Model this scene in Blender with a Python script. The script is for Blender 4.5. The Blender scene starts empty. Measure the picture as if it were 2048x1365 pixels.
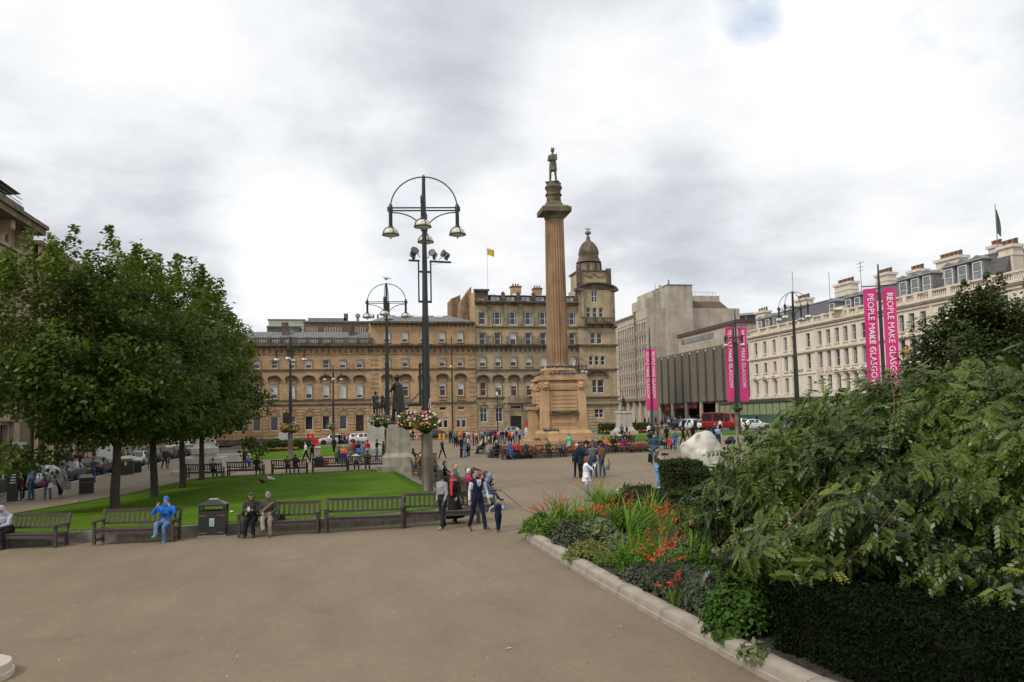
import bpy,math,random
import numpy as np
from mathutils import Vector,Matrix
R=math.radians
random.seed(7)
SC=bpy.context.scene
COL=SC.collection
#camera
F_PX=1600.0
PSI,TH,RO=R(11.8),math.atan(.07),.02
CAM=np.array([0,0,3.25])
_F0=np.array([math.sin(PSI),math.cos(PSI),0]);_R0=np.array([math.cos(PSI),-math.sin(PSI),0]);_U0=np.array([0,0,1.])
FW=_F0*math.cos(TH)+_U0*math.sin(TH);_U1=_U0*math.cos(TH)-_F0*math.sin(TH)
RT=_R0*math.cos(RO)-_U1*math.sin(RO);UP=_U1*math.cos(RO)+_R0*math.sin(RO)
cd=bpy.data.cameras.new('camera');cam=bpy.data.objects.new('camera',cd);COL.objects.link(cam)
cam.matrix_world=Matrix([[RT[0],UP[0],-FW[0],CAM[0]],[RT[1],UP[1],-FW[1],CAM[1]],[RT[2],UP[2],-FW[2],CAM[2]],[0,0,0,1]])
cd.sensor_fit='HORIZONTAL';cd.sensor_width=36;cd.lens=F_PX/2048*36
cd.shift_y=43.5/2048;cd.clip_start=.1;cd.clip_end=5000
SC.camera=cam
#light
SUN_EL,SUN_AZ=46,-118
W=bpy.data.worlds.new('World');SC.world=W;W.use_nodes=True
def world_sky():
 nt=W.node_tree;N=nt.nodes;L=nt.links;N.clear()
 out=N.new('ShaderNodeOutputWorld');bg=N.new('ShaderNodeBackground');bg.inputs[1].default_value=.1
 L.new(bg.outputs[0],out.inputs[0])
 sky=N.new('ShaderNodeTexSky');sky.sky_type='NISHITA';sky.sun_disc=False
 sky.sun_elevation=R(SUN_EL);sky.sun_rotation=R(SUN_AZ);sky.altitude=50;sky.dust_density=2
 tc=N.new('ShaderNodeTexCoord');sep=N.new('ShaderNodeSeparateXYZ');L.new(tc.outputs['Generated'],sep.inputs[0])
 def math_(op,a,b=None,clamp=False):
  n=N.new('ShaderNodeMath');n.operation=op;n.use_clamp=clamp
  for i,v in enumerate((a,b)):
   if v is None:continue
   if isinstance(v,(int,float)):n.inputs[i].default_value=v
   else:L.new(v,n.inputs[i])
  return n.outputs[0]
 zz=math_('ADD',math_('MAXIMUM',sep.outputs[2],0.0),.22)
 cmb=N.new('ShaderNodeCombineXYZ')
 L.new(math_('DIVIDE',sep.outputs[0],zz),cmb.inputs[0]);L.new(math_('DIVIDE',sep.outputs[1],zz),cmb.inputs[1])
 def noise(scale,detail,rough,off,dist=0.0):
  m=N.new('ShaderNodeMapping');m.inputs['Location'].default_value=off;L.new(cmb.outputs[0],m.inputs[0])
  n=N.new('ShaderNodeTexNoise');n.inputs['Scale'].default_value=scale;n.inputs['Detail'].default_value=detail
  n.inputs['Roughness'].default_value=rough;n.inputs['Distortion'].default_value=dist;L.new(m.outputs[0],n.inputs['Vector'])
  return n.outputs['Fac']
 big=noise(1.25,5,.5,(3.1,1.7,0),.3)
 fine=noise(3.6,9,.58,(8.2,.4,0),.2)
 v=math_('ADD',math_('MULTIPLY',big,.56),math_('MULTIPLY',fine,.44))
 nrm=N.new('ShaderNodeVectorMath');nrm.operation='NORMALIZE';L.new(tc.outputs['Generated'],nrm.inputs[0])
 def blob(px,py,rad,wgt,acc):
  d=FW+RT*((px-1024)/F_PX)+UP*((726-py)/F_PX);d=d/np.linalg.norm(d)
  dt=N.new('ShaderNodeVectorMath');dt.operation='DOT_PRODUCT';L.new(nrm.outputs[0],dt.inputs[0]);dt.inputs[1].default_value=d
  mr=N.new('ShaderNodeMapRange');mr.interpolation_type='SMOOTHSTEP';L.new(dt.outputs['Value'],mr.inputs[0])
  mr.inputs[1].default_value=math.cos(R(rad));mr.inputs[2].default_value=1.0;mr.inputs[3].default_value=0;mr.inputs[4].default_value=wgt
  return math_('ADD',acc,mr.outputs[0])
 for b in SKY_BLOBS:v=blob(*b,v)
 cr=N.new('ShaderNodeValToRGB');L.new(v,cr.inputs[0]);e=cr.color_ramp.elements
 e[0].position=.30;e[0].color=(5.8,6.1,6.65,1)
 e[1].position=.68;e[1].color=(10.6,10.6,10.55,1)
 x=e.new(.42);x.color=(7.4,7.65,8.1,1)
 x=e.new(.53);x.color=(9.1,9.3,9.55,1)
 hole=None
 h=math_('ADD',0.0,0.0)
 for b in SKY_HOLES:h=blob(*b,h)
 h=math_('MULTIPLY',math_('SUBTRACT',math_('ADD',h,math_('MULTIPLY',fine,2.4)),1.46),1.7,True);h=math_('MULTIPLY',h,.62)
 boost=N.new('ShaderNodeMix');boost.data_type='RGBA';boost.blend_type='MULTIPLY';boost.inputs[0].default_value=1
 L.new(sky.outputs[0],boost.inputs[6]);boost.inputs[7].default_value=(2.4,2.3,2.2,1)
 mix=N.new('ShaderNodeMix');mix.data_type='RGBA';L.new(h,mix.inputs[0]);L.new(cr.outputs[0],mix.inputs[6]);L.new(boost.outputs[2],mix.inputs[7])
 L.new(mix.outputs[2],bg.inputs[0])
SKY_BLOBS=[(90,90,12,.18),(180,360,12,-.15),(420,300,8,-.09),(560,440,7,.15),(760,190,12,-.045),(640,520,7,.14),(1250,430,8,-.06),(1010,470,6,.12),(600,610,5,.08),(1180,200,8,.13),(1480,480,9,-.09),(1420,180,8,-.05),(1700,180,13,.19),(1950,380,9,.10),(1750,480,9,-.07),(1000,60,12,-.06),(1960,60,11,-.05),(60,350,7,-.05),(430,60,9,.07)]
SKY_HOLES=[(1490,18,3.2,.40),(1512,70,2.2,.22),(775,600,3.2,.36),(1060,30,3.0,.22),(1850,15,3.0,.22)]
world_sky()
sl=bpy.data.lights.new('sun','SUN');sl.energy=2.1;sl.angle=R(13);sl.color=(1,.94,.85)
sun=bpy.data.objects.new('sun',sl);COL.objects.link(sun);sun.location=(-60,30,60)
_sd=Vector((math.sin(R(SUN_AZ))*math.cos(R(SUN_EL)),math.cos(R(SUN_AZ))*math.cos(R(SUN_EL)),math.sin(R(SUN_EL))))
sun.rotation_euler=_sd.to_track_quat('Z','Y').to_euler()
vs=SC.view_settings;vs.view_transform='Standard';vs.look='None';vs.exposure=0;vs.gamma=1;vs.use_curve_mapping=False
#layout helpers
def gz(x,y=0):return .024*min(max(x,-40),75)-.15
def ray(px,py):return FW+RT*((px-1024)/F_PX)+UP*((726-py)/F_PX)
def P(px,py,d):return Vector(CAM+ray(px,py)*d)
def G(px,py,dz=0.0):
 r=ray(px,py);t=(-.15+dz-3.25)/(r[2]-.024*r[0]);p=CAM+r*t
 return Vector((p[0],p[1],gz(p[0])+dz))
def onY(px,py,Y):r=ray(px,py);p=CAM+r*(Y/r[1]);return p[0],p[2]
def onX(px,py,X):r=ray(px,py);p=CAM+r*(X/r[0]);return p[1],p[2]
def zat(py,x,y):
 q=np.array([x,y,0.]);a1=q@UP;a2=q@FW;v=(726-py)/F_PX
 return 3.25+(v*a2-a1)/(UP[2]-v*FW[2])
def yaw_to_cam(p):return math.atan2(-p[1],-p[0])
#object helpers
def tag(o,label=None,cat=None,group=None,kind=None):
 if label:o['label']=label
 if cat:o['category']=cat
 if group:o['group']=group
 if kind:o['kind']=kind
 return o
def thing(name,loc,label,cat,group=None,rz=0.0,kind=None):
 o=bpy.data.objects.new(name,None);COL.objects.link(o);o.location=loc;o.rotation_euler=(0,0,rz)
 o.empty_display_size=.2
 return tag(o,label,cat,group,kind)
def inst(name,me,parent=None,loc=(0,0,0),rot=(0,0,0),scale=(1,1,1)):
 o=bpy.data.objects.new(name,me);COL.objects.link(o);o.parent=parent;o.location=loc;o.rotation_euler=rot;o.scale=scale
 return o
def copy_tree(o,parent=None,keep=True):
 c=o.copy();COL.objects.link(c);c.parent=parent
 for ch in KIDS(o):copy_tree(ch,c)
 return c
_kids={}
def KIDS(o):
 return[c for c in COL.objects if c.parent==o]if o.name not in _kids else _kids[o.name]
def cache_kids(o):
 _kids[o.name]=[c for c in COL.objects if c.parent==o]
 for c in _kids[o.name]:cache_kids(c)
MESHES={}
def mesh_once(key,fn):
 if key not in MESHES:MESHES[key]=fn()
 return MESHES[key]
class MB:
 """collects boxes, lathes, tubes... and turns them into one mesh"""
 def __init__(s,xf=None):s.v=[];s.f=[];s.m=[];s.xf=xf;s.mi=0
 def add(s,vs,fs,m=None):
  b=len(s.v)
  s.v+=[s.xf(*p)for p in vs]if s.xf else[tuple(p)for p in vs]
  s.f+=[tuple(i+b for i in f)for f in fs];s.m+=[s.mi if m is None else m]*len(fs)
  return s
 def box(s,x0,x1,y0,y1,z0,z1,m=None,ch=0.0):
  vs=[(x0,y0,z0),(x1,y0,z0),(x1,y1,z0),(x0,y1,z0),(x0,y0,z1),(x1,y0,z1),(x1,y1,z1),(x0,y1,z1)]
  return s.add(vs,[(0,3,2,1),(4,5,6,7),(0,1,5,4),(1,2,6,5),(2,3,7,6),(3,0,4,7)],m)
 def obox(s,c,ax,ay,az,m=None):
  c,ax,ay,az=Vector(c),Vector(ax),Vector(ay),Vector(az)
  vs=[c+a*ax+b*ay+d*az for d in(-1,1)for a,b in((-1,-1),(1,-1),(1,1),(-1,1))]
  return s.add(vs,[(0,3,2,1),(4,5,6,7),(0,1,5,4),(1,2,6,5),(2,3,7,6),(3,0,4,7)],m)
 def frustum(s,x0,x1,y0,y1,z0,X0,X1,Y0,Y1,z1,m=None):
  vs=[(x0,y0,z0),(x1,y0,z0),(x1,y1,z0),(x0,y1,z0),(X0,Y0,z1),(X1,Y0,z1),(X1,Y1,z1),(X0,Y1,z1)]
  return s.add(vs,[(0,3,2,1),(4,5,6,7),(0,1,5,4),(1,2,6,5),(2,3,7,6),(3,0,4,7)],m)
 def prism(s,poly,z0,z1,m=None,cap=True):
  n=len(poly);vs=[(p[0],p[1],z0)for p in poly]+[(p[0],p[1],z1)for p in poly]
  fs=[(i,(i+1)%n,n+(i+1)%n,n+i)for i in range(n)]
  if cap:fs+=[tuple(range(n-1,-1,-1)),tuple(range(n,2*n))]
  return s.add(vs,fs,m)
 def extr(s,prof,x0,x1,m=None,caps=True):
  """profile of (y, z) pulled along x"""
  n=len(prof);vs=[(x0,p[0],p[1])for p in prof]+[(x1,p[0],p[1])for p in prof]
  fs=[(i,(i+1)%n,n+(i+1)%n,n+i)for i in range(n)]
  if caps:fs+=[tuple(range(n-1,-1,-1)),tuple(range(n,2*n))]
  return s.add(vs,fs,m)
 def lathe(s,prof,n=16,c=(0,0,0),m=None,cap=True,sx=1,sy=1,flute=None):
  vs=[];fs=[]
  for r,z in prof:
   for k in range(n):
    a=2*math.pi*k/n;rr=r*(flute(k,z)if flute else 1)
    vs.append((c[0]+rr*math.cos(a)*sx,c[1]+rr*math.sin(a)*sy,c[2]+z))
  for i in range(len(prof)-1):
   for k in range(n):fs.append((i*n+k,i*n+(k+1)%n,(i+1)*n+(k+1)%n,(i+1)*n+k))
  if cap:
   if prof[0][0]>1e-4:fs.append(tuple(range(n-1,-1,-1)))
   if prof[-1][0]>1e-4:b=(len(prof)-1)*n;fs.append(tuple(range(b,b+n)))
  return s.add(vs,fs,m)
 def tube(s,pts,r,n=8,m=None,closed=False):
  pts=[Vector(p)for p in pts];k=len(pts)
  rs=r if isinstance(r,(list,tuple))else[r]*k
  vs=[];fs=[];prev=None
  for i,p in enumerate(pts):
   if closed:d=pts[(i+1)%k]-pts[i-1]
   else:d=pts[min(i+1,k-1)]-pts[max(i-1,0)]
   d=d.normalized()if d.length>1e-9 else Vector((0,0,1))
   if prev is None:a=Vector((0,0,1))if abs(d.z)<.9 else Vector((1,0,0));a=(a-d*a.dot(d)).normalized()
   else:a=prev-d*prev.dot(d);a=a.normalized()if a.length>1e-6 else d.orthogonal().normalized()
   prev=a;b=d.cross(a)
   for j in range(n):
    t=2*math.pi*j/n;vs.append(p+(a*math.cos(t)+b*math.sin(t))*rs[i])
  for i in range(k-1 if not closed else k):
   i2=(i+1)%k
   for j in range(n):fs.append((i*n+j,i*n+(j+1)%n,i2*n+(j+1)%n,i2*n+j))
  if not closed:fs+=[tuple(range(n-1,-1,-1)),tuple(range((k-1)*n,k*n))]
  return s.add(vs,fs,m)
 def ball(s,c,r,n=10,k=6,m=None,sz=(1,1,1),rot=None):
  vs=[];fs=[]
  for i in range(k+1):
   ph=math.pi*i/k
   for j in range(n):
    a=2*math.pi*j/n
    q=Vector((r*math.sin(ph)*math.cos(a)*sz[0],r*math.sin(ph)*math.sin(a)*sz[1],-r*math.cos(ph)*sz[2]))
    if rot:q=rot@q
    vs.append(q+Vector(c))
  for i in range(k):
   for j in range(n):fs.append((i*n+j,i*n+(j+1)%n,(i+1)*n+(j+1)%n,(i+1)*n+j))
  return s.add(vs,fs,m)
 def mesh(s,name,mats,smooth=None):
  me=bpy.data.meshes.new(name);me.from_pydata([tuple(p)for p in s.v],[],s.f)
  for mt in(mats if isinstance(mats,(list,tuple))else[mats]):me.materials.append(mt)
  if any(s.m):me.polygons.foreach_set('material_index',s.m)
  if smooth is not None:
   me.polygons.foreach_set('use_smooth',[True]*len(me.polygons));me.set_sharp_from_angle(angle=R(smooth))
  me.validate();me.update();return me
 def build(s,name,mats,parent=None,loc=(0,0,0),rot=(0,0,0),smooth=None):
  return inst(name,s.mesh(name,mats,smooth),parent,loc,rot)
def soup(name,V,F,mats,mi=None,smooth=False,tint=None):
 """numpy verts (N,3) and faces (M,3|4) to a mesh; tint = one value per face kept as an attribute"""
 me=bpy.data.meshes.new(name);V=np.asarray(V,np.float32);F=np.asarray(F,np.int32)
 k=F.shape[1];me.vertices.add(len(V));me.vertices.foreach_set('co',V.ravel())
 me.loops.add(F.size);me.loops.foreach_set('vertex_index',F.ravel())
 me.polygons.add(len(F));me.polygons.foreach_set('loop_start',np.arange(0,F.size,k,dtype=np.int32))
 for mt in(mats if isinstance(mats,(list,tuple))else[mats]):me.materials.append(mt)
 if mi is not None:me.polygons.foreach_set('material_index',np.asarray(mi,np.int32))
 if smooth:me.polygons.foreach_set('use_smooth',[True]*len(F))
 if tint is not None:
  at=me.attributes.new('tint','FLOAT','FACE');at.data.foreach_set('value',np.asarray(tint,np.float32))
 me.update(calc_edges=True);return me
#materials
MATS={}
def M(name,col,rough=.65,var=.15,scale=2.5,bump=0.0,bscale=40,metal=0.0,spec=.5,coord='Object',detail=4,streak=0.0,emit=0.0,trans=0.0):
 if name in MATS:return MATS[name]
 m=bpy.data.materials.new(name);m.use_nodes=True;nt=m.node_tree;N=nt.nodes;L=nt.links
 b=N['Principled BSDF'];b.inputs['Roughness'].default_value=rough;b.inputs['Metallic'].default_value=metal
 b.inputs['Specular IOR Level'].default_value=spec
 tc=N.new('ShaderNodeTexCoord')
 n=N.new('ShaderNodeTexNoise');n.inputs['Scale'].default_value=scale;n.inputs['Detail'].default_value=detail;L.new(tc.outputs[coord],n.inputs['Vector'])
 r=N.new('ShaderNodeValToRGB');L.new(n.outputs['Fac'],r.inputs[0]);e=r.color_ramp.elements
 e[0].position=.3;e[1].position=.7
 e[0].color=(*[max(0,c*(1-var))for c in col],1);e[1].color=(*[min(1,c*(1+var))for c in col],1)
 last=r.outputs[0]
 if streak:
  mp=N.new('ShaderNodeMapping');mp.inputs['Scale'].default_value=(1.3,1.3,.09);L.new(tc.outputs[coord],mp.inputs[0])
  n2=N.new('ShaderNodeTexNoise');n2 .inputs['Scale'].default_value=1.6;n2 .inputs['Detail'].default_value=5;L.new(mp.outputs[0],n2 .inputs['Vector'])
  mr=N.new('ShaderNodeMapRange');L.new(n2 .outputs['Fac'],mr.inputs[0]);mr.inputs[1].default_value=.42;mr.inputs[2].default_value=.72;mr.inputs[3].default_value=1;mr.inputs[4].default_value=1-streak
  mx=N.new('ShaderNodeMix');mx.data_type='RGBA';mx.blend_type='MULTIPLY';mx.inputs[0].default_value=1
  L.new(last,mx.inputs[6]);L.new(mr.outputs[0],mx.inputs[7]);last=mx.outputs[2]
 L.new(last,b.inputs['Base Color'])
 if bump:
  n3=N.new('ShaderNodeTexNoise');n3 .inputs['Scale'].default_value=bscale;n3 .inputs['Detail'].default_value=3;L.new(tc.outputs[coord],n3 .inputs['Vector'])
  bp=N.new('ShaderNodeBump');bp.inputs['Strength'].default_value=bump;bp.inputs['Distance'].default_value=.02;L.new(n3 .outputs['Fac'],bp.inputs['Height']);L.new(bp.outputs[0],b.inputs['Normal'])
 MATS[name]=m;return m
def ashlar(name,c1,c2,mortar,bw,bh,streak=.45,msize=.012,soot=(.09,.08,.07),sootamt=.35,bump=.4):
 """coursed stone: tone changes block by block, soot in streaks"""
 m=bpy.data.materials.new(name);m.use_nodes=True;nt=m.node_tree;N=nt.nodes;L=nt.links;b=N['Principled BSDF']
 b.inputs['Roughness'].default_value=.85;b.inputs['Specular IOR Level'].default_value=.25
 g=N.new('ShaderNodeNewGeometry');sp=N.new('ShaderNodeSeparateXYZ');L.new(g.outputs['Position'],sp.inputs[0])
 ad=N.new('ShaderNodeMath');ad.operation='ADD';L.new(sp.outputs[0],ad.inputs[0]);L.new(sp.outputs[1],ad.inputs[1])
 cb=N.new('ShaderNodeCombineXYZ');L.new(ad.outputs[0],cb.inputs[0]);L.new(sp.outputs[2],cb.inputs[1])
 br=N.new('ShaderNodeTexBrick');L.new(cb.outputs[0],br.inputs['Vector']);br.inputs['Scale'].default_value=1
 br.inputs['Color1'].default_value=(*c1,1);br.inputs['Color2'].default_value=(*c2,1);br.inputs['Mortar'].default_value=(*mortar,1)
 br.inputs['Mortar Size'].default_value=msize;br.inputs['Brick Width'].default_value=bw;br.inputs['Row Height'].default_value=bh;br.inputs['Mortar Smooth'].default_value=.3
 n1=N.new('ShaderNodeTexNoise');n1 .inputs['Scale'].default_value=.35;n1 .inputs['Detail'].default_value=6;n1 .inputs['Roughness'].default_value=.65;L.new(g.outputs['Position'],n1 .inputs['Vector'])
 mp=N.new('ShaderNodeMapping');mp.inputs['Scale'].default_value=(1.1,1.1,.1);L.new(g.outputs['Position'],mp.inputs[0])
 n2=N.new('ShaderNodeTexNoise');n2 .inputs['Scale'].default_value=1.3;n2 .inputs['Detail'].default_value=6;L.new(mp.outputs[0],n2 .inputs['Vector'])
 def mr(src,a,c,lo,hi):
  q=N.new('ShaderNodeMapRange');L.new(src,q.inputs[0]);q.inputs[1].default_value=a;q.inputs[2].default_value=c;q.inputs[3].default_value=lo;q.inputs[4].default_value=hi;return q.outputs[0]
 mx=N.new('ShaderNodeMix');mx.data_type='RGBA';mx.blend_type='MULTIPLY';mx.inputs[0].default_value=1
 L.new(br.outputs['Color'],mx.inputs[6]);L.new(mr(n1 .outputs['Fac'],.3,.7,.82,1.3),mx.inputs[7])
 m2=N.new('ShaderNodeMix');m2 .data_type='RGBA';L.new(mr(n2 .outputs['Fac'],.45,.78,0,sootamt),m2 .inputs[0]);L.new(mx.outputs[2],m2 .inputs[6]);m2 .inputs[7].default_value=(*soot,1)
 L.new(m2 .outputs[2],b.inputs['Base Color'])
 if bump:
  n3=N.new('ShaderNodeTexNoise');n3 .inputs['Scale'].default_value=9;n3 .inputs['Detail'].default_value=4;L.new(g.outputs['Position'],n3 .inputs['Vector'])
  bp=N.new('ShaderNodeBump');bp.inputs['Strength'].default_value=bump;bp.inputs['Distance'].default_value=.03;L.new(n3 .outputs['Fac'],bp.inputs['Height']);L.new(bp.outputs[0],b.inputs['Normal'])
 return m
def leafmat(name,c0,c1,trans=.35,rough=.45,spec=.3):
 """foliage: leaf-to-leaf colour from the 'tint' attribute, light passes through the blade"""
 if name in MATS:return MATS[name]
 m=bpy.data.materials.new(name);m.use_nodes=True;nt=m.node_tree;N=nt.nodes;L=nt.links;b=N['Principled BSDF']
 at=N.new('ShaderNodeAttribute');at.attribute_name='tint'
 r=N.new('ShaderNodeValToRGB');L.new(at.outputs['Fac'],r.inputs[0]);r.color_ramp.elements[0].color=(*c0,1);r.color_ramp.elements[1].color=(*c1,1)
 L.new(r.outputs[0],b.inputs['Base Color']);b.inputs['Roughness'].default_value=rough;b.inputs['Specular IOR Level'].default_value=spec
 t=N.new('ShaderNodeBsdfTranslucent');L.new(r.outputs[0],t.inputs[0]);mx=N.new('ShaderNodeMixShader');mx.inputs[0].default_value=trans
 L.new(b.outputs[0],mx.inputs[1]);L.new(t.outputs[0],mx.inputs[2]);L.new(mx.outputs[0],N['Material Output'].inputs[0])
 MATS[name]=m;return m
def glass(name,col=(.02,.024,.028),rough=.06,spec=.6,var=.5):
 return M(name,col,rough,var,.8,spec=spec)
BLACK=M('black_paint',(.018,.02,.019),.38,.3,6,spec=.5)
IRON=M('dark_green_iron',(.014,.018,.017),.42,.3,4,spec=.5)
WOOD=M('weathered_teak',(.058,.045,.036),.7,.3,7,.3,60,streak=0)
WOODG=M('lichened_teak',(.085,.072,.05),.8,.4,5,.4,60)
GRANITE=M('granite',(.36,.33,.285),.8,.14,9,.5,130,coord='Object',detail=8)
STONE_G=M('grey_stone',(.33,.30,.24),.85,.25,1.6,.5,30,streak=.35)
STONE_L=M('pale_stone',(.46,.43,.375),.85,.12,2,.4,40,streak=.25)
WHITE_FR=M('white_window_frame',(.72,.71,.68),.5,.06)
GLASS=glass('window_glass')
BLIND=M('white_blind',(.62,.64,.64),.7,.06,1.2)
DARKIN=M('dark_interior',(.015,.014,.013),.9,.3)
SLATE=M('grey_slate',(.15,.155,.16),.7,.3,3,.5,25)
LEAD=M('lead_sheet',(.2,.21,.22),.5,.2,3)
#the setting: ground
def paving_mat():
 m=bpy.data.materials.new('buff_tarmac');m.use_nodes=True;nt=m.node_tree;N=nt.nodes;L=nt.links;b=N['Principled BSDF']
 b.inputs['Roughness'].default_value=.75;b.inputs['Specular IOR Level'].default_value=.35
 g=N.new('ShaderNodeNewGeometry')
 def noise(s,d,r=.55,sc=(1,1,1)):
  mp=N.new('ShaderNodeMapping');mp.inputs['Scale'].default_value=sc;L.new(g.outputs['Position'],mp.inputs[0])
  n=N.new('ShaderNodeTexNoise');n.inputs['Scale'].default_value=s;n.inputs['Detail'].default_value=d;n.inputs['Roughness'].default_value=r;L.new(mp.outputs[0],n.inputs['Vector']);return n.outputs['Fac']
 def ramp(src,stops):
  r=N.new('ShaderNodeValToRGB');L.new(src,r.inputs[0]);e=r.color_ramp.elements
  e[0].position,e[0].color=stops[0][0],(*stops[0][1],1);e[1].position,e[1].color=stops[-1][0],(*stops[-1][1],1)
  for p,c in stops[1:-1]:x=e.new(p);x.color=(*c,1)
  return r.outputs[0]
 def mul(a,c,f=1):
  x=N.new('ShaderNodeMix');x.data_type='RGBA';x.blend_type='MULTIPLY';x.inputs[0].default_value=f;L.new(a,x.inputs[6]);L.new(c,x.inputs[7]);return x.outputs[2]
 base=ramp(noise(.16,5,.6),[(.3,(.178,.137,.087)),(.7,(.222,.174,.115))])
 c=mul(base,ramp(noise(1.1,6,.65,(1,.35,1)),[(.3,(.88,.88,.88)),(.7,(1.09,1.09,1.08))]))
 c=mul(c,ramp(noise(55,3,.7),[(.25,(.72,.72,.72)),(.5,(1,1,1)),(.78,(1.3,1.28,1.25))]))
 c=mul(c,ramp(noise(.55,8,.7),[(.30,(.84,.83,.81)),(.42,(1,1,1))]))
 c=mul(c,ramp(noise(7,8,.75),[(.3,(.88,.88,.88)),(.7,(1.1,1.1,1.1))]));c=mul(c,ramp(noise(190,2,.8),[(.3,(.7,.69,.68)),(.5,(1,1,1)),(.72,(1.35,1.33,1.3))]))
 vo=N.new('ShaderNodeTexVoronoi');vo.inputs['Scale'].default_value=1.7;L.new(g.outputs['Position'],vo.inputs['Vector'])
 sp=ramp(vo.outputs['Distance'],[(.03,(1.6,1.6,1.6)),(.055,(1,1,1))])
 c=mul(c,sp)
 v2=N.new('ShaderNodeTexVoronoi');v2 .inputs['Scale'].default_value=2.6;L.new(g.outputs['Position'],v2 .inputs['Vector']);c=mul(c,ramp(v2 .outputs['Distance'],[(.035,(.62,.6,.58)),(.07,(1,1,1))]));L.new(c,b.inputs['Base Color'])
 bp=N.new('ShaderNodeBump');bp.inputs['Strength'].default_value=.35;bp.inputs['Distance'].default_value=.006;L.new(noise(110,3),bp.inputs['Height']);L.new(bp.outputs[0],b.inputs['Normal'])
 return m
PAVE=paving_mat()
ASPH=M('asphalt',(.10,.095,.09),.85,.2,.5,.4,60,coord='Object')
PAVE2=M('pavement_slabs',(.27,.235,.19),.85,.15,.8,.3,60)
def grass_mat():
 m=bpy.data.materials.new('mown_grass');m.use_nodes=True;nt=m.node_tree;N=nt.nodes;L=nt.links;b=N['Principled BSDF']
 b.inputs['Roughness'].default_value=.9;b.inputs['Specular IOR Level'].default_value=.05
 g=N.new('ShaderNodeNewGeometry')
 def noise(s,d,r=.6):
  n=N.new('ShaderNodeTexNoise');n.inputs['Scale'].default_value=s;n.inputs['Detail'].default_value=d;n.inputs['Roughness'].default_value=r;L.new(g.outputs['Position'],n.inputs['Vector']);return n.outputs['Fac']
 def ramp(src,a,c1,z,c2):
  r=N.new('ShaderNodeValToRGB');L.new(src,r.inputs[0]);e=r.color_ramp.elements;e[0].position=a;e[0].color=(*c1,1);e[1].position=z;e[1].color=(*c2,1);return r.outputs[0]
 def mul(a,c):
  x=N.new('ShaderNodeMix');x.data_type='RGBA';x.blend_type='MULTIPLY';x.inputs[0].default_value=1;L.new(a,x.inputs[6]);L.new(c,x.inputs[7]);return x.outputs[2]
 c=ramp(noise(.35,4),.3,(.066,.14,.009),.7,(.105,.188,.016))
 c=mul(c,ramp(noise(14,5,.75),.25,(.5,.52,.5),.75,(1.45,1.42,1.35)));c=mul(c,ramp(noise(.9,7,.7),.3,(.72,.74,.6),.5,(1,1,1)))
 c=mul(c,ramp(noise(2.2,5),.3,(.86,.88,.8),.65,(1.08,1.06,1.05)))
 L.new(c,b.inputs['Base Color'])
 bp=N.new('ShaderNodeBump');bp.inputs['Strength'].default_value=.9;bp.inputs['Distance'].default_value=.04;L.new(noise(45,3),bp.inputs['Height']);L.new(bp.outputs[0],b.inputs['Normal'])
 return m
GRASS=grass_mat()
SOIL=M('dark_soil',(.035,.026,.02),.95,.4,6,.8,30)
def sheet(name,poly,mat,dz,thick=None,kind='structure'):
 """flat piece that follows the fall of the square; poly of (x, y)"""
 n=len(poly);top=[(x,y,gz(x)+dz)for x,y in poly]
 if thick is None:b=MB().add(top,[tuple(range(n))])
 else:
  bot=[(x,y,gz(x)+dz-thick)for x,y in poly]
  b=MB().add(top+bot,[tuple(range(n))]+[(i,n+i,n+(i+1)%n,(i+1)%n)for i in range(n)])
 o=b.build(name,mat);tag(o,kind=kind);return o
xs=[-1500,-40,75,1500]
gv=[(x,y,gz(x))for y in(-300,1500)for x in xs]
gr=MB().add(gv,[(i,i+1,5+i,4+i)for i in range(3)]).build('ground',PAVE);tag(gr,kind='structure')
sheet('road',[(-27,-60),(-18.6,-60),(-18.6,400),(-27,400)],ASPH,.004)
sheet('road',[(-18.6,128),(50,128),(50,139.5),(-18.6,139.5)],ASPH,.005)
sheet('road',[(50,40),(61,40),(61,190),(50,190)],ASPH,.006)
sheet('pavement',[(-60,-60),(-27,-60),(-27,400),(-60,400)],PAVE2,.12,.12)
sheet('pavement',[(-18.59,139.5),(62,139.5),(62,149),(-18.59,149)],PAVE2,.13,.13)
sheet('pavement',[(61.01,30),(90,30),(90,139),(61.01,139)],PAVE2,.12,.12)
def kerb_line(pts,w=.16,h=.1,name='kerb',mat=GRANITE,piece=1.6,parent=None):
 out=[]
 for(x0,y0),(x1,y1)in zip(pts[:-1],pts[1:]):
  d=Vector((x1-x0,y1-y0,0));L_=d.length;n=max(1,int(L_/piece));d.normalize();s=Vector((-d.y,d.x,0))
  for k in range(n):
   a=Vector((x0,y0,0))+d*(L_*k/n+.006);e=Vector((x0,y0,0))+d*(L_*(k+1)/n-.006);c=(a+e)/2
   c.z=gz(c.x)+h/2-.02
   out.append((c,d*(e-a).length/2,s*w/2))
 b=MB()
 for c,ax,ay in out:b.obox(c,ax,ay,(0,0,h/2+.02))
 o=b.build(name,mat,parent);tag(o,kind='structure');return o
kerb_line([(-18.5,20),(-18.5,126)],.2,.12,piece=4)
kerb_line([(-27,20),(-27,200)],.2,.14,piece=4)
YEL=M('yellow_road_paint',(.55,.36,.03),.7,.2);WHT=M('white_road_paint',(.6,.6,.57),.7,.2)
for x in(-26.55,-26.3):
 sheet('road_marking',[(x,30),(x+.1,30),(x+.1,190),(x,190)],YEL,.009)
for k in range(24):
 y=34+k*6.0
 sheet('road_marking',[(-21.0,y),(-18.9,y),(-18.9,y+.1),(-21.0,y+.1)],WHT,.010)
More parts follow.
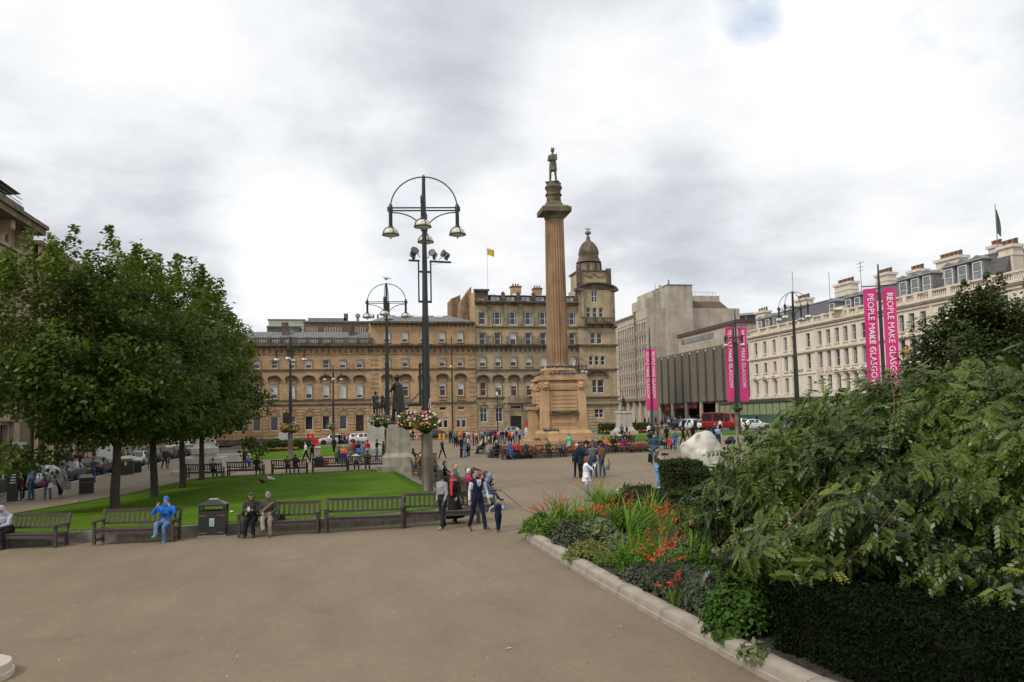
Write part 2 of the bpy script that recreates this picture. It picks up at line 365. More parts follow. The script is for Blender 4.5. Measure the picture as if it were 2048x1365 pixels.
LAWN_PTS=[(-17.9,28.2),(-10.2,27.75),(-3.0,26.95),(2.2,26.7),(4.0,27.6),(4.35,28.6),(4.0,34.0),(3.72,42),(3.5,48.3),(3.1,52.8),(1.9,55.4),(-2.6,56.0),(-5.2,56.8),(-8.4,57.6),(-9.6,56.2),(-10.6,52.5),(-11.6,46.5),(-12.9,40.5),(-14.3,35),(-15.9,30.8)]
def smooth_poly(p,n=4):
 out=[];k=len(p)
 for i in range(k):
  p0,p1,p2,p3=(np.array(p[(i+j-1)%k])for j in range(4))
  for t in np.linspace(0,1,n,endpoint=False):
   out.append(tuple(.5*((2*p1)+(-p0+p2)*t+(2*p0-5*p1+4*p2-p3)*t*t+(-p0+3*p1-3*p2+p3)*t**3)))
 return out
LAWN=smooth_poly(LAWN_PTS)
def lawn_h(y):return .06+.24*max(0,min(1,(46-y)/18))
def lawn_sheet(poly,name,hfun,inset=.24,kerb=True,kmat=GRANITE):
 n=len(poly);c=np.mean(poly,axis=0)
 inn=[]
 for i,(x,y)in enumerate(poly):
  t=np.array(poly[(i+1)%n])-np.array(poly[i-1]);t=t/np.linalg.norm(t);nm=np.array([-t[1],t[0]])
  if np.dot(nm,c-np.array([x,y]))<0:nm=-nm
  inn.append((x+nm[0]*inset,y+nm[1]*inset))
 vs=[];fs=[]
 rings=[1,.93,.8,.6,.35,.12]
 for r in rings:
  for x,y in inn:
   X,Y=c[0]+(x-c[0])*r,c[1]+(y-c[1])*r;vs.append((X,Y,gz(X)+hfun(Y)+.02+.10*(1-r)))
 for k in range(len(rings)-1):
  for i in range(n):fs.append((k*n+i,k*n+(i+1)%n,(k+1)*n+(i+1)%n,(k+1)*n+i))
 fs.append(tuple(range((len(rings)-1)*n,len(rings)*n)))
 o=MB().add(vs,fs).build(name,GRASS,smooth=60);tag(o,kind='structure')
 b=MB()
 for i in range(n):
  j=(i+1)%n;a,d=poly[i],poly[j];ai,di=inn[i],inn[j]
  L_=math.hypot(d[0]-a[0],d[1]-a[1]);g=.006/max(L_,.1)
  def lp(p,q,t):return(p[0]+(q[0]-p[0])*t,p[1]+(q[1]-p[1])*t)
  q=[lp(a,d,g),lp(a,d,1-g),lp(ai,di,1-g),lp(ai,di,g)]
  vs=[(x,y,gz(x)-.1)for x,y in q]+[(x,y,gz(x)+hfun(y)+(.03 if k<2 else .045))for k,(x,y)in enumerate(q)]
  b.add(vs,[(4,5,6,7),(0,1,5,4),(1,2,6,5),(2,3,7,6),(3,0,4,7)])
 k=b.build('lawn_kerb',kmat);tag(k,kind='structure')
 return o
KERB_D=M('stained_granite',(.16,.14,.12),.85,.35,2.5,.5,60,detail=6)
lawn_sheet(LAWN,'lawn',lawn_h,kmat=KERB_D)
def px_poly(pts):return[tuple(G(x,y)[:2])for x,y in pts]
lawn_sheet(smooth_poly(px_poly([(470,922),(500,899),(620,894.5),(760,891),(768,897),(755,908),(620,917)]),3),'lawn',lambda y:.03,.15)
lawn_sheet(smooth_poly(px_poly([(1188,886),(1196,875),(1330,868),(1480,862),(1512,864),(1505,871),(1350,877),(1240,884)]),3),'lawn',lambda y:.03,.2)
def tufts(name,poly,hfun,n,hmin=.03,hmax=.07,inset=.24,band=.5,seed=3):
 rng=np.random.default_rng(seed);k=len(poly);c=np.mean(poly,axis=0);P_=np.array(poly)
 i=rng.integers(0,k,n);t=rng.random(n)[:,None];p=P_[i]*(1-t)+P_[(i+1)%k]*t
 d=c-p;d/=np.linalg.norm(d,axis=1)[:,None];p=p+d*(inset+rng.random(n)[:,None]**2*band)
 z=np.array([gz(x)+hfun(y)for x,y in p])
 a=rng.random(n)*6.28;w=.012;h=hmin+rng.random(n)*(hmax-hmin);l=(rng.random((n,2))-.5)*.05
 b0=np.c_[p[:,0]-np.cos(a)*w,p[:,1]-np.sin(a)*w,z];b1=np.c_[p[:,0]+np.cos(a)*w,p[:,1]+np.sin(a)*w,z];tp=np.c_[p+l,z+h+.02]
 V=np.stack([b0,b1,tp],1).reshape(-1,3);F=np.arange(3*n).reshape(-1,3)
 me=soup(name,V,F,leafmat('grass_blade',(.07,.14,.012),(.14,.24,.03),.3),tint=rng.random(n))
 o=inst(name,me);tag(o,'short green blades along the edge of the big lawn','grass',kind='stuff')
tufts('grass_tufts',LAWN,lawn_h,22000)
rng=random.Random(4)
b=MB()
for k in range(150):
 p=G(rng.uniform(20,1500),1085+rng.random()**1.5*270)
 if p.x>4.6:continue
 s=rng.uniform(.008,.022);a=rng.random()*6.28;c,d=math.cos(a)*s,math.sin(a)*s*.7
 z=p.z+.006
 b.add([(p.x-c,p.y-d,z),(p.x+d,p.y-c,z+.004),(p.x+c,p.y+d,z+.012),(p.x-d,p.y+c,z)],[(0,1,2,3)],rng.choice([0,0,0,1,2]))
o=b.build('ground_litter',[M('paper_scrap',(.55,.53,.48),.8),M('dead_leaf',(.2,.11,.04),.8),M('green_scrap',(.2,.27,.12),.8)])
tag(o,'tiny paper scraps and fallen petals scattered over the buff tarmac','litter',kind='stuff')
#building kit
JOINED={'cornice_bracket','balustrade','rusticated_course','quoin','string_course','side_wall','cornice','plinth','roof','balcony','window_balconet','cornice_trim','rail'}
class Bld:
 """a building: an Empty at its foot, parts in facade coordinates (u along, d out of the wall, z up)"""
 def __init__(s,name,base,xf,rz,label,cat='building',group=None):
  s.base=Vector(base);s.x=xf;s.rz=rz;s.root=thing(name,base,label,cat,group);s.parts={}
 def xf(s,u,d,z):p=s.x(u,d,z);return(p[0]-s.base[0],p[1]-s.base[1],p[2]-s.base[2])
 def mb(s,part,mat,smooth=None):
  k=(part,mat.name)
  if k not in s.parts:s.parts[k]=(MB(s.xf),part,mat,smooth)
  return s.parts[k][0]
 def pc(s,part,mat,smooth=None):
  b=MB(s.xf);s.parts[(part,mat.name,len(s.parts))]=(b,part,mat,smooth);return b
 def done(s):
  for b,part,mat,sm in s.parts.values():
   if not b.f:continue
   o=b.build(part,mat,s.root,smooth=sm)
   if part in JOINED:o['kind']='stuff'
 def wall(s,u0,u1,z0,z1,holes,mat,d=0.0,depth=.34,part='wall'):
  b=s.mb(part,mat);us=sorted({u0,u1,*[h[0]for h in holes],*[h[1]for h in holes]});zs=sorted({z0,z1,*[h[2]for h in holes],*[h[3]for h in holes]})
  us=[u for u in us if u0<=u<=u1];zs=[z for z in zs if z0<=z<=z1]
  for j in range(len(zs)-1):
   run=None
   for i in range(len(us)-1):
    cu,cz=(us[i]+us[i+1])/2,(zs[j]+zs[j+1])/2
    solid=not any(h[0]<cu<h[1]and h[2]<cz<h[3]for h in holes)
    if solid and run is None:run=us[i]
    if run is not None and(not solid or i==len(us)-2):
     e=us[i+1]if solid else us[i]
     b.add([(run,d,zs[j]),(e,d,zs[j]),(e,d,zs[j+1]),(run,d,zs[j+1])],[(0,1,2,3)]);run=None
  for a,c,e,f in holes:
   b.add([(a,d,e),(c,d,e),(c,d,f),(a,d,f),(a,d-depth,e),(c,d-depth,e),(c,d-depth,f),(a,d-depth,f)],[(0,1,5,4),(1,2,6,5),(2,3,7,6),(3,0,4,7)])
 def put(s,name,me,u,d,z,parent=None,scale=(1,1,1)):
  return inst(name,me,parent or s.root,s.xf(u,d,z),(0,0,s.rz),scale)
 def win(s,u,z0,z1,w,d=-.24,blind=0.0,style='sash',frame=None,pane=None,name='window'):
  frame=frame or WHITE_FR;pane=pane or GLASS;h=z1-z0;w=round(w,2);h=round(h,2)
  fm=mesh_once(('fr',w,h,style,frame.name),lambda:win_frame(w,h,style,frame))
  o=s.put(name,fm,u,d,(z0+z1)/2)
  pm=mesh_once(('pn',w,h,pane.name),lambda:MB().add([(-w/2,.03,-h/2),(w/2,.03,-h/2),(w/2,.03,h/2),(-w/2,.03,h/2)],[(0,1,2,3)]).mesh('pane',pane))
  inst('pane',pm,o)
  if blind>.02:
   q=round(blind,1)
   bm=mesh_once(('bl',w,h,q),lambda:MB().add([(-w/2+.05,.018,h/2-h*q),(w/2-.05,.018,h/2-h*q),(w/2-.05,.018,h/2),(-w/2+.05,.018,h/2)],[(0,1,2,3)]).mesh('blind',BLIND))
   inst('blind',bm,o)
  return o
def win_frame(w,h,style,mat):
 b=MB();t=.085
 b.box(-w/2,-w/2+t,-.05,.05,-h/2,h/2);b.box(w/2-t,w/2,-.05,.05,-h/2,h/2)
 b.box(-w/2+t,w/2-t,-.05,.05,-h/2,-h/2+t*1.3);b.box(-w/2+t,w/2-t,-.05,.05,h/2-t,h/2)
 if style in('sash','twin','triple'):b.box(-w/2+t,w/2-t,-.045,.028,-.035,.035)
 if style=='twin':b.box(-.06,.06,-.06,.06,-h/2+t*1.3,h/2-t)
 if style=='triple':
  for x in(-w*.27,w*.27):b.box(x-.05,x+.05,-.06,.06,-h/2+t*1.3,h/2-t)
 if style=='cross':b.box(-.03,.03,-.045,.028,-h/2+t,h/2-t);b.box(-w/2+t,w/2-t,-.044,.027,h*.15,h*.15+.05)
 return b.mesh('window',mat)
def hood(w,rise,mat,name='pediment',tri=False):
 """window hood on two brackets: segmental arch or triangle (local x along the wall, -y out of it)"""
 b=MB();n=2 if tri else 10;W2=w/2
 b.box(-W2,W2,-.34,0,-.12,0)
 prev=None
 for k in range(n):
  def pt(t):
   a=-1+2*t;z=rise*(1-abs(a))if tri else rise*math.sqrt(max(0,1-a*a));return a*W2,z
  (x0,z0),(x1,z1)=pt(k/n),pt((k+1)/n);th=.17
  i0,i1=(x0*.86,max(.0,z0-th)),(x1*.86,max(.0,z1-th))
  vs=[(x0,-.34,z0),(x1,-.34,z1),(i1[0],-.34,i1[1]),(i0[0],-.34,i0[1]),(x0,0,z0),(x1,0,z1),(i1[0],0,i1[1]),(i0[0],0,i0[1])]
  b.add(vs,[(0,1,2,3),(0,4,5,1),(3,2,6,7)])
  b.add([(i0[0],-.1,0),(i1[0],-.1,0),(i1[0],-.1,i1[1]),(i0[0],-.1,i0[1])],[(0,1,2,3)])
 for x in(-W2*.8,W2*.8):b.box(x-.09,x+.09,-.24,0,-.55,-.12);b.box(x-.07,x+.07,-.14,0,-.75,-.55)
 return b.mesh(name,mat)
def surround(w,h,mat,t=.2,sill=True,key=False):
 b=MB();p=.09
 b.box(-w/2-t,-w/2,-p,0,-h/2,h/2);b.box(w/2,w/2+t,-p,0,-h/2,h/2);b.box(-w/2-t,w/2+t,-p,0,h/2,h/2+t*.9)
 if sill:b.box(-w/2-t-.06,w/2+t+.06,-.2,0,-h/2-.16,-h/2)
 if key:b.box(-.14,.14,-.16,0,h/2-.02,h/2+.42)
 return b.mesh('window_surround',mat)
def balusters(b,u0,u1,z0,z1,d0,d1,pitch=.33,r=.1):
 n=max(1,int((u1-u0)/pitch))
 for k in range(n):
  u=u0+(k+.5)*(u1-u0)/n;dm=(d0+d1)/2;h=z1-z0
  prof=[(r*.8,0),(r,h*.3),(r*.45,h*.65),(r*.8,h)]
  vs=[];fs=[]
  for i,(q,z)in enumerate(prof):
   for j in range(5):a=j*1.2566;vs.append((u+q*math.cos(a),dm+q*math.sin(a),z0+z))
  for i in range(3):
   for j in range(5):fs.append((i*5+j,i*5+(j+1)%5,(i+1)*5+(j+1)%5,(i+1)*5+j))
  b.add(vs,fs)
def brackets(b,u0,u1,z0,z1,d,pitch,w=.22):
 n=int((u1-u0)/pitch)
 for k in range(n+1):
  u=u0+k*(u1-u0)/n;b.box(u-w/2,u+w/2,0,d,z0+(z1-z0)*.4,z1);b.box(u-w/2,u+w/2,0,d*.55,z0,z0+(z1-z0)*.4)
#west side: sandstone ranges
SAND=ashlar('golden_sandstone',(.50,.33,.18),(.40,.265,.147),(.12,.085,.055),1.1,.42,sootamt=.25)
SAND_T=M('carved_sandstone',(.38,.26,.155),.85,.3,.7,.4,14,coord='Object',streak=.45)
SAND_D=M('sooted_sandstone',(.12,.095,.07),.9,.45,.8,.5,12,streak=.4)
SAND2=ashlar('grey_buff_sandstone',(.445,.35,.215),(.37,.29,.18),(.10,.08,.055),1.2,.45,sootamt=.35)
SAND2_T=M('grey_carved_sandstone',(.31,.245,.165),.85,.35,.8,.4,14,streak=.5)
YW=145.0
def wx(px,py=700):return onY(px,py,YW)[0]
def wz(px,py):return onY(px,py,YW)[1]
def xfW(u,d,z):return(u,YW-d,z)
def rustic(b,u0,u1,z0,z1,holes,ch=.55,proud=.12,gap=.13):
 n=int((z1-z0)/ch)
 for k in range(n):
  a,c=z0+k*(z1-z0)/n+gap/2,z0+(k+1)*(z1-z0)/n-gap/2
  cuts=sorted([(h[0]-.3,h[1]+.3)for h in holes if h[2]<c and h[3]>a])
  u=u0
  for q in cuts+[(u1,u1)]:
   if q[0]>u+.05:b.box(u,q[0],0,proud,a,c)
   u=max(u,q[1])
def arch_head(w,rise,mat,name='arched_head'):
 """round stone head over a ground floor opening with a keystone"""
 b=MB();n=10;r1=w/2;r2=r1+.3
 for k in range(n):
  a0,a1=math.pi*k/n,math.pi*(k+1)/n
  q=[(-r1*math.cos(a0),rise*math.sin(a0)),(-r1*math.cos(a1),rise*math.sin(a1)),(-r2*math.cos(a1),(rise+.3)*math.sin(a1)),(-r2*math.cos(a0),(rise+.3)*math.sin(a0))]
  b.add([(x,-.12,z)for x,z in q]+[(x,0,z)for x,z in q],[(0,1,2,3),(0,1,5,4),(3,2,6,7)])
 b.add([(-r1*math.cos(math.pi*k/n),-.03,rise*math.sin(math.pi*k/n))for k in range(n+1)],[tuple(range(n+1))])
 b.box(-.13,.13,-.2,0,rise-.02,rise+.5)
 return b.mesh(name,mat)
def west_left():
 B=Bld('stone_office',(4.4,YW,-.2),xfW,0,'long golden sandstone office range with arched ground windows and a rooftop balustrade','building',)
 u0=-26.0;u1=wx(741);u2=wx(951)
 z=lambda py,px=650:wz(px,py)
 GZ0=-.4
 cols=[wx(548.6)+(wx(718.7)-wx(548.6))/5*k for k in range(-4,6)];w=1.06
 ccols=[wx(774),wx(810),wx(847),wx(884),wx(920)]
 rows=[(z(737),z(720.5),w),(z(797),z(767.7),w),(z(860),z(832),1.3)]
 holes=[];wins=[]
 for k,u in enumerate(cols):
  for r,(a,c,ww)in enumerate(rows):
   if r==2 and k==9:a,ww=z(867,720),1.35
   holes.append((u-ww/2,u+ww/2,a,c));wins.append((k,r,u,a,c,ww))
 zc=wz(741,692)
 zs2=(wz(741,808),wz(741,740))
 B.wall(u0,u1,GZ0,zc,holes,SAND)
 rng=random.Random(3)
 for k,r,u,a,c,ww in wins:
  if r==2 and k==9:
   o=B.put('door',MB().box(-ww/2,ww/2,0,.1,0,c-a).mesh('door',M('dark_door',(.02,.017,.014),.5,.3)),u,-.3,a)
   inst('handle',MB().box(.1,.16,-.08,0,1.0,1.3).mesh('handle',M('brass',(.4,.3,.1),.35,metal=1)),o)
  else:B.win(u,a,c,ww,blind=[rng.choice([.4,.5,.6,0]),rng.choice([.8,.9,1.0,.7]),0][r],style='sash' if r<2 else 'plain')
  h=c-a
  if r<2:B.put('window_surround',mesh_once(('sur',round(ww,2),round(h,2),'a'),lambda:surround(ww,h,SAND_T)),u,0,(a+c)/2)
  if r==1:B.put('pediment',mesh_once('hoodL',lambda:hood(2.3,.62,SAND_D)),u,0,z(757.5))
  if r==2:B.put('arched_head',mesh_once(('ah',round(ww,2)),lambda:arch_head(ww+.2,z(820)-z(831),SAND_T)),u,0,z(831.5))
 holes=[];ztop=wz(850,648)
 ra=[(wz(850,685),wz(850,664),1.12),(wz(850,734),wz(850,718),1.06),(wz(850,793),wz(850,764.6),1.08),(wz(850,822),wz(850,814.5),1.3)]
 lst=[]
 for k,u in enumerate(ccols):
  for r,(a,c,ww)in enumerate(ra):holes.append((u-ww/2,u+ww/2,a,c));lst.append((k,r,u,a,c,ww))
  for s in(-.5,.5):a,c=wz(850,857),wz(850,835.5);holes.append((u+s-.4,u+s+.4,a,c));lst.append((k,4,u+s,a,c,.8))
 B.wall(u1,u2,GZ0,ztop,holes,SAND,d=.12)
 for k,r,u,a,c,ww in lst:
  B.win(u,a,c,ww,d=-.12,blind=[.7,.4,rng.choice([.3,.4,.5]),0,.3][r],style='sash' if r<3 else 'plain');h=c-a
  if r<3:B.put('window_surround',mesh_once(('sur',round(ww,2),round(h,2),'a'),lambda:surround(ww,h,SAND_T)),u,.12,(a+c)/2)
  if r==2:B.put('pediment',mesh_once('hoodL',lambda:hood(2.3,.62,SAND_D)),u,.12,wz(850,754.5));bb=B.mb('window_balconet',SAND_T);bb.box(u-.7,u+.7,.121,.35,a-.75,a-.62);balusters(bb,u-.6,u+.6,a-.62,a-.12,.16,.3,.2,.07);bb.box(u-.7,u+.7,.121,.35,a-.12,a-.02)
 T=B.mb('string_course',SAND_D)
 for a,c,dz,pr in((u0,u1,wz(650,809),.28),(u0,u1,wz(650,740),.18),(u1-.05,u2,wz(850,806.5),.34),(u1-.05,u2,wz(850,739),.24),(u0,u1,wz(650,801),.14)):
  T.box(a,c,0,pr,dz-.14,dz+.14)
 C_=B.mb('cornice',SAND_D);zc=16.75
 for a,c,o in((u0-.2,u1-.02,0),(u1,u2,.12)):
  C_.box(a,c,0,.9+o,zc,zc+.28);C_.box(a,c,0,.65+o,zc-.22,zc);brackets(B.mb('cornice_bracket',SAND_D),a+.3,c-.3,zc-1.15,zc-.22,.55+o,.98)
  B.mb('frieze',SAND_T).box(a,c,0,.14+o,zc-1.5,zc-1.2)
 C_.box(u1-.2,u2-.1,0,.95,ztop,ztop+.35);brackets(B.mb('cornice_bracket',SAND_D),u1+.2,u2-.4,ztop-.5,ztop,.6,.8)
 rb=B.mb('rusticated_course',SAND)
 rustic(rb,u0,u1-.4,.55,wz(650,811)-.1,[h for h in[(u-.65,u+.65,rows[2][0]-.1,z(819))for u in cols]])
 rustic(rb,u1,u2,.55,wz(850,810),[(u-1.0,u+1.0,wz(850,858),wz(850,812))for u in ccols],proud=.19)
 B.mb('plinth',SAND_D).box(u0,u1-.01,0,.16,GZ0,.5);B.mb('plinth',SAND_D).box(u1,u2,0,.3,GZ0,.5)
 for zq in range(24):
  if zq%2==0:
   for uu in(u1+.06,u2-1.3):B.mb('quoin',SAND_T).box(uu,uu+1.2,.121,.2,6.6+zq*.42,6.6+zq*.42+.38)
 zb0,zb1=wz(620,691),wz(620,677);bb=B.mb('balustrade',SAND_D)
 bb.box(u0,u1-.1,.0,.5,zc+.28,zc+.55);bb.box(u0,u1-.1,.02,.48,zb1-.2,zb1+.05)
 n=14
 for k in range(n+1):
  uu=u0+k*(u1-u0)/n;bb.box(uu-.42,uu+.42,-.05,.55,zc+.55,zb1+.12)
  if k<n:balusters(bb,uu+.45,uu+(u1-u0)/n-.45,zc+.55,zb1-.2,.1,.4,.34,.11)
 B.mb('side_wall',SAND).box(u0,u1-.001,-16,-.36,GZ0,zc+.2)
 B.mb('side_wall',SAND).box(u1+.001,u2,-16,-.25,GZ0,ztop)
 zr=wz(600,667)
 B.mb('roof',SLATE).frustum(u0,u1-.1,-14,-1.0,zc+.25,u0+2.6,u1-.1,-12,-4.4,zr+.7)
 rt=B.mb('roof',SLATE);zr2=22.75
 rt.frustum(u1+.02,u2-.1,-12,.7,ztop+.355,u1+3.3,u2-4.4,-7,-5,zr2+.25)
 for k,px in enumerate((803,840,881)):
  uu=wx(px,633);B.put('skylight',mesh_once('skyl',lambda:MB().obox((0,0,0),(.85,0,0),(0,.35,.15),(0,-.03,.07)).mesh('skylight',M('skylight_glass',(.6,.65,.68),.2))),uu,-3.3,ztop+1.75)
 for px,ww,top in((568,1.2,650),(704,1.0,648)):
  uu=wx(px,660);B.pc('chimney',SAND_D).box(uu-ww/2,uu+ww/2,-5,-3.5,zc+1,wz(px,top)+.3)
 for px in(748,757):B.pc('chimney_pot',M('terracotta',(.3,.12,.07),.8)).lathe([(.2,0),(.16,.7),(.2,.75)],8,(wx(px,640),-3,ztop+1.3))
 B.done();return u2
west_u2=west_left()
def rear_blocks():
 """taller blocks that show over the roof of the stone range"""
 def wx2(px,py):return onY(px,py,172)
 B=Bld('flat_roofed_block',(wx2(660,640)[0],172,0),lambda u,d,z:(u,172-d,z),0,'brown brick flat roofed office block showing above the stone range roof')
 BR=ashlar('brown_brick',(.17,.105,.065),(.14,.09,.06),(.12,.1,.08),.45,.15,sootamt=.3)
 x0,z1=wx2(608,647);x1,_=wx2(738,647);zt=wx2(650,645)[1]
 z0=12;hs=[]
 for a,c in((647,684),(709,732),(612,636)):
  ua,uc=wx2(a,660)[0],wx2(c,660)[0];n=5 if c-a<30 else 7
  for k in range(n):w=(uc-ua)/n;hs.append((ua+k*w+.12,ua+(k+1)*w-.12,wx2(650,667)[1],wx2(650,653)[1]))
 B.wall(x0,x1,z0,zt,hs,BR)
 for a,c,e,f in hs:B.win((a+c)/2,e,f,c-a,d=-.2,style='cross')
 B.mb('side_wall',BR).box(x0+.01,x1-.01,-14,-.36,z0,zt-.01)
 B.mb('roof',LEAD).box(x0-.2,x1+.2,-14,.25,zt,zt+.3)
 a,c=wx2(615,640)[0],wx2(692,640)[0];B.mb('plant_room',LEAD).box(a,c,-12,-2,zt+.3,wx2(650,634)[1])
 ch=wx2(692,640)[0];B.pc('chimney',BR).box(ch-.45,ch+.45,-3,-2,zt,wx2(692,625)[1])
 vt=wx2(716,640)[0];B.mb('roof_vent',LEAD).lathe([(.3,0),(.3,1.2),(.55,1.3),(.5,1.9),(.2,2.1)],8,(vt,-3,zt+.2))
 B.done()
 B=Bld('striped_block',(wx2(570,650)[0],178,0),lambda u,d,z:(u,178-d,z),0,'distant block clad in pale green and white horizontal panels')
 f=lambda px,py:onY(px,py,178)
 x0,x1,zt=f(537,650)[0],f(609,650)[0],f(570,641)[1]
 B.mb('wall',M('pale_cladding',(.45,.46,.42),.7,.08)).box(x0,x1,-10,0,12,zt)
 for k in range(6):B.put('cladding_panel',mesh_once('clad',lambda:MB().box(-(x1-x0)/2,(x1-x0)/2,-.06,0,0,.38).mesh('cladding_panel',M('green_cladding',(.42,.45,.28),.6,.1))),(x0+x1)/2,.002,zt-.6-k*.72)
 B.mb('roof',LEAD).box(x0-.2,x1+.2,-10,.2,zt,zt+.25);B.done()
 B=Bld('stone_attic',(wx2(555,660)[0],160,0),lambda u,d,z:(u,160-d,z),0,'small sooty stone attic with one window behind the balustrade')
 f=lambda px,py:onY(px,py,160);x0,x1,zt=f(534,660)[0],f(600,660)[0],f(560,655)[1]
 hz=[(f(576,660)[0],f(586,660)[0],f(580,664)[1],f(580,652)[1])]
 B.wall(x0,x1,14,zt,[(h[0],h[1],h[2],min(h[3],zt-.1))for h in hz],SAND_D)
 h=hz[0];B.win((h[0]+h[1])/2,h[2],min(h[3],zt-.1),h[1]-h[0],style='cross');B.mb('side_wall',SAND_D).box(x0,x1,-6,-.36,14,zt-.01)
 B.mb('roof',SLATE).box(x0-.1,x1+.1,-6,.15,zt,zt+.25);a=f(569,650)[0];B.pc('chimney',SAND_D).box(a-.6,a+.6,-2,-1,zt,zt+1.1);B.done()
rear_blocks()
def merchants():
 B=Bld('domed_stone_building',(37,YW,-.2),xfW,0,'tall sooty sandstone building with a domed corner tower and dormered mansard roof')
 u0=west_u2+.03;u1=wx(1157);u2=wx(1230);Z=lambda py,px=1050:wz(px,py);G0=-.4
 cols=[wx(p)for p in(965,995.6,1026.5,1057,1086.5,1116,1145)]
 rng=random.Random(5)
 rows=[(Z(650),Z(625),1.75,'triple'),(Z(690),Z(666),1.12,'sash'),(Z(733),Z(714.5),1.12,'sash'),(Z(792),Z(764),1.15,'sash')]
 holes=[];lst=[]
 for k,u in enumerate(cols):
  for r,(a,c,w,st)in enumerate(rows):
   if r==0 and k==0:w,st=1.3,'sash'
   holes.append((u-w/2,u+w/2,a,c));lst.append((k,r,u,a,c,w,st))
  if k not in(2,):
   a,c=Z(843),Z(815);holes.append((u-.68,u+.68,a,c));lst.append((k,4,u,a,c,1.36,'cross'))
 ud=wx(1029.5);dz0,dz1=Z(860),Z(832);holes.append((ud-1.05,ud+1.05,dz0,dz1));holes.append((ud-1.0,ud+1.0,Z(818.5),Z(811)))
 zt=Z(607)
 B.wall(u0,u1,G0,zt,holes,SAND2)
 WARM=M('warm_lit_interior',(.10,.035,.02),.4,.6,1.6)
 for k,r,u,a,c,w,st in lst:
  B.win(u,a,c,w,blind=[.0,rng.choice([0,0,.5]),rng.choice([.5,.9,.6]),rng.choice([.3,.4,0]),0][r],style=st,pane=WARM if r==3 and k in(0,1,2,3)else None)
  h=c-a
  if r in(1,2,3):B.put('window_surround',mesh_once(('sur2',round(w,2),round(h,2)),lambda:surround(w,h,SAND2_T)),u,0,(a+c)/2)
  if r==3:B.put('pediment',mesh_once('hoodM',lambda:hood(2.4,.75,SAND_D)),u,0,Z(757))
  if r==1 and k<6:B.pc('carved_panel',SAND2_T).box((u+cols[k+1])/2-.5,(u+cols[k+1])/2+.5,0,.22,Z(690),Z(672));B.pc('carved_panel',SAND2_T).box((u+cols[k+1])/2-.3,(u+cols[k+1])/2+.3,0,.3,Z(685),Z(676))
  if r==4:B.put('arched_head',mesh_once('ahm',lambda:arch_head(1.6,.62,SAND2_T)),u,0,c-.05)
  if r==0 and k<6:B.pc('pilaster',SAND2_T).box((u+cols[k+1])/2-.32,(u+cols[k+1])/2+.32,0,.3,Z(655),Z(612));B.pc('pilaster',SAND2_T).box((u+cols[k+1])/2-.42,(u+cols[k+1])/2+.42,0,.4,Z(614),Z(609))
 dm=M('dark_door',(.02,.017,.014),.5,.3)
 B.put('door',MB().box(-1.05,1.05,0,.1,0,dz1-dz0).mesh('door',dm),ud,-.3,dz0);B.win(ud,Z(818.5),Z(811),2.0,style='plain')
 E_=B.mb('entrance_porch',SAND2_T)
 for s in(-1,1):E_.box(ud+s*1.75-.45,ud+s*1.75+.45,0,.7,G0,Z(806));E_.box(ud+s*1.75-.55,ud+s*1.75+.55,0,.8,Z(822),Z(818))
 E_.box(ud-2.5,ud+2.5,0,.9,Z(806),Z(801))
 for k in range(8):
  a0,a1=math.pi*k/8,math.pi*(k+1)/8
  E_.add([(ud-2.4*math.cos(a0),.8,Z(801)+1.0*math.sin(a0)),(ud-2.4*math.cos(a1),.8,Z(801)+1.0*math.sin(a1)),(ud,.8,Z(801)),(ud-2.4*math.cos(a0),0,Z(801)+1.0*math.sin(a0)),(ud-2.4*math.cos(a1),0,Z(801)+1.0*math.sin(a1))],[(0,1,2),(0,3,4,1)])
 T=B.mb('string_course',SAND_D)
 for py,pr in((795.5,.3),(740,.2),(655,.25)):T.box(u0,u1-.02,0,pr,Z(py)-.13,Z(py)+.13)
 C_=B.mb('cornice',SAND_D);zc=16.75;C_.box(u0,u1-.02,0,.85,zc,zc+.28);C_.box(u0,u1-.02,0,.55,zc-.3,zc);brackets(B.mb('cornice_bracket',SAND_D),u0+.3,u1-.4,zc-1.0,zc-.3,.5,.9)
 C_.box(u0-.1,u1-.02,0,1.0,zt,zt+.35);C_.box(u0,u1-.02,0,.6,zt-.35,zt)
 rustic(B.mb('rusticated_course',SAND2),u0,u1-.1,.55,Z(797),[(u-.75,u+.75,Z(846),Z(806))for k,u in enumerate(cols)if k!=2]+[(ud-2.4,ud+2.4,G0,Z(797))],proud=.08)
 B.mb('plinth',SAND_D).box(u0,ud-2.5,0,.2,G0,.5);B.mb('plinth',SAND_D).box(ud+2.5,u1,0,.2,G0,.5)
 B.mb('side_wall',SAND2).box(u0,u2-.2,-18,-.36,G0,zt-.01)
 zm=Z(590);DK=M('black_slate',(.02,.021,.023),.65,.35,5)
 B.mb('roof',DK).frustum(u0+2.6,u1+2,-14,-.4,zt+.352,u0+3.4,u1+2,-13,-2.2,zm)
 B.mb('roof',LEAD).box(u0+3.3,u1+2,-13,-2.1,zm,zm+.2)
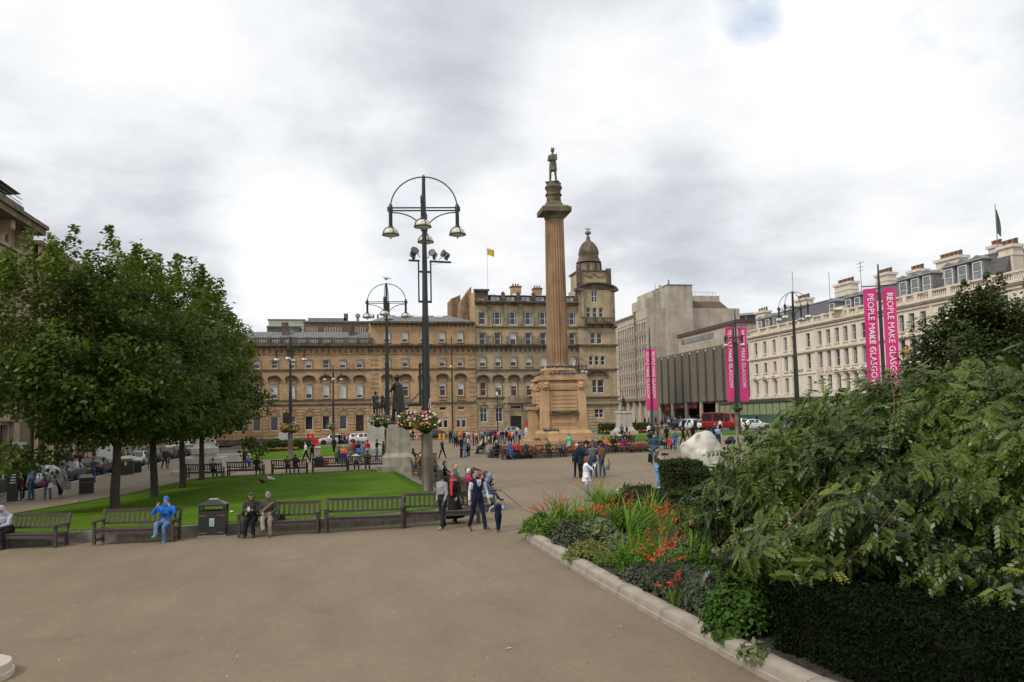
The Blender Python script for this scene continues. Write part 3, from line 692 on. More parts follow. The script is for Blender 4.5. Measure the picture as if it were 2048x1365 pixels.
 for k,px in enumerate((991,1021.5,1052,1081,1111,1140)):
  u=wx(px,600);zz0,zz1=Z(601.5),Z(594)
  d=B.put('dormer',mesh_once('dormM',lambda:MB().box(-.95,.95,.05,2,-.4,zz1-zz0+.1).box(-1.1,1.1,-.15,2.2,zz1-zz0+.1,zz1-zz0+.3).mesh('dormer',DK)),u,-.5,zz0)
  fm=mesh_once('dwin',lambda:win_frame(1.6,zz1-zz0-.05,'triple',WHITE_FR));o=inst('window',fm,d,(0,.0,(zz1-zz0)/2))
  h=(zz1-zz0)/2
  inst('pane',mesh_once('dpane',lambda:MB().add([(-.75,.03,-h+.05),(.75,.03,-h+.05),(.75,.03,h-.05),(-.75,.03,h-.05)],[(0,1,2,3)]).mesh('pane',GLASS)),d,(0,.0,h))
  if k<6:B.pc('parapet_pier',SAND_D).box(u+1.15,u+1.75,-.6,.4,zt+.35,Z(591));B.pc('parapet_pier',SAND_D).lathe([(.3,0),(.42,.3),(.1,.7)],6,(u+1.45,-.1,Z(591)))
 ug0=u0+.02;ug1=u0+2.55;zg=Z(582,960)
 B.wall(ug0,ug1,zt+.352,zg,[(wx(962.5,602)-.5,wx(962.5,602)+.5,Z(607,960)+.1+.352,Z(596,960))],SAND_D,d=-.1)
 B.win(wx(962.5,602),Z(607,960)+.45,Z(596,960),1.0);B.mb('side_wall',SAND).frustum(ug0-.05,ug1,-9,-.45,zt-4,ug0-.05,ug1,-9,-.45,zg);B.mb('cornice',SAND_D).box(ug0-.2,ug1+.2,-.5,.3,zg,zg+.3)
 for y_,p0,p1,t0_,t1_ in((158,902,921,598,590),(151,922.5,943,603,573)):
  a_,c_=onY(p0,600,y_)[0],onY(p1,600,y_)[0];za,zb_=onY(p0,t0_,y_)[1],onY(p1,t1_,y_)[1];q=B.pc('gable_wall',M('rubble_gable',(.27,.175,.105),.9,.4,1.6,.6,10,streak=.5));k_=YW-y_
  q.add([(a_,k_,15),(c_,k_,15),(c_,k_,zb_),(a_,k_,za),(a_,k_-6,15),(c_,k_-6,15),(c_,k_-6,zb_),(a_,k_-6,za)],[(0,1,2,3),(4,5,6,7),(0,4,7,3),(1,5,6,2),(3,2,6,7)])
 for px,py,w in((1031,571,1.9),(1074,575,1.6)):
  u=onY(px,py,151)[0];zq=onY(px,py,151)[1];B.pc('chimney',SAND).box(u-w/2,u+w/2,-6.8,-5.2,zm,zq-.5);B.pc('chimney',SAND_D).box(u-w/2-.12,u+w/2+.12,-6.9,-5.1,zq-.5,zq-.25)
  for q in(-.5,0,.5):B.pc('chimney_pot',M('terracotta',(.3,.12,.07),.8)).lathe([(.18,0),(.14,.55)],7,(u+q,-6,zq-.25))
 for px in(985,1047,1105):
  u=wx(px,588);B.put('rooflight',mesh_once('rfl',lambda:MB().obox((0,0,0),(1.3,0,0),(0,.5,.22),(0,-.05,.1)).mesh('rooflight',M('skylight_glass',(.6,.65,.68),.2))),u,-3.2,zm+.45)
#corner tower
 t0,t1=u1,u2;tc=(t0+t1)/2;D=.7;zz=lambda py:wz(1186,py);ztw=zz(590)
 hs=[];tl=[]
 def tw(px,py0,py1,w,st='sash'):
  u=wx(px,(py0+py1)/2);hs.append((u-w/2,u+w/2,zz(py1),zz(py0)));tl.append((u,zz(py1),zz(py0),w,st))
 for p in(1175,1187.5,1200):tw(p,616.5,636.5,.85)
 for p in(1183.5,1196.5):tw(p,666,689,.95)
 for p in(1180,1191.5,1203.5):tw(p,713,731.5,.8)
 tw(1187,760,787,.9);tw(1199.5,760,787,1.25)
 tw(1196,819,836,1.7,'twin');tw(1186.5,582,606.5,1.15,'twin')
 B.wall(t0,t1,G0,zz(578),hs,SAND2,d=D)
 for u,a,c,w,st in tl:B.win(u,a,c,w,d=D-.24,style=st)
 B.mb('side_wall',SAND2).box(t0+.001,t1,-6,D-.35,G0,zz(578)-.01)
 for py,pr in((795.5,.4),(740,.3),(655,.3),(692,.55),(810,.3)):B.mb('string_course',SAND_D).box(t0-.1,t1+.25,-.2,D+pr,zz(py)-.16,zz(py)+.16)
 B.put('pediment',mesh_once('hoodT',lambda:hood(4.3,.9,SAND_D)),wx(1193,750),D,zz(750))
 bal=B.mb('balcony',SAND_D);ub0,ub1=wx(1168,645),wx(1222,645);bal.box(ub0,ub1,D,D+1.0,zz(650),zz(646));bal.box(ub0,ub1,D+.7,D+.95,zz(639.5),zz(637.5));balusters(bal,ub0,ub1,zz(646),zz(639.5),D+.7,D+.95,.45,.12)
 for q in(0,.33,.66,1):uu=ub0+(ub1-ub0)*q;bal.box(uu-.25,uu+.25,D+.6,D+1.0,zz(646),zz(637));bal.box(uu-.2,uu+.2,D+.001,D+.7,zz(657),zz(650))
 for s in(t0+.3,t1-.9):B.pc('pilaster',SAND2_T).box(s,s+.7,D,D+.35,zz(636),zz(580))
 n=12;ap=B.mb('arched_pediment',SAND_D);rr=(t1-t0)/2+.5;rs=zz(567)-zz(581)
 for k in range(n):
  a0,a1=math.pi*k/n,math.pi*(k+1)/n;p=lambda a,q:(tc-rr*q*math.cos(a),zz(581)+rs*q*math.sin(a))
  (x0,y0),(x1,y1),(x2,y2),(x3,y3)=p(a0,1),p(a1,1),p(a1,.86),p(a0,.86)
  ap.add([(x0,D+.7,y0),(x1,D+.7,y1),(x2,D+.7,y2),(x3,D+.7,y3),(x0,-1,y0),(x1,-1,y1),(x2,D,y2),(x3,D,y3)],[(0,1,2,3),(0,4,5,1),(3,2,6,7)])
  ap.add([(x3,D+.05,y3),(x2,D+.05,y2),(tc,D+.05,zz(581))],[(0,1,2)])
 ap.box(t0-.55,t0+.9,-.3,D+.8,zz(584),zz(580));ap.box(t1-.9,t1+.55,-.3,D+.8,zz(584),zz(580))
 dy=148.6;cu=onY(1178,545,dy)[0];zd=lambda py:onY(1178,py,dy)[1];sc=149/1600
 at=B.mb('attic_block',SAND2);hw=2.95
 at.box(cu-hw,cu+hw,-3.6-hw,-3.6+hw,zz(580),zd(549));B.mb('attic_cornice',SAND_D).box(cu-hw-.3,cu+hw+.3,-3.9-hw,-3.3+hw,zd(549),zd(546.5))
 for s in(-1,1):B.pc('attic_pier',SAND_D).box(cu+s*hw-.45,cu+s*hw+.45,-3.6+hw-.4,-3.6+hw+.35,zz(578),zd(543))
 sw=B.mb('swag',SAND2_T)
 for k in range(2):sw.tube([(cu-2.1+k*2.1+q*2.1/6,-3.6+hw+.1,zd(552)-.7*math.sin(math.pi*q/6))for q in range(7)],.16,6)
 DOME=M('weathered_stone_dome',(.15,.11,.078),.9,.45,.9,.6,10,streak=.4)
 r0=24*sc
 L_=B.mb('drum',SAND2_T,smooth=40);L_.lathe([(r0,zd(547)),(r0*1.02,zd(546)),(r0*.98,zd(545)),(r0*.96,zd(529))],24,(cu,-3.6,0),cap=False)
 for k in range(8):
  a=k*math.pi/4+.39;B.pc('drum_pilaster',SAND_D).lathe([(.28,0),(.28,zd(529)-zd(545)-.05)],6,(cu+r0*math.cos(a),-3.6+r0*math.sin(a),zd(545)))
 B.mb('dome',DOME,smooth=50).lathe([(r0*1.12,zd(527)),(r0*1.1,zd(526)),(r0*.95,zd(521)),(r0*.94,zd(519.5)),(r0*.86,zd(515)),(r0*.86,zd(511)),(r0*.88,zd(510)),(r0*.84,zd(504)),(r0*.74,zd(497)),(r0*.56,zd(490)),(r0*.34,zd(485)),(r0*.2,zd(481)),(r0*.14,zd(476))],24,(cu,-3.6,0))
 for k in range(12):
  a=k*math.pi/6;B.pc('dome_rib',DOME).tube([(cu+q*r0*math.cos(a),-3.6+q*r0*math.sin(a),zd(p))for q,p in((.89,510),(.85,504),(.75,497),(.57,490),(.35,485))],.09,5)
 B.mb('finial',M('weathered_bronze',(.14,.13,.11),.5,.3),smooth=50).lathe([(.3,zd(477)),(.42,zd(475.5)),(.2,zd(474)),(.2,zd(470.5)),(.55,zd(468.5)),(.62,zd(466)),(.5,zd(464)),(.12,zd(462.5)),(.05,zd(455))],12,(cu,-3.6,0))
 B.mb('finial_ship',M('weathered_bronze',(.14,.13,.11),.5,.3)).tube([(cu-.5,-3.6,zd(457)),(cu-.3,-3.6,zd(459.5)),(cu+.3,-3.6,zd(459.5)),(cu+.5,-3.6,zd(457))],.09,6)
 rustic(B.mb('rusticated_course',SAND2),t0+.0,t1,.55,zz(797),[(h[0],h[1],h[2]-.2,h[3]+.4)for h in hs],proud=D+.1)
 B.mb('side_wall',M('red_sandstone',(.15,.07,.05),.9,.3)).box(t1-.6,t1+.35,-14,-3,G0,zz(640));B.mb('roof_plant',LEAD).box(t1-1.4,t1,-10,-8,zz(640),zz(628)+2)
 B.mb('roof',LEAD).box(t0,t1,-6,0,zz(578),zz(578)+.1)
 B.done()
 f=thing('flagpole',(B.base[0],YW+3,Z(590)),'tall white flagpole with a yellow flag on the stone mansard roof','flagpole')
 x,zt_=onY(974,496,YW+3);z0=onY(974,583,YW+3)[1];f.location=(x,YW+3,z0)
 MB().lathe([(.07,0),(.05,zt_-z0),(.09,zt_-z0+.05),(.02,zt_-z0+.15)],8).build('pole',M('white_paint',(.7,.7,.68),.5),f)
 fb=MB();nx,nz=8,4
 fb.add([(.05+1.35*i/nx,.12*math.sin(i*1.0)*i/nx,zt_-z0-.1-1.3*j/nz-.35*(i/nx)**1.3*(1-.75*j/nz*0))for j in range(nz+1)for i in range(nx+1)],[(j*(nx+1)+i,j*(nx+1)+i+1,(j+1)*(nx+1)+i+1,(j+1)*(nx+1)+i)for j in range(nz)for i in range(nx)])
 fl=fb.build('flag',M('yellow_flag',(.62,.45,.03),.7,.1),f)
 MB().add([(.5,-.03,zt_-z0-.5),(.85,-.02,zt_-z0-.6),(.85,-.02,zt_-z0-1.05),(.5,-.03,zt_-z0-.95)],[(0,1,2,3)]).build('emblem',M('grey_emblem',(.25,.24,.3),.7),fl)
merchants()
#north side
CONC=ashlar('board_marked_concrete',(.44,.39,.315),(.41,.365,.295),(.28,.245,.2),3.0,1.5,sootamt=.35,msize=.02,bump=.2)
CONC_P=M('precast_concrete',(.48,.425,.34),.85,.15,1.2,.3,30,streak=.35)
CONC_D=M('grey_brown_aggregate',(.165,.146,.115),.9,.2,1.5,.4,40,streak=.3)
BRONZE_G=glass('smoked_window_glass',(.022,.02,.018))
RED_SIGN=M('red_sign',(.42,.02,.02),.5,.05)
def text_mesh(name,txt,size,mat,ext=.006,align='CENTER',font_shear=0,space=1.0):
 cu=bpy.data.curves.new(name,'FONT');cu.body=txt;cu.size=size;cu.align_x=align;cu.align_y='CENTER';cu.extrude=ext;cu.space_character=space;cu.resolution_u=2
 o=bpy.data.objects.new(name,cu);COL.objects.link(o);bpy.context.view_layer.update()
 me=bpy.data.meshes.new_from_object(o.evaluated_get(bpy.context.evaluated_depsgraph_get()));me.name=name
 me.materials.clear();me.materials.append(mat);bpy.data.objects.remove(o);return me
XN=68.5
def xfN(u,d,z):return(XN-d,u,z)
def concrete_office():
 B=Bld('concrete_office',(XN,174,.9),xfN,R(-90),'grey concrete office tower with six rows of deep slot windows and blank end wall')
 ya=174.0;f=lambda px,py:onX(px,py,XN)
 yb=f(1230,700)[0];ym=f(1271.5,700)[0];top2=f(1292,618)[1];top1=f(1271,627)[1]
 zl=[onX(1262,p,XN)[1]for p in(644,671,698,724,751,778)]
 zl=[19.55+(5-k)*0 for k in range(6)]
 z0,z5=f(1285,783)[1],f(1285,652)[1]
 step=(z5-z0)/5;hs=[]
 for r in range(6):
  zz=z0+step*r
  for(a,b,n)in((ya+.8,ym-.5,4),(ym+.9,yb-.8,8)):
   w=(b-a)/n
   for k in range(n):hs.append((a+k*w+.28,a+(k+1)*w-.28,zz-1.05,zz+.75))
 zb=f(1285,797)[1]
 lo=[h for h in hs if h[1]<ym];hi=[h for h in hs if h[0]>ym]
 B.wall(ya,ym,zb,top2,lo,CONC_P,depth=.5);B.wall(ym,yb,zb,top1,hi,CONC_P,d=-.6,depth=.5)
 for h in hs:
  d=0 if h[1]<ym else-.6
  B.win((h[0]+h[1])/2,h[2],h[3],round(h[1]-h[0],2),d=d-.42,style='plain',frame=CONC_D,pane=BRONZE_G)
  key=('spl',round(h[1]-h[0],2))
  B.put('spandrel',mesh_once(key,lambda:MB().frustum(-(h[1]-h[0])/2-.12,(h[1]-h[0])/2+.12,-.05,0,-1.15,-(h[1]-h[0])/2,(h[1]-h[0])/2,-.42,0,-.15).mesh('spandrel',CONC_P)),(h[0]+h[1])/2,d,h[2])
 B.mb('column_strip',CONC_D).box(ym-.5,ym+.15,-.6,.25,zb,top1+.4)
 for py_r in range(7):zz=z0+step*py_r-1.55;B.mb('string_course',CONC_P).box(ya+.01,ym-.55,0,.12,zz-.1,zz+.1);B.mb('string_course',CONC_P).box(ym+.2,yb,-.59,-.46,zz-.1,zz+.1)
 xr=onY(1482,700,ya)[0];tp=onY(1400,616.5,ya)[1]
 E=MB(lambda x,y,z:(x-B.base[0],y-B.base[1],z-B.base[2]))
 E.box(XN+1.25,xr,ya-.01,ya+28,.5,tp-.02);E.box(XN+.01,XN+1.25,ya-.01,ya+.4,.5,tp-.02);E.box(XN+.01,XN+1.249,ya+.4,ya+28,top1-.3,top1-.01);E.build('end_wall',CONC,B.root)
 def eb(part,mat,px0,px1,py0,z0_,y0,y1,yy=None):
  a,c=onY(px0,py0,y0)[0],onY(px1,py0,y0)[0];zt=onY((px0+px1)/2,py0,y0)[1]
  q=MB(lambda x,y,z:(x-B.base[0],y-B.base[1],z-B.base[2]));q.box(a,c,y0,y1,z0_,zt);q.build(part,mat,B.root);return a,c,zt
 a,c,zt=eb('stair_tower',CONC,1335,1384,571.5,1,ya-1.6,ya+6)
 MB(lambda x,y,z:(x-B.base[0],y-B.base[1],z-B.base[2])).box(a-.1,c+.1,ya-1.7,ya+6.1,zt,zt+.25).build('coping',CONC_D,B.root)
 a2,c2,zt2=eb('plant_room',CONC,1306,1335,581,tp,ya+1.5,ya+12);eb('plant_room',CONC,1293,1306,596,tp,ya+2,ya+12)
 q=MB(lambda x,y,z:(x-B.base[0],y-B.base[1],z-B.base[2]))
 for k,px in enumerate((1321,1325,1329)):x=onY(px,600,ya+1.3)[0];q.box(x-.25,x+.25,ya+1.0,ya+1.5,tp,tp+5.5-k*.6)
 q.build('vent_duct',M('pale_duct',(.5,.5,.48),.6),B.root)
 a,c=onY(1385,600,ya+2)[0],onY(1454,600,ya+2)[0];z1,z2=onY(1420,602,ya+2)[1],onY(1420,593,ya+4)[1]
 q=MB(lambda x,y,z:(x-B.base[0],y-B.base[1],z-B.base[2]));q.frustum(a,c,ya+1.2,ya+20,tp,a,c-1.2,ya+3.2,ya+18,z1);q.build('mansard',M('brown_tile_hanging',(.11,.075,.055),.8,.25,6),B.root)
 q=MB(lambda x,y,z:(x-B.base[0],y-B.base[1],z-B.base[2]));q.box(a,c-1.3,ya+3.3,ya+18,z1,z2);q.build('plant_room',CONC,B.root)
 q=MB(lambda x,y,z:(x-B.base[0],y-B.base[1],z-B.base[2]))
 for k in range(9):x=a+1+k*(c-a-3)/8;q.tube([(x,ya+4,z2),(x,ya+4,z2+1.0)],.04,5)
 q.tube([(a+1,ya+4,z2+1),(c-2,ya+4,z2+1)],.04,5);q.build('rail',LEAD,B.root)['kind']='stuff'
 q=MB(lambda x,y,z:(x-B.base[0],y-B.base[1],z-B.base[2]))
 for px,py in((1310,570),(1319,570),(1291,590),(1337,560)):x,zt=onY(px,py,ya+1);q.tube([(x,ya+1,tp),(x,ya+1,zt)],.07 if px!=1337 else .22,6)
 q.build('aerial',LEAD,B.root)
 G_=B.mb('shop_glass',glass('green_shop_glass',(.03,.06,.055)));G_.box(ya+1,yb-.5,-2.5,-2.4,1,zb)
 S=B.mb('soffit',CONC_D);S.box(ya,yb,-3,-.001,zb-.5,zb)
 B.mb('end_wall',CONC_P).box(ya-.0,ya+1.4,-3,-.002,.5,zb-.5)
 u=f(1264,817)[0];B.put('shop_sign',MB().box(-3.6,3.6,0,.15,-.55,.55).mesh('shop_sign',RED_SIGN),u,-1.9,f(1264,817)[1])
 for q_ in range(5):uu=ya+3+q_*4.2;B.pc('pier',CONC_P).box(uu-.35,uu+.35,-1.2,-.4,.5,zb-.5)
 B.done()
concrete_office()
def ribbed_hall():
 X=69.5
 B=Bld('ribbed_hall',(X,136,.9),lambda u,d,z:(X-d,u,z),R(-90),'dark ribbed concrete station block with vertical slot windows over an open entrance')
 f=lambda px,py:onX(px,py,X);y0=f(1460,700)[0];y1=f(1308,740)[0];zt=f(1459,688)[1];zb=f(1459,800.5)[1]
 n=10;hs=[];step=(y1-y0)/n
 for k in range(n):hs.append((y0+k*step+step*.66,y0+k*step+step*.96,zb+.02,zt-.9))
 B.wall(y0,y1,zb,zt,[],CONC_D,d=-.8)
 for k in range(n+1):
  a=y0+k*step-(step*.04 if k else 0);c=min(y0+k*step+step*.66,y1)
  if k==n:a,c=y1-.25,y1+.1
  B.put('rib_panel',mesh_once(('rib',round(c-a,1)),lambda:MB().box(-(c-a)/2,(c-a)/2,-.8,-.01,0,zt-zb).mesh('rib_panel',CONC_D)),(a+c)/2,-.8,zb)
  if k<n:
   ww=step*.3;o=B.put('window',mesh_once('ribw',lambda:MB().box(-ww/2,ww/2,-.06,0,0,zt-zb-1.2).mesh('window',M('black_frame',(.012,.011,.01),.6))),c+ww/2,-.72,zb+.1)
   for q in range(4):inst('pane',mesh_once('ribp',lambda:MB().box(-ww*.36,ww*.36,-.03,0,0,1.7).mesh('pane',BRONZE_G)),o,(0,-.06,.7+q*2.3))
   B.put('lamp',mesh_once('uplamp',lambda:MB().ball((0,-.1,0),.22,8,5).mesh('lamp',M('pale_lamp',(.6,.62,.62),.3))),c+ww/2,-.3,zt-.35)
 B.mb('coping',CONC_D).box(y0-.1,y1+.1,-1.6,-.81,zt-.001,zt+.3)
 B.mb('side_wall',CONC_D).box(y0+.01,y1,-26,-.81,zb,zt-.02)
 za=f(1432,662)[1];A=B.mb('attic_storey',CONC);A.box(y0+3.5,y1-6,-20,-3.6,zt,zt+4.3);B.mb('attic_fascia',M('brown_fascia',(.10,.05,.04),.7)).box(y0+3.3,y1-5.8,-20.2,-3.3,zt+4.3,zt+5.0)
 B.mb('attic_window',glass('attic_glass',(.12,.12,.11))).box(y0+14,y1-8,-3.6,-3.5,zt+2.6,zt+3.6)
 for k in range(6):uu=y0+.7+k*(y1-y0-1.4)/5;B.put('column',mesh_once('stcol',lambda:MB().lathe([(.42,0),(.42,5.2)],14).mesh('column',CONC_P,40)),uu,-1.0,.8)
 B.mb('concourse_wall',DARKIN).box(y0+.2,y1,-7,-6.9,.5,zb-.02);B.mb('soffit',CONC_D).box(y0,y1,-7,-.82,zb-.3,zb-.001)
 for k,(px,w,txt)in enumerate(((1342,5.6,'Queen Street'),(1368,5.2,'Station Bar'))):
  u,z=f(px,812.5);o=B.put('fascia_sign',MB().box(-w/2,w/2,0,.2,-.55,.55).mesh('fascia_sign',RED_SIGN),u,-1.7,z)
  me=text_mesh('lettering',['QUEEN STREET','STATION'][k],.62,M('cream_lettering',(.6,.5,.42),.6));t=inst('lettering',me,o,(0,-.012,0),(R(90),0,0))
 B.mb('fascia_panel',RED_SIGN).box(f(1322,812)[0]-1.2,f(1322,812)[0]+1.6,-1.7,-1.5,f(1322,816)[1]-.6,f(1322,816)[1]+.6)
 B.pc('poster',M('blue_poster',(.05,.16,.34),.5)).box(f(1317,840)[0]-.9,f(1317,840)[0]+.9,-2.2,-2.1,1.3,3.2)
 B.pc('shop_front',glass('shop_glass',(.02,.02,.02))).box(y0+1,y0+9,-3.6,-3.5,.8,zb-.6)
 B.pc('shop_sign',M('dark_blue_sign',(.03,.03,.08),.5)).box(y0+2,y0+7.5,-3.4,-3.2,zb-1.6,zb-.8)
 B.done()
ribbed_hall()
def round_pavilion():
 p=onY(1500,640,215);B=Bld('round_pavilion',(p[0],215,0),lambda u,d,z:(p[0]+u,215-d,z),0,'distant curved glass rooftop pavilion with overhanging disc roof')
 z0,z1=onY(1500,654,215)[1],onY(1500,636,215)[1]
 B.mb('roof',M('grey_metal_roof',(.3,.31,.32),.5)).lathe([(7.4,z1),(7.4,z1+.5),(3,z1+1.2)],24);B.mb('glass_wall',GLASS).lathe([(6,z0-9),(6,z1)],20)
 for k in range(14):a=k*math.pi/7;B.mb('mullion',WHITE_FR).tube([(6.1*math.cos(a),6.1*math.sin(a),z0-9),(6.1*math.cos(a),6.1*math.sin(a),z1)],.12,5)
 B.mb('wall',CONC).box(-12,14,-8,7,0,z0-3);B.done()
 for o in B.root.children:
  if o.name.startswith('mullion'):o['kind']='stuff'
round_pavilion()
CREAM=M('cream_stucco',(.74,.66,.54),.75,.07,.6,.15,8,streak=.14)
CREAM_T=M('cream_moulding',(.69,.61,.50),.7,.08,1,.1,8,streak=.18)
XH=70.0
def hotel():
 B=Bld('cream_hotel',(XH,95,1.4),lambda u,d,z:(XH-d,u,z),R(-90),'long cream stucco hotel with rows of sash windows, balustrade, dormers and tall chimneys')
 f=lambda px,py:onX(px,py,XH);yo=lambda px,py=700:f(px,py)[0];z=lambda px,py:f(px,py)[1]
 zo=lambda X,Y:(1490+X/2.968,400+Y/2.968)
 yend=yo(1497.5);ynear=58.0;zc=16.6
 top=[62,115,170,237,282,372,440,490,542,593,643,700,758,852,925,987,1055,1165,1275,1390,1537]
 yrow=[862,850,838,828,820,805,790,780,770,760,750,738,728,712,700,690,678,655,632,608,570]
 cols=[f(*zo(X,Y))[0]for X,Y in zip(top,yrow)]
 hs=[];lst=[]
 rows=[(13.35,15.55),(9.95,12.4),(6.5,8.9)]
 for k,y in enumerate(cols):
  w=1.08
  for r,(a,c)in enumerate(rows):
   if k<3 and r==1:a,c=10.1,11.9
   hs.append((y-w/2,y+w/2,a,c));lst.append((k,r,y,a,c,w))
 G0=.5;zs=5.75
 B.wall(ynear,yend,zs,zc,hs,CREAM)
 HF=M('hotel_window_frame',(.50,.48,.46),.5,.1);rng=random.Random(2);HG=glass('hotel_glass',(.035,.042,.046),.05)
 for k,r,y,a,c,w in lst:
  B.win(y,a,c,w,d=-.26,style='sash',frame=HF,pane=HG,blind=0)
  if rng.random()<.75:
   q=inst('curtain',mesh_once('curt',lambda:MB().add([(-.38,.02,-1),(-.12,.02,-1),(-.16,.02,1),(-.38,.02,1),(.38,.02,-1),(.12,.02,-1),(.16,.02,1),(.38,.02,1)],[(0,1,2,3),(4,5,6,7)]).mesh('curtain',M('net_curtain',(.28,.28,.27),.8))),B.root.children[-1]if False else None)
   q.parent=COL.objects[-2]if False else lastwin(B);q.location=(0,0,0)
  B.put('window_sill',mesh_once('hsill',lambda:MB().box(-.72,.72,-.16,0,-.14,0).mesh('window_sill',CREAM_T)),y,0,a)
  if r==2 and 8<=k<=12 or(k<3 and r==2):B.put('pediment',mesh_once('hoodH',lambda:hood(1.9,.42,CREAM_T,tri=True)),y,0,c+.35)
  if r==2 and k in(6,7):B.put('arched_head',mesh_once('ahH',lambda:arch_head(1.5,.7,CREAM_T)),y,0,c-.05)
 S=B.mb('string_course',CREAM_T)
 for zz,pr,h in((12.75,.3,.16),(9.35,.12,.12),(16.1,.2,.1),(6.0,.25,.2)):S.box(ynear,yend,0,pr,zz-h,zz+h)
 C_=B.mb('cornice',CREAM_T);C_.box(ynear,yend+.2,0,.55,zc,zc+.22);C_.box(ynear,yend,0,.35,zc-.2,zc)
 brackets(B.mb('cornice_bracket',CREAM_T),ynear+6,cols[16]-2,12.2,12.6,.25,.5,.16)
 for py in(yend-.4,(cols[2]+cols[3])/2-.3,(cols[5]+cols[6])/2-.6,(cols[16]+cols[17])/2):B.pc('pilaster',CREAM_T).box(py-.25,py+.25,0,.14,6.2,zc-.25)
 bb=B.mb('balustrade',CREAM_T);zp=17.95
 edges=sorted([ynear+.3,*[(cols[i]+cols[i+1])/2 for i in range(0,len(cols)-1)],yend-.3])
 bb.box(ynear,yend+.1,-.35,.1,zc+.22,zc+.42);bb.box(ynear,yend+.1,-.38,.12,zp-.2,zp)
 for a,c in zip(edges[:-1],edges[1:]):
  bb.box(a-.3,a+.3,-.4,.14,zc+.42,zp+.08);balusters(bb,a+.35,c-.35,zc+.42,zp-.2,-.25,.0,.32,.1)
 m=(cols[8]+cols[9])/2
 cr=B.pc('crest',CREAM_T);cr.box(m-1.2,m+1.2,-.5,.2,zc+.42,zp+.5);cr.lathe([(1.1,0),(1.1,.0001)],20,(m,.21,zp));
 pa=(cols[16]+cols[17])/2
 B.mb('side_wall',CREAM).box(ynear,yend,-15,-.36,zs,zc+.1)
 yq=yend
 RF=M('hotel_slate',(.095,.092,.094),.7,.3,4,.4,20);zr=21.2
 B.mb('roof',RF).frustum(pa,yend-.3,-14,-.9,zc+.3,pa+.2,yend-1.5,-12,-3.6,zr-.6);B.mb('roof',LEAD).box(pa+.2,yend-1.5,-12,-3.5,zr-.6,zr-.45)
 yh=onX(2004,520,XH+1)[0]
 B.mb('roof',RF).frustum(yh,pa-.4,-14,-.7,zc+.3,yh+.3,pa-1.6,-12,-2.6,20.9);B.mb('roof',LEAD).box(yh+.3,pa-1.6,-12,-2.5,20.9,21.1)
 B.mb('roof',RF).frustum(ynear,yh-3.4,-14,-.7,zc+.3,ynear,yh-3.6,-12,-2.6,20.9)
 DM=M('lead_dormer',(.2,.2,.205),.6,.25)
 def dormer(y,zz,w=1.35,h=1.9,d=-1.3):
  o=B.put('dormer',mesh_once(('hd',w,h),lambda:MB().box(-w/2-.22,w/2+.22,.06,2.4,0,h+.2).frustum(-w/2-.4,w/2+.4,-.2,2.5,h+.2,-w/2-.35,w/2+.35,-.15,2.5,h+.36).add([(-w/2-.35,-.1,h+.36),(w/2+.35,-.1,h+.36),(0,-.1,h+.8),(-w/2-.35,2.4,h+.36),(w/2+.35,2.4,h+.36),(0,2.4,h+.8)],[(0,1,2),(0,2,5,3),(1,4,5,2)]).mesh('dormer',DM)),y,d,zz)
  inst('window',mesh_once(('hdw',w,h),lambda:win_frame(w,h,'sash',WHITE_FR)),o,(0,0,h/2));hw=w/2-.06;hh=h/2-.06
  inst('pane',mesh_once(('hdp',w,h),lambda:MB().add([(-hw,.03,-hh),(hw,.03,-hh),(hw,.03,hh),(-hw,.03,hh)],[(0,1,2,3)]).mesh('pane',glass('dormer_glass',(.16,.18,.19),.1))),o,(0,0,h/2))
 for X,Y in((88,735),(132,722),(177,708),(515,628),(612,605),(665,590),(720,577),(940,545),(1010,530),(1080,510)):
  dormer(onX(*zo(X,Y),XH+1.3)[0],18.0 if X<800 else 17.75,1.2 if X<800 else 1.35,1.5 if X<800 else 2.3)
 for X,Y in((1210,470),(1292,450),(1380,430)):dormer(onX(*zo(X,Y),XH+1.3)[0],18.0,1.35,2.2)
 POT=M('terracotta',(.3,.12,.07),.8);POTS=M('sooty_pot',(.10,.075,.05),.85,.3)
 for X,Y,wpx,n,dd in((108,665,60,4,4),(350,590,80,6,5),(600,497,115,8,6),(835,440,90,8,6),(1025,420,85,6,6),(1225,348,165,10,3.5),(1495,275,60,4,8),(1575,275,105,5,3.0)):
  px,py=zo(X,Y);y,zt=onX(px,py,XH+dd);y0_=onX(*zo(X-wpx/2,Y),XH+dd)[0];y1_=onX(*zo(X+wpx/2,Y),XH+dd)[0];hw=abs(y1_-y0_)/2*.82
  q=B.pc('chimney',CREAM_T);q.box(y-hw,y+hw,-dd-.7,-dd+.7,zc,zt-.3);q.box(y-hw-.2,y+hw+.2,-dd-.9,-dd+.9,zt-.3,zt+.05);q.box(y-hw-.08,y+hw+.08,-dd-.78,-dd+.78,zt-1.2,zt-1.0)
  for k in range(n):u=y-hw*.85+k*hw*1.7/(n-1);B.put('chimney_pot',mesh_once(('pot',k%2),lambda:MB().lathe([(.2,0),(.16,.45),(.21,.6),(.17,.7)],8).mesh('chimney_pot',[POTS,POT][k%2],40)),u,-dd,zt+.05)
 for X,Y,H in((280,430,5),(497,428,5),(683,365,7)):
  px,py=zo(X,Y);y,zt=onX(px,py,XH+6);B.mb('aerial',LEAD).tube([(XH*0+y,-6,zr-1),(y,-6,zt)],.05,5)
  if X==683:
   for q in(.3,.9,1.4):B.mb('aerial',LEAD).tube([(y-.9+q*.2,-6,zt-q),(y+.9-q*.2,-6,zt-q)],.035,4)
 rl=B.mb('rail',LEAD)
 for a,c in((cols[5]+1.5,cols[3]+1),(cols[17]+3,cols[13]-1)):
  for zz in(18.35,18.8):rl.tube([(a,.0,zz),(c,.0,zz)],.035,4)
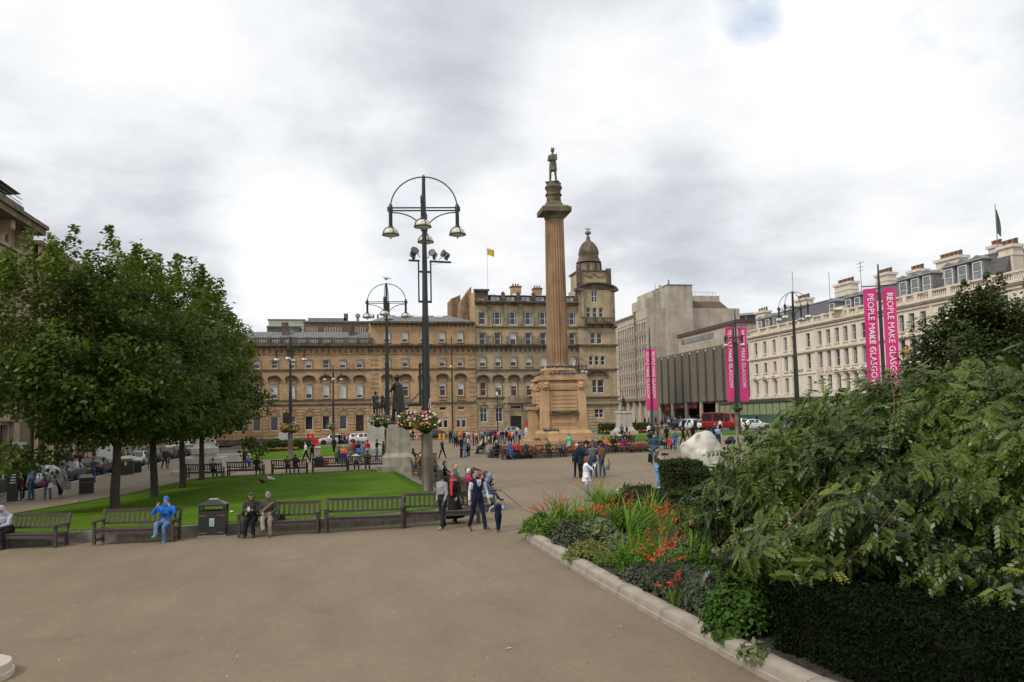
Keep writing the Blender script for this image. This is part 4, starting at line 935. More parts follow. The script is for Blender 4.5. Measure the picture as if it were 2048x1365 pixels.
 TEAL=glass('teal_glass',(.05,.11,.10),.04,.8,.3);y0_=pa-4
 B.mb('glazed_front_roof',M('dark_grey_metal',(.05,.055,.055),.5)).box(ynear+4,yend+2.5,0.01,5.0,5.05,5.5)
 for k in range(34):
  w=2.0;u=yend+2.3-w*(k+.5)
  if u<ynear+4:break
  p_=B.put('glass_panel',mesh_once('gp',lambda:MB().box(-w/2+.04,w/2-.04,0,.06,0,4.0).mesh('glass_panel',TEAL)),u,4.8,1.05)
  inst('blind',mesh_once('gb',lambda:MB().box(-w/2+.12,w/2-.12,-.012,0,2.1,3.9).mesh('blind',M('olive_blind',(.22,.26,.13),.7))),p_)if k<30 else None
 B.mb('glazed_front_side',TEAL).box(yend+2.3,yend+2.45,.1,4.8,1.05,5.04)
 B.mb('base_wall',CREAM_T).box(ynear,yend+2.4,-.35,4.9,G0,1.04);B.mb('wall',CREAM).box(ynear,yend,-.36,0,1.05,zs-.001)
 u,zz=f(*zo(440,1120));B.mb('balcony',CREAM_T).box(u-9,u+1.5,.01,1.6,5.6,5.74);balusters(B.mb('balustrade',CREAM_T),u-9,u+1.5,5.75,6.4,1.2,1.5,.4,.1);B.mb('balcony',CREAM_T).box(u-9,u+1.5,1.15,1.55,6.4,6.55)
 GOLD=M('gold_sign',(.5,.25,.04),.4);TL=M('teal_lettering',(.02,.14,.15),.5)
 for X,Y,s in((960,897,1.0),(307,980,.8)):
  u,zz=f(*zo(X,Y));sg=B.put('sign_emblem',mesh_once(('sg',s),lambda:MB().box(-.42*s,-.18*s,-.12,-.04,-.7*s,.5*s).box(-.12*s,.12*s,-.121,-.04,-.7*s,.3*s).box(.18*s,.42*s,-.12,-.04,-.7*s,.7*s).mesh('sign_emblem',GOLD)),u,.05,zz)
  inst('lettering',mesh_once(('mil',s),lambda:text_mesh('lettering','MILLENNIUM',.8*s,TL)),sg,(0,-.06,-1.25*s),(R(90),0,0));inst('lettering',mesh_once(('hot',s),lambda:text_mesh('lettering','HOTEL',.38*s,TL)),sg,(0,-.06,-1.85*s),(R(90),0,0))
 B.done()
 fx,fz=onX(1990,409,XH+6);f0=onX(1995,486,XH+6)[1]
 F_=thing('flagpole',(XH+6,fx,f0),'red flagpole with a limp dark green and red flag above the hotel chimneys','flagpole')
 MB().lathe([(.06,-4),(.04,fz-f0),(.07,fz-f0+.03)],7).build('pole',M('red_paint',(.4,.05,.04),.5),F_)
 h=fz-f0;vs=[]
 for i in range(7):
  t=i/6;vs+=[(.05,-.02,h-.6-2.9*t),(.05+.25*math.sin(t*3.0)+.05,-.1-.35*t,h-.7-3.2*t-.2*t)]
 MB().add(vs,[(2*i,2*i+1,2*i+3,2*i+2)for i in range(6)]).build('flag',M('dark_green_flag',(.02,.09,.07),.8),F_)
def lastwin(B):
 for o in reversed(COL.objects[-6:]):
  if o.name.startswith('window')and not o.name.startswith('window_'):return o
hotel()
def purple_sign_block():
 p=onX(1800,555,95);B=Bld('grey_roof_block',(95,p[0],0),lambda u,d,z:(95-d,p[0]+u,z),R(-90),'grey rooftop box with a purple hotel sign behind the cream chimneys')
 B.mb('wall',LEAD).box(-4,4,-8,0,10,p[1]);o=B.put('sign',MB().box(-2,2,-.2,0,-1.2,1.2).mesh('sign',M('purple_sign',(.08,.03,.12),.5)),-1.5,0.001,p[1]-1.6)
 inst('lettering',text_mesh('lettering','Premier',.9,WHITE_FR),o,(0,-.22,.2),(R(90),0,0));B.done()
purple_sign_block()
#south side
def south():
 XS=-29.0;ST=ashlar('buff_ashlar',(.40,.30,.205),(.36,.275,.19),(.2,.15,.1),1.4,.55,sootamt=.3);STT=M('buff_carved_stone',(.34,.265,.185),.85,.2,1,.3,12,streak=.3);STD=M('sooted_buff_stone',(.17,.135,.10),.9,.4,1,.4,12,streak=.3)
 B=Bld('corner_stone_office',(XS,75,-.8),lambda u,d,z:(XS+d,u,z),R(90),'tall buff stone office with a heavy bracketed cornice and glazed penthouse')
 y1=79.3;y0=38.0;zc=21.55;bay=4.1;n=10;hs=[];DBZ=M('dark_bronze_panel',(.045,.045,.042),.45,.25)
 for k in range(n):
  u=y1-2.6-bay*k
  hs.append((u-1.05,u+1.05,4.4,18.6));hs.append((u-.35,u+.35,19.6,20.9));hs.append((u-1.2,u+1.2,-.5,3.6))
 B.wall(y0,y1,-1,zc,hs,ST,depth=.7)
 for a,c,e,g in hs:
  u=(a+c)/2
  if g-e>10:
   for q in range(4):
    zz=e+q*3.55;w_=B.win(u,zz+1.05,min(zz+3.55,g),2.1,d=-.6,style='cross',frame=DBZ);B.put('spandrel_panel',mesh_once('spn',lambda:MB().box(-1.05,1.05,-.16,.1,0,1.04).box(-.8,.8,-.22,-.161,.2,.84).mesh('spandrel_panel',DBZ)),u,-.6,zz)
  elif g-e<2:B.win(u,e,g,.7,d=-.4,style='plain',frame=STD)
  else:B.win(u,e,g,2.4,d=-.5,style='plain',frame=DBZ,pane=glass('green_shop_glass',(.03,.06,.055)))
 for k in range(n+1):
  u=y1-.55-bay*k if k else y1-.5
  B.pc('pilaster',STT).box(u-.5,u+.5,0,.28,4.2,18.9);B.pc('pilaster',STT).box(u-.62,u+.62,0,.4,-1,3.9)
  q=B.pc('console',STT);prof=[(0,0),(.35,.1),(.5,.55),(.75,.8),(1.25,1.1),(1.3,2.2),(0,2.2)]
  for s in(-.42,):q.add([(u-.42,a,19.2+c)for a,c in prof]+[(u+.42,a,19.2+c)for a,c in prof],[tuple(range(7)),tuple(range(13,6,-1))]+[(i,(i+1)%7,7+(i+1)%7,7+i)for i in range(7)])
 C_=B.mb('cornice',STD);C_.box(y0,y1+1.5,-1,1.75,zc-.45,zc+.1);C_.box(y0,y1+1.7,-1,1.95,zc+.1,zc+.45)
 B.mb('string_course',STT).box(y0,y1+.35,0,.5,18.95,19.2);B.mb('string_course',STT).box(y0,y1+.35,0,.5,3.9,4.2);B.mb('string_course',STT).box(y0,y1+.2,0,.3,18.6,18.8)
 B.mb('parapet',STD).box(y0,y1+.4,-.2,.25,zc+.45,zc+1.9)
 B.mb('side_wall',ST).box(y0,y1-.001,-22,-.71,-1,zc)
 for k in range(9):B.put('glass_panel',mesh_once('pgl',lambda:MB().box(-1.9,1.9,0,.08,0,1.9).mesh('glass_panel',GLASS)),y1-3.6-4*k,-1.6,zc+.5)
 for k in range(9):B.pc('post',STT).box(y1-1.9-4*k,y1-1.4-4*k,-1.7,-.6,zc+.5,zc+2.5)
 B.mb('roof',M('dark_zinc',(.06,.06,.065),.5,.2)).frustum(y0,y1-1.5,-16,-.4,zc+2.5,y0,y1-1.0,-16,.5,zc+2.75);B.mb('roof',STD).box(y0,y1-9,-16,-5.0,zc+2.76,zc+4.6);B.mb('roof',LEAD).box(y0,y1-8.5,-16,-4.0,zc+4.6,zc+4.9)
 for zz in(2.2,2.6):B.mb('rail',LEAD).tube([(y1-6,.1,zc+zz),(y1+.2,.1,zc+zz)],.04,5)
 B.done()
 B=Bld('flat_brown_block',(XS,100,-.8),lambda u,d,z:(XS+d,u,z),R(90),'plain brown stone block with a flat roof behind the first maple')
 zt=onX(110,506,XS+.2)[1];hs=[];y0,y1=84.0,141.0
 for k in range(13):
  for q in range(5):u=y0+2.5+k*4.2;hs.append((u-.6,u+.6,4.8+q*3.3,6.8+q*3.3))
 for k in range(13):u=y0+2.5+k*4.2;hs.append((u-1.4,u+1.4,-.5,3.3))
 B.wall(y0,y1,-1,zt,[h for h in hs if h[3]<zt-.8],ST,depth=.4)
 for a,c,e,g in hs:
  if g<zt-.8:B.win((a+c)/2,e,g,c-a,d=-.3,style='sash' if c-a<2 else 'plain')
 B.mb('side_wall',STT).box(y0+.01,y1,-20,-.41,-1,zt-.01);B.mb('cornice',STD).box(y0-.3,y1,-20,.4,zt,zt+.35);B.mb('string_course',STT).box(y0,y1,0,.25,3.9,4.2);B.done()
south()
#figures: one closed skin per body
def rotx(v,a):c,s=math.cos(a),math.sin(a);return Vector((v[0],v[1]*c-v[2]*s,v[1]*s+v[2]*c))
def roty(v,a):c,s=math.cos(a),math.sin(a);return Vector((v[0]*c+v[2]*s,v[1],-v[0]*s+v[2]*c))
def rotz(v,a):c,s=math.cos(a),math.sin(a);return Vector((v[0]*c-v[1]*s,v[0]*s+v[1]*c,v[2]))
PENDING=[]
class Fig:
 def __init__(s):s.b=MB();s.seg=[];s.post=MB()
 def cap(s,a,c,ra,rc,tag,n=8,flat=1.0):
  a,c=Vector(a),Vector(c);d=c-a;L_=d.length
  d=d/L_ if L_>1e-6 else Vector((0,0,1))
  x=Vector((1,0,0));x=x-d*x.dot(d)
  x=x.normalized()if x.length>.2 else Vector((0,1,0))-d*d.y
  x.normalize();y=d.cross(x)
  rings=[(a-d*ra*.92,ra*.38),(a-d*ra*.5,ra*.86),(a,ra),(c,rc),(c+d*rc*.5,rc*.86),(c+d*rc*.92,rc*.38)]
  vs=[p+(x*math.cos(t)+y*math.sin(t)*flat)*r for p,r in rings for t in[2*math.pi*k/n for k in range(n)]]
  fs=[(i*n+k,i*n+(k+1)%n,(i+1)*n+(k+1)%n,(i+1)*n+k)for i in range(5)for k in range(n)]+[tuple(range(n-1,-1,-1)),tuple(range(5*n,6*n))]
  s.b.add(vs,fs);s.seg.append((a,c,ra,rc,tag))
 def loft(s,rings,tag,n=14):
  """rings of (centre, right vector*rx, forward vector*ry)"""
  vs=[Vector(c)+rx*math.cos(t)+ry*math.sin(t)for c,rx,ry in rings for t in[2*math.pi*k/n for k in range(n)]]
  k_=len(rings);fs=[(i*n+k,i*n+(k+1)%n,(i+1)*n+(k+1)%n,(i+1)*n+k)for i in range(k_-1)for k in range(n)]+[tuple(range(n-1,-1,-1)),tuple(range((k_-1)*n,k_*n))]
  s.b.add(vs,fs)
  for(c0,x0,y0),(c1,x1,y1)in zip(rings[:-1],rings[1:]):s.seg.append((Vector(c0),Vector(c1),(x0 .length+y0 .length)/2,(x1 .length+y1 .length)/2,tag))
 def ball(s,c,r,tag,sz=(1,1,1),rot=None,n=12):s.b.ball(c,r,n,8,sz=sz,rot=rot);s.seg.append((Vector(c),Vector(c)+Vector((0,0,.001)),r*(sz[0]+sz[2])/2,r*(sz[0]+sz[2])/2,tag))
 def queue(s,o,mats,tags,voxel,smooth=2):PENDING.append((s,o,mats,tags,voxel,smooth))
def flush_figures():
 """remesh everything queued into single closed skins, colour faces by the nearest limb"""
 tmp=[]
 for f,o,mats,tags,vox,sm in PENDING:
  me=bpy.data.meshes.new('raw');me.from_pydata([tuple(v)for v in f.b.v],[],f.b.f)
  t=bpy.data.objects.new('raw',me);COL.objects.link(t)
  m=t.modifiers.new('r','REMESH');m.mode='VOXEL';m.voxel_size=vox
  if sm:q=t.modifiers.new('s','SMOOTH');q.iterations=sm;q.factor=.5
  tmp.append(t)
 bpy.context.view_layer.update();dg=bpy.context.evaluated_depsgraph_get()
 for(f,o,mats,tags,vox,sm),t in zip(PENDING,tmp):
  me=bpy.data.meshes.new_from_object(t.evaluated_get(dg))
  nv,nf=len(me.vertices),len(me.polygons)
  V=np.empty(nv*3,np.float32);me.vertices.foreach_get('co',V);V=V.reshape(-1,3)
  cen=np.empty(nf*3,np.float32);me.polygons.foreach_get('center',cen);cen=cen.reshape(-1,3)
  best=np.full(nf,1e9);idx=np.zeros(nf,np.int32)
  if len(set(tags.values()))>1:
   for a,c,ra,rc,tg in f.seg:
    A=np.array(a);D=np.array(c)-A;l2=max(1e-9,D@D);tt=np.clip(((cen-A)@D)/l2,0,1)
    d=np.linalg.norm(cen-A-tt[:,None]*D,axis=1)-(ra+(rc-ra)*tt)
    k=d<best;best[k]=d[k];idx[k]=tags[tg]
  if f.post.f:
   lt=[len(p.vertices)for p in me.polygons]
   fv=np.empty(len(me.loops),np.int32);me.loops.foreach_get('vertex_index',fv);fs=[];j=0
   for n in lt:fs.append(tuple(fv[j:j+n]));j+=n
   m2=bpy.data.meshes.new('body');m2 .from_pydata(V.tolist()+[tuple(v)for v in f.post.v],[],fs+[tuple(i+nv for i in q)for q in f.post.f]);me=m2
   idx=np.concatenate([idx,np.array(f.post.m,np.int32)])
  me.materials.clear()
  for mt in mats:me.materials.append(mt)
  me.polygons.foreach_set('material_index',idx);me.polygons.foreach_set('use_smooth',[True]*len(me.polygons));me.update();me.name=o.name
  o.data=me
 for t in tmp:bpy.data.objects.remove(t)
 PENDING.clear()
SKINS=[M('skin',(.52,.33,.24),.55,.05,6),M('tanned_skin',(.33,.19,.125),.55,.05,6),M('dark_skin',(.10,.055,.036),.5,.05,6)]
FEAT=M('dark_feature',(.03,.02,.018),.6);LIPS=M('lip',(.36,.15,.13),.5)
def cloth(c):
 c=tuple(round(x,3)for x in c);return M('cloth_%02x%02x%02x'%tuple(int(min(.999,x)**.45*255)for x in c),c,.85,.28,6,.8,13,spec=.2)
HEADS={}
def body_fig(pose,H=1.75,bulk=1.0,female=False,skirt=None,coat=None,sleeves='long',legs='long',near=False,child=False,feats=None):
 """builds the raw shapes in a frame with x = the figure's right, y = the way it faces; returns (Fig, joints)"""
 f=Fig();s=H/1.75;X,Y,Z=Vector((1,0,0)),Vector((0,1,0)),Vector((0,0,1));D=math.radians;J={}
 hs=1.28 if child else 1.0;lean=D(pose.get('lean',0));side=D(pose.get('side',0))
 up=roty(rotx(Z,-lean),side);rt=roty(X,side);fw=up.cross(rt)
 tw=D(pose.get('twist',0));srt=(rt*math.cos(tw)+fw*math.sin(tw));sfw=up.cross(srt)
 hip=Vector((0,0,0));wd=(.94 if female else 1.0)*bulk
 def sp(z):return hip+up*z*s
 prof=[(-.09,.13,.10,'bot'),(-.02,.172,.122,'bot'),(.06,.17,.12,'bot' if not coat else 'top'),(.16,.148*(.92 if female else 1),.108,'top'),(.30,.168,.122,'top'),(.42,.185*(.93 if female else 1.02),.122,'top'),(.50,.165*(.92 if female else 1),.10,'top'),(.555,.085,.075,'top')]
 for tg in('bot','top'):
  rr=[(sp(z),(srt if z>.2 else rt)*rx*s*wd,(sfw if z>.2 else fw)*ry*s*bulk)for z,rx,ry,t in prof if t==tg]
  if tg=='bot':rr.append((sp(.13),rt*.155*s*wd,fw*.112*s*bulk))
  else:rr.insert(0,(sp(.05),rt*.165*s*wd,fw*.118*s*bulk))
  f.loft(rr,tg)
 nk=sp(.55);hd_y,hd_p=D(pose.get('head',(0,0))[0]),D(pose.get('head',(0,0))[1])
 hup=rotx(Z,-(lean*.6+hd_p));hrt=(srt*math.cos(hd_y)+sfw*math.sin(hd_y));hrt=(hrt-hup*hrt.dot(hup)).normalized();hfw=hup.cross(hrt)
 hc=nk+up*.06*s+hup*.112*s*hs+hfw*.018*s
 f.cap(nk-up*.04*s,hc-hup*.03*s,.056*s,.05*s,'skin')
 Rm=Matrix((hrt,hfw,hup)).transposed()
 f.ball(hc,.1*s*hs,'skin',(.76,.95,1.16),Rm);f.cap(hc+hfw*.035*s*hs-hup*.075*s*hs,hc+hfw*.062*s*hs-hup*.075*s*hs,.045*s*hs,.03*s*hs,'skin')
 f.cap(hc+hfw*.092*s*hs+hup*.005*s,hc+hfw*.104*s*hs-hup*.022*s*hs,.012*s*hs,.017*s*hs,'skin')
 for q in(-1,1):f.cap(hc+hrt*q*.077*s*hs+hup*.015*s,hc+hrt*q*.08*s*hs-hup*.02*s,.014*s*hs,.01*s*hs,'skin')
 if near:
  for q in(-1,1):
   f.post.ball(hc+(hfw*.088+hrt*q*.032+hup*.012)*s*hs,.0095*s*hs,6,4,5,rot=Rm);c_=hc+(hfw*.09+hrt*q*.033+hup*.034)*s*hs
   f.post.obox(c_,hrt*.018*s*hs,hfw*.006*s*hs,hup*.004*s*hs,5)
  f.post.obox(hc+(hfw*.092-hup*.05)*s*hs,hrt*.022*s*hs,hfw*.008*s*hs,hup*.005*s*hs,6)
 J.update(head=hc,hup=hup,hrt=hrt,hfw=hfw,Rm=Rm,hr=.1*s*hs,up=up,rt=srt,fw=sfw,chest=sp(.35))
 for sd,key in((-1,'L'),(1,'R')):
  fl,ab,el=[D(v)for v in pose.get('arm'+key,(4,7,12))[:3]];inn=D((pose.get('arm'+key,(0,0,0,0))+(0,0))[3])if len(pose.get('arm'+key,(0,0,0)))>3 else D(8)
  def dirn(a):v=rotx(Vector((0,0,-1)),a);v=roty(v,-sd*ab);return v
  sh=sp(.475)+srt*sd*.185*s*wd
  def world(v):return srt*v[0]+sfw*v[1]+up*v[2]
  ud=world(dirn(fl));eb=sh+ud*.285*s
  pa_=pose.get('arm'+key,(0,));v=rotx(Vector((0,0,-1)),fl+el);v=roty(v,-sd*(D(pa_[4])if len(pa_)>4 else ab*.6));v=rotz(v,sd*inn);fd=world(v);wr=eb+fd*.25*s
  k=(.92 if female else 1)*bulk;su='top' if sleeves!='none' else 'skin';sf='top' if sleeves=='long' else('under' if sleeves=='under' else 'skin')
  if sleeves=='under':su='under'
  f.cap(sp(.47)+srt*sd*.10*s,sh,.075*s*k,.062*s*k,'top');f.cap(sh,eb,.06*s*k,.047*s*k,su);f.cap(eb,wr,.046*s*k,.034*s*k,sf)
  hn=wr+fd*.085*s;f.cap(wr+fd*.015*s,hn,.028*s,.036*s,'skin',flat=.6);J['hand'+key]=hn;J['wrist'+key]=wr;J['elbow'+key]=eb;J['fd'+key]=fd
  x=fd.cross(sfw);x=x.normalized()if x.length>.1 else srt;nrm=x.cross(fd).normalized();curl=pose.get('curl',.5)
  for i,(o_,l_)in enumerate(((-.027,.062),(-.009,.074),(.010,.07),(.028,.055))):
   b0=hn+x*o_*s+fd*.018*s;p1=b0+(fd*math.cos(curl*.6)+nrm*math.sin(curl*.6))*l_*.5*s;p2=p1+(fd*math.cos(curl*1.7)+nrm*math.sin(curl*1.7))*l_*.5*s
   f.post.tube([b0-fd*.02*s,p1,p2],[.0105*s,.0095*s,.0075*s],5,0)
  b0=hn-fd*.03*s+x*(-sd)*.03*s;f.post.tube([b0,b0+(fd*.7-x*sd*.6+nrm*.3)*.035*s,b0+(fd*.95-x*sd*.25+nrm*.5)*.06*s],[.0125*s,.011*s,.008*s],5,0)
 low=1e9
 for sd,key in((-1,'L'),(1,'R')):
  fl,kn,ab=[D(v)for v in(pose.get('leg'+key,(0,3,3))+(3,))[:3]]
  h0=hip+X*sd*.092*s*wd-Z*.03*s;dr=lambda a:roty(rotx(Vector((0,0,-1)),a),-sd*ab)
  k0=h0+dr(fl)*.42*s;sd_=dr(fl-kn);a0=k0+sd_*.41*s;k=bulk
  lt='bot' if legs!='none' else 'skin'
  f.cap(h0,k0,.094*s*k,.07*s*k,lt);f.cap(k0,a0,.068*s*k,.058*s*k,'bot' if legs=='long' else 'skin')
  tp=pose.get('toe'+key,0);fd=rotx(Vector((0,1,0)),min(0,(fl-kn))*.5+D(tp));fd=rotz(fd,-sd*.14)
  f.cap(a0-Z*.035*s-fd*.03*s,a0-Z*.045*s+fd*.15*s,.043*s,.036*s,'shoe');J['knee'+key]=k0;J['ank'+key]=a0
  low=min(low,(a0-Z*.085*s).z,(a0-Z*.085*s+fd*.15*s).z)
 if skirt is not None:
  n=5;kz=-.84*skirt
  a0=(J['ankL']+J['ankR'])/2;rr=[]
  for i in range(n+1):
   t=i/n;c=hip.lerp(Vector((a0 .x,a0 .y*.9,a0 .z)),t*skirt);sx=.17+.09*t;sy=.125+.12*t+abs(J['ankL'].y-J['ankR'].y)*.45*t/s
   rr.append((c,X*sx*s*wd,Y*sy*s))
  f.loft(rr[::-1],'bot' if not coat else 'bot')
 if coat:
  rr=[(sp(.2),rt*.165*s*wd,fw*.125*s*bulk),(sp(.0),rt*.195*s*wd,fw*.15*s*bulk),(hip-Z*coat*.5*s,X*.205*s*wd,Y*.165*s*bulk),(hip-Z*coat*s,X*.215*s*wd,Y*.18*s*bulk)]
  f.loft(rr[::-1],'top')
 J['low']=low;J['hip']=hip;J['s']=s
 return f,J
def shift_fig(f,J,dv):
 dv=Vector(dv);f.b.v=[Vector(v)+dv for v in f.b.v];f.post.v=[Vector(v)+dv for v in f.post.v];f.seg=[(a+dv,c+dv,ra,rc,t)for a,c,ra,rc,t in f.seg]
 for k in list(J):
  if isinstance(J[k],Vector)and k not in('hup','hrt','hfw','up','rt','fw','fdL','fdR'):J[k]=J[k]+dv
def head_shell(J,k,face=True,cut=.30,n=12,m=9,lowcut=-.55,facey=.25):
 """shell round the skull, open at the face"""
 r=J['hr']*k;Rm=J['Rm'];b=MB();vs=[];fs=[]
 for i in range(m+1):
  ph=math.pi*i/m
  for j in range(n):a=2*math.pi*j/n;vs.append(Vector((r*math.sin(ph)*math.cos(a)*.79,r*math.sin(ph)*math.sin(a)*.98,-r*math.cos(ph)*1.17)))
 for i in range(m):
  for j in range(n):
   q=(i*n+j,i*n+(j+1)%n,(i+1)*n+(j+1)%n,(i+1)*n+j);c=sum((vs[t]for t in q),Vector())/4/r
   if face and c.y>facey and c.z<cut:continue
   if c.z<lowcut:continue
   fs.append(q)
 b.add([Rm@v+J['head']for v in vs],fs);return b
def dress_head(o,J,hair,hcol):
 """hair, caps and hoods as children"""
 mt=M('hair_%02x%02x%02x'%tuple(int(x**.45*255)for x in hcol),hcol,.6,.35,30,.5,90)if hair not in('cap','hood','scarf')else cloth(hcol)
 hc,up,fw,rt,r=J['head'],J['hup'],J['hfw'],J['hrt'],J['hr']
 def add(b,name,m):b.build(name,m,o,smooth=70)
 if hair in('short','balding'):
  b=head_shell(J,1.07,cut=.42 if hair=='short' else .75,facey=.12,lowcut=-.45)
  if hair=='short':b.ball(hc+up*r*.72+fw*r*.15,r*.6,8,5,sz=(1.05,1.15,.75),rot=J['Rm'])
  add(b,'hair',mt)
 elif hair in('long','bob','curly'):
  b=head_shell(J,1.14 if hair!='curly' else 1.25,cut=.48,facey=.22,lowcut=-.8);L_={'long':2.6,'bob':1.0,'curly':1.2}[hair]
  n=7;vs=[];rows=5
  for i in range(rows):
   t=i/(rows-1)
   for j in range(n):
    a=math.pi*(1.08+.84*j/(n-1));w=1.02+(.25 if hair=='curly' else .12)*math.sin(t*2.5);vs.append(hc+rt*math.cos(a)*r*.9*w+fw*math.sin(a)*r*1.05*w-Vector((0,0,1))*r*(L_*t)+up*r*.2)
  b.add(vs,[(i*n+j,i*n+j+1,(i+1)*n+j+1,(i+1)*n+j)for i in range(rows-1)for j in range(n-1)]);add(b,'hair',mt)
 elif hair=='bun':
  b=head_shell(J,1.08,cut=.45,facey=.15,lowcut=-.5);b.ball(hc-fw*r*1.05+up*r*.3,r*.42,8,6);add(b,'hair',mt)
 elif hair=='cap':
  b=head_shell(J,1.12,cut=.4,facey=.2,lowcut=.18);c=hc+up*r*.42+fw*r*1.15;b.obox(c,rt*r*.6,fw*r*.5,up*r*.05);add(b,'cap',mt)
 elif hair in('hood','scarf'):
  b=head_shell(J,1.24 if hair=='hood' else 1.16,cut=.55,facey=.42,lowcut=-.9);d=Vector((0,0,1))
  rr=[(hc-up*r*.7-fw*r*.1,.9,.9),(hc-up*r*1.3-fw*r*.1,1.15,1.1),(hc-up*r*1.75-fw*r*.05,1.6,1.25)];n=12;vs=[]
  for c,sx,sy in rr:
   for j in range(n):a=2*math.pi*j/n;vs.append(c+J['rt']*math.cos(a)*r*sx+J['fw']*math.sin(a)*r*sy)
  b.add(vs,[(i*n+j,i*n+(j+1)%n,(i+1)*n+(j+1)%n,(i+1)*n+j)for i in range(2)for j in range(n)]);add(b,'hood' if hair=='hood' else 'head_scarf',mt)
POSES={'stand':dict(armL=(3,8,10),armR=(5,8,12),legL=(1,2,3),legR=(-1,3,3)),'walk':dict(lean=3,armL=(24,7,18),armR=(-20,7,12),legL=(-18,12,1),legR=(24,6,1),toeL=-22,toeR=12),'walk2':dict(lean=3,armL=(-18,7,14),armR=(22,7,20),legL=(23,6,1),legR=(-17,14,1),toeR=-22,toeL=12),'folded':dict(armL=(22,12,78,55),armR=(22,12,78,55),legL=(1,2,4),legR=(-1,3,4)),'pocket':dict(armL=(-12,20,40,30),armR=(-10,20,40,30),legL=(0,2,4),legR=(2,5,4),head=(15,6)),'photo':dict(armL=(50,14,88,28),armR=(50,14,88,28),legL=(2,3,4),legR=(-2,3,4),head=(0,2)),'phone':dict(armL=(25,8,85,30),armR=(28,8,88,30),head=(0,24),legL=(1,2,3),legR=(-1,4,3)),'point':dict(armL=(4,8,12),armR=(70,18,20,0),legL=(1,2,4),legR=(-1,3,4),head=(-12,-4)),'sit':dict(lean=-6,armL=(24,8,42,18),armR=(26,8,44,18),legL=(84,82,6),legR=(82,78,6),head=(0,6)),'sit_cross':dict(lean=-8,armL=(22,10,55,30),armR=(24,10,55,30),legL=(84,80,2),legR=(98,62,-10),head=(12,4)),'sit_lean':dict(lean=22,armL=(48,6,52,25),armR=(50,6,55,25),legL=(84,84,7),legR=(82,80,7),head=(0,18)),'sit_back':dict(lean=-14,armL=(14,14,38,20),armR=(14,14,40,20),legL=(76,60,5),legR=(74,52,5),head=(-10,2)),'sit_wide':dict(lean=-10,armL=(30,62,12,0),armR=(22,10,50,25),legL=(84,80,8),legR=(82,74,8),head=(-14,0)),}
NPEOPLE=[0]
def person(at,label,face=0,H=1.72,top=(.05,.05,.06),bot=(.03,.035,.05),hair='short',hcol=(.03,.02,.015),shoe=(.02,.02,.02),under=(.6,.6,.62),pose='stand',skin=0,group=None,seat=None,vox=None,off=(0,0),**kw):
 """at = (px, py) of the feet in the photograph, or a point; face = heading in degrees, 0 looks away down the square, 90 to the left, 180 to the camera, 270 to the right"""
 p=dict(POSES[pose])if isinstance(pose,str)else dict(pose)
 rng=random.Random(NPEOPLE[0]*31+5);NPEOPLE[0]+=1
 pt=Vector(at)if len(at)==3 else G(at[0],at[1])
 dist=(pt-Vector(CAM)).length;near=dist<40
 if isinstance(pose,str):
  for k in('armL','armR'):v=list(p[k]);v[0]+=rng.uniform(-6,6);v[2]+=rng.uniform(-6,8);p[k]=tuple(v)
  hy,hp=p.get('head',(0,0));p['head']=(hy+rng.uniform(-22,22),hp+rng.uniform(-3,8))
 p.update(kw.pop('adj',{}))
 f,J=body_fig(p,H,near=near,**kw)
 if 'legL' in p and p['legL'][0]>60:dz=(seat if seat is not None else .45)+.098*H/1.75
 else:dz=-J['low']
 shift_fig(f,J,(off[0],off[1],dz))
 me=bpy.data.meshes.new('person');o=bpy.data.objects.new('person',me);COL.objects.link(o)
 view=math.atan2(-(pt.x),pt.y)
 o.location=pt;o.rotation_euler=(0,0,R(face)+view if len(at)==2 or seat is None else R(face))
 tag(o,label,'person',group)
 mats=[SKINS[skin],cloth(top),cloth(bot),cloth(shoe),cloth(under),FEAT,LIPS]
 f.queue(o,mats,{'skin':0,'top':1,'bot':2,'shoe':3,'under':4},vox or(.0145 if near else .024 if dist<70 else .034),2)
 dress_head(o,J,hair,hcol)
 o['_']=0;del o['_']
 return o,J
def carried(o,v):
 return o.matrix_basis@Vector(v)
#the tall column
COLST=ashlar('red_gold_sandstone',(.52,.345,.19),(.47,.31,.17),(.34,.22,.125),1.6,.62,sootamt=.4,soot=(.13,.08,.045),msize=.008)
COLF=M('fluted_sandstone',(.37,.235,.13),.85,.3,.5,.3,12,streak=.55)
MOSS=M('mossy_capital_stone',(.145,.125,.075),.9,.4,1.2,.5,12,streak=.3)
BRZ=M('dark_bronze',(.02,.022,.019),.5,.5,3,.3,20,spec=.4);BRZG=M('verdigris_stone_figure',(.115,.11,.08),.8,.4,3,.3,14)
def statue(parent,name,H,pose,rz,loc,mat,cloak=True,vox=.045,base=.12,bulk=1.12,coat=.45,**kw):
 f,J=body_fig(pose,H,bulk=bulk,coat=coat,**kw);s=H/1.75
 if cloak:
  rr=[]
  for t,sx,sy,back in((0,.19,.12,-.04),(.25,.215,.11,-.09),(.6,.22,.11,-.14),(1,.25,.13,-.16)):rr.append((Vector((0,back*s,(.48-1.25*t)*s)),Vector((sx*s,0,0)),Vector((0,sy*s,0))))
  f.loft(rr[::-1],'top')
 f.ball(J['head']+J['hup']*.03*s-J['hfw']*.015*s,.122*s,'top',(.85,1,1.08))
 shift_fig(f,J,(0,0,-J['low']+base))
 f.b.box(-.34*s,.34*s,-.3*s,.34*s,0,base+.02)
 o=inst(name,bpy.data.meshes.new(name),parent,loc,(0,0,R(rz)));f.queue(o,[mat],{k:0 for k in('skin','top','bot','shoe','under')},vox);return o
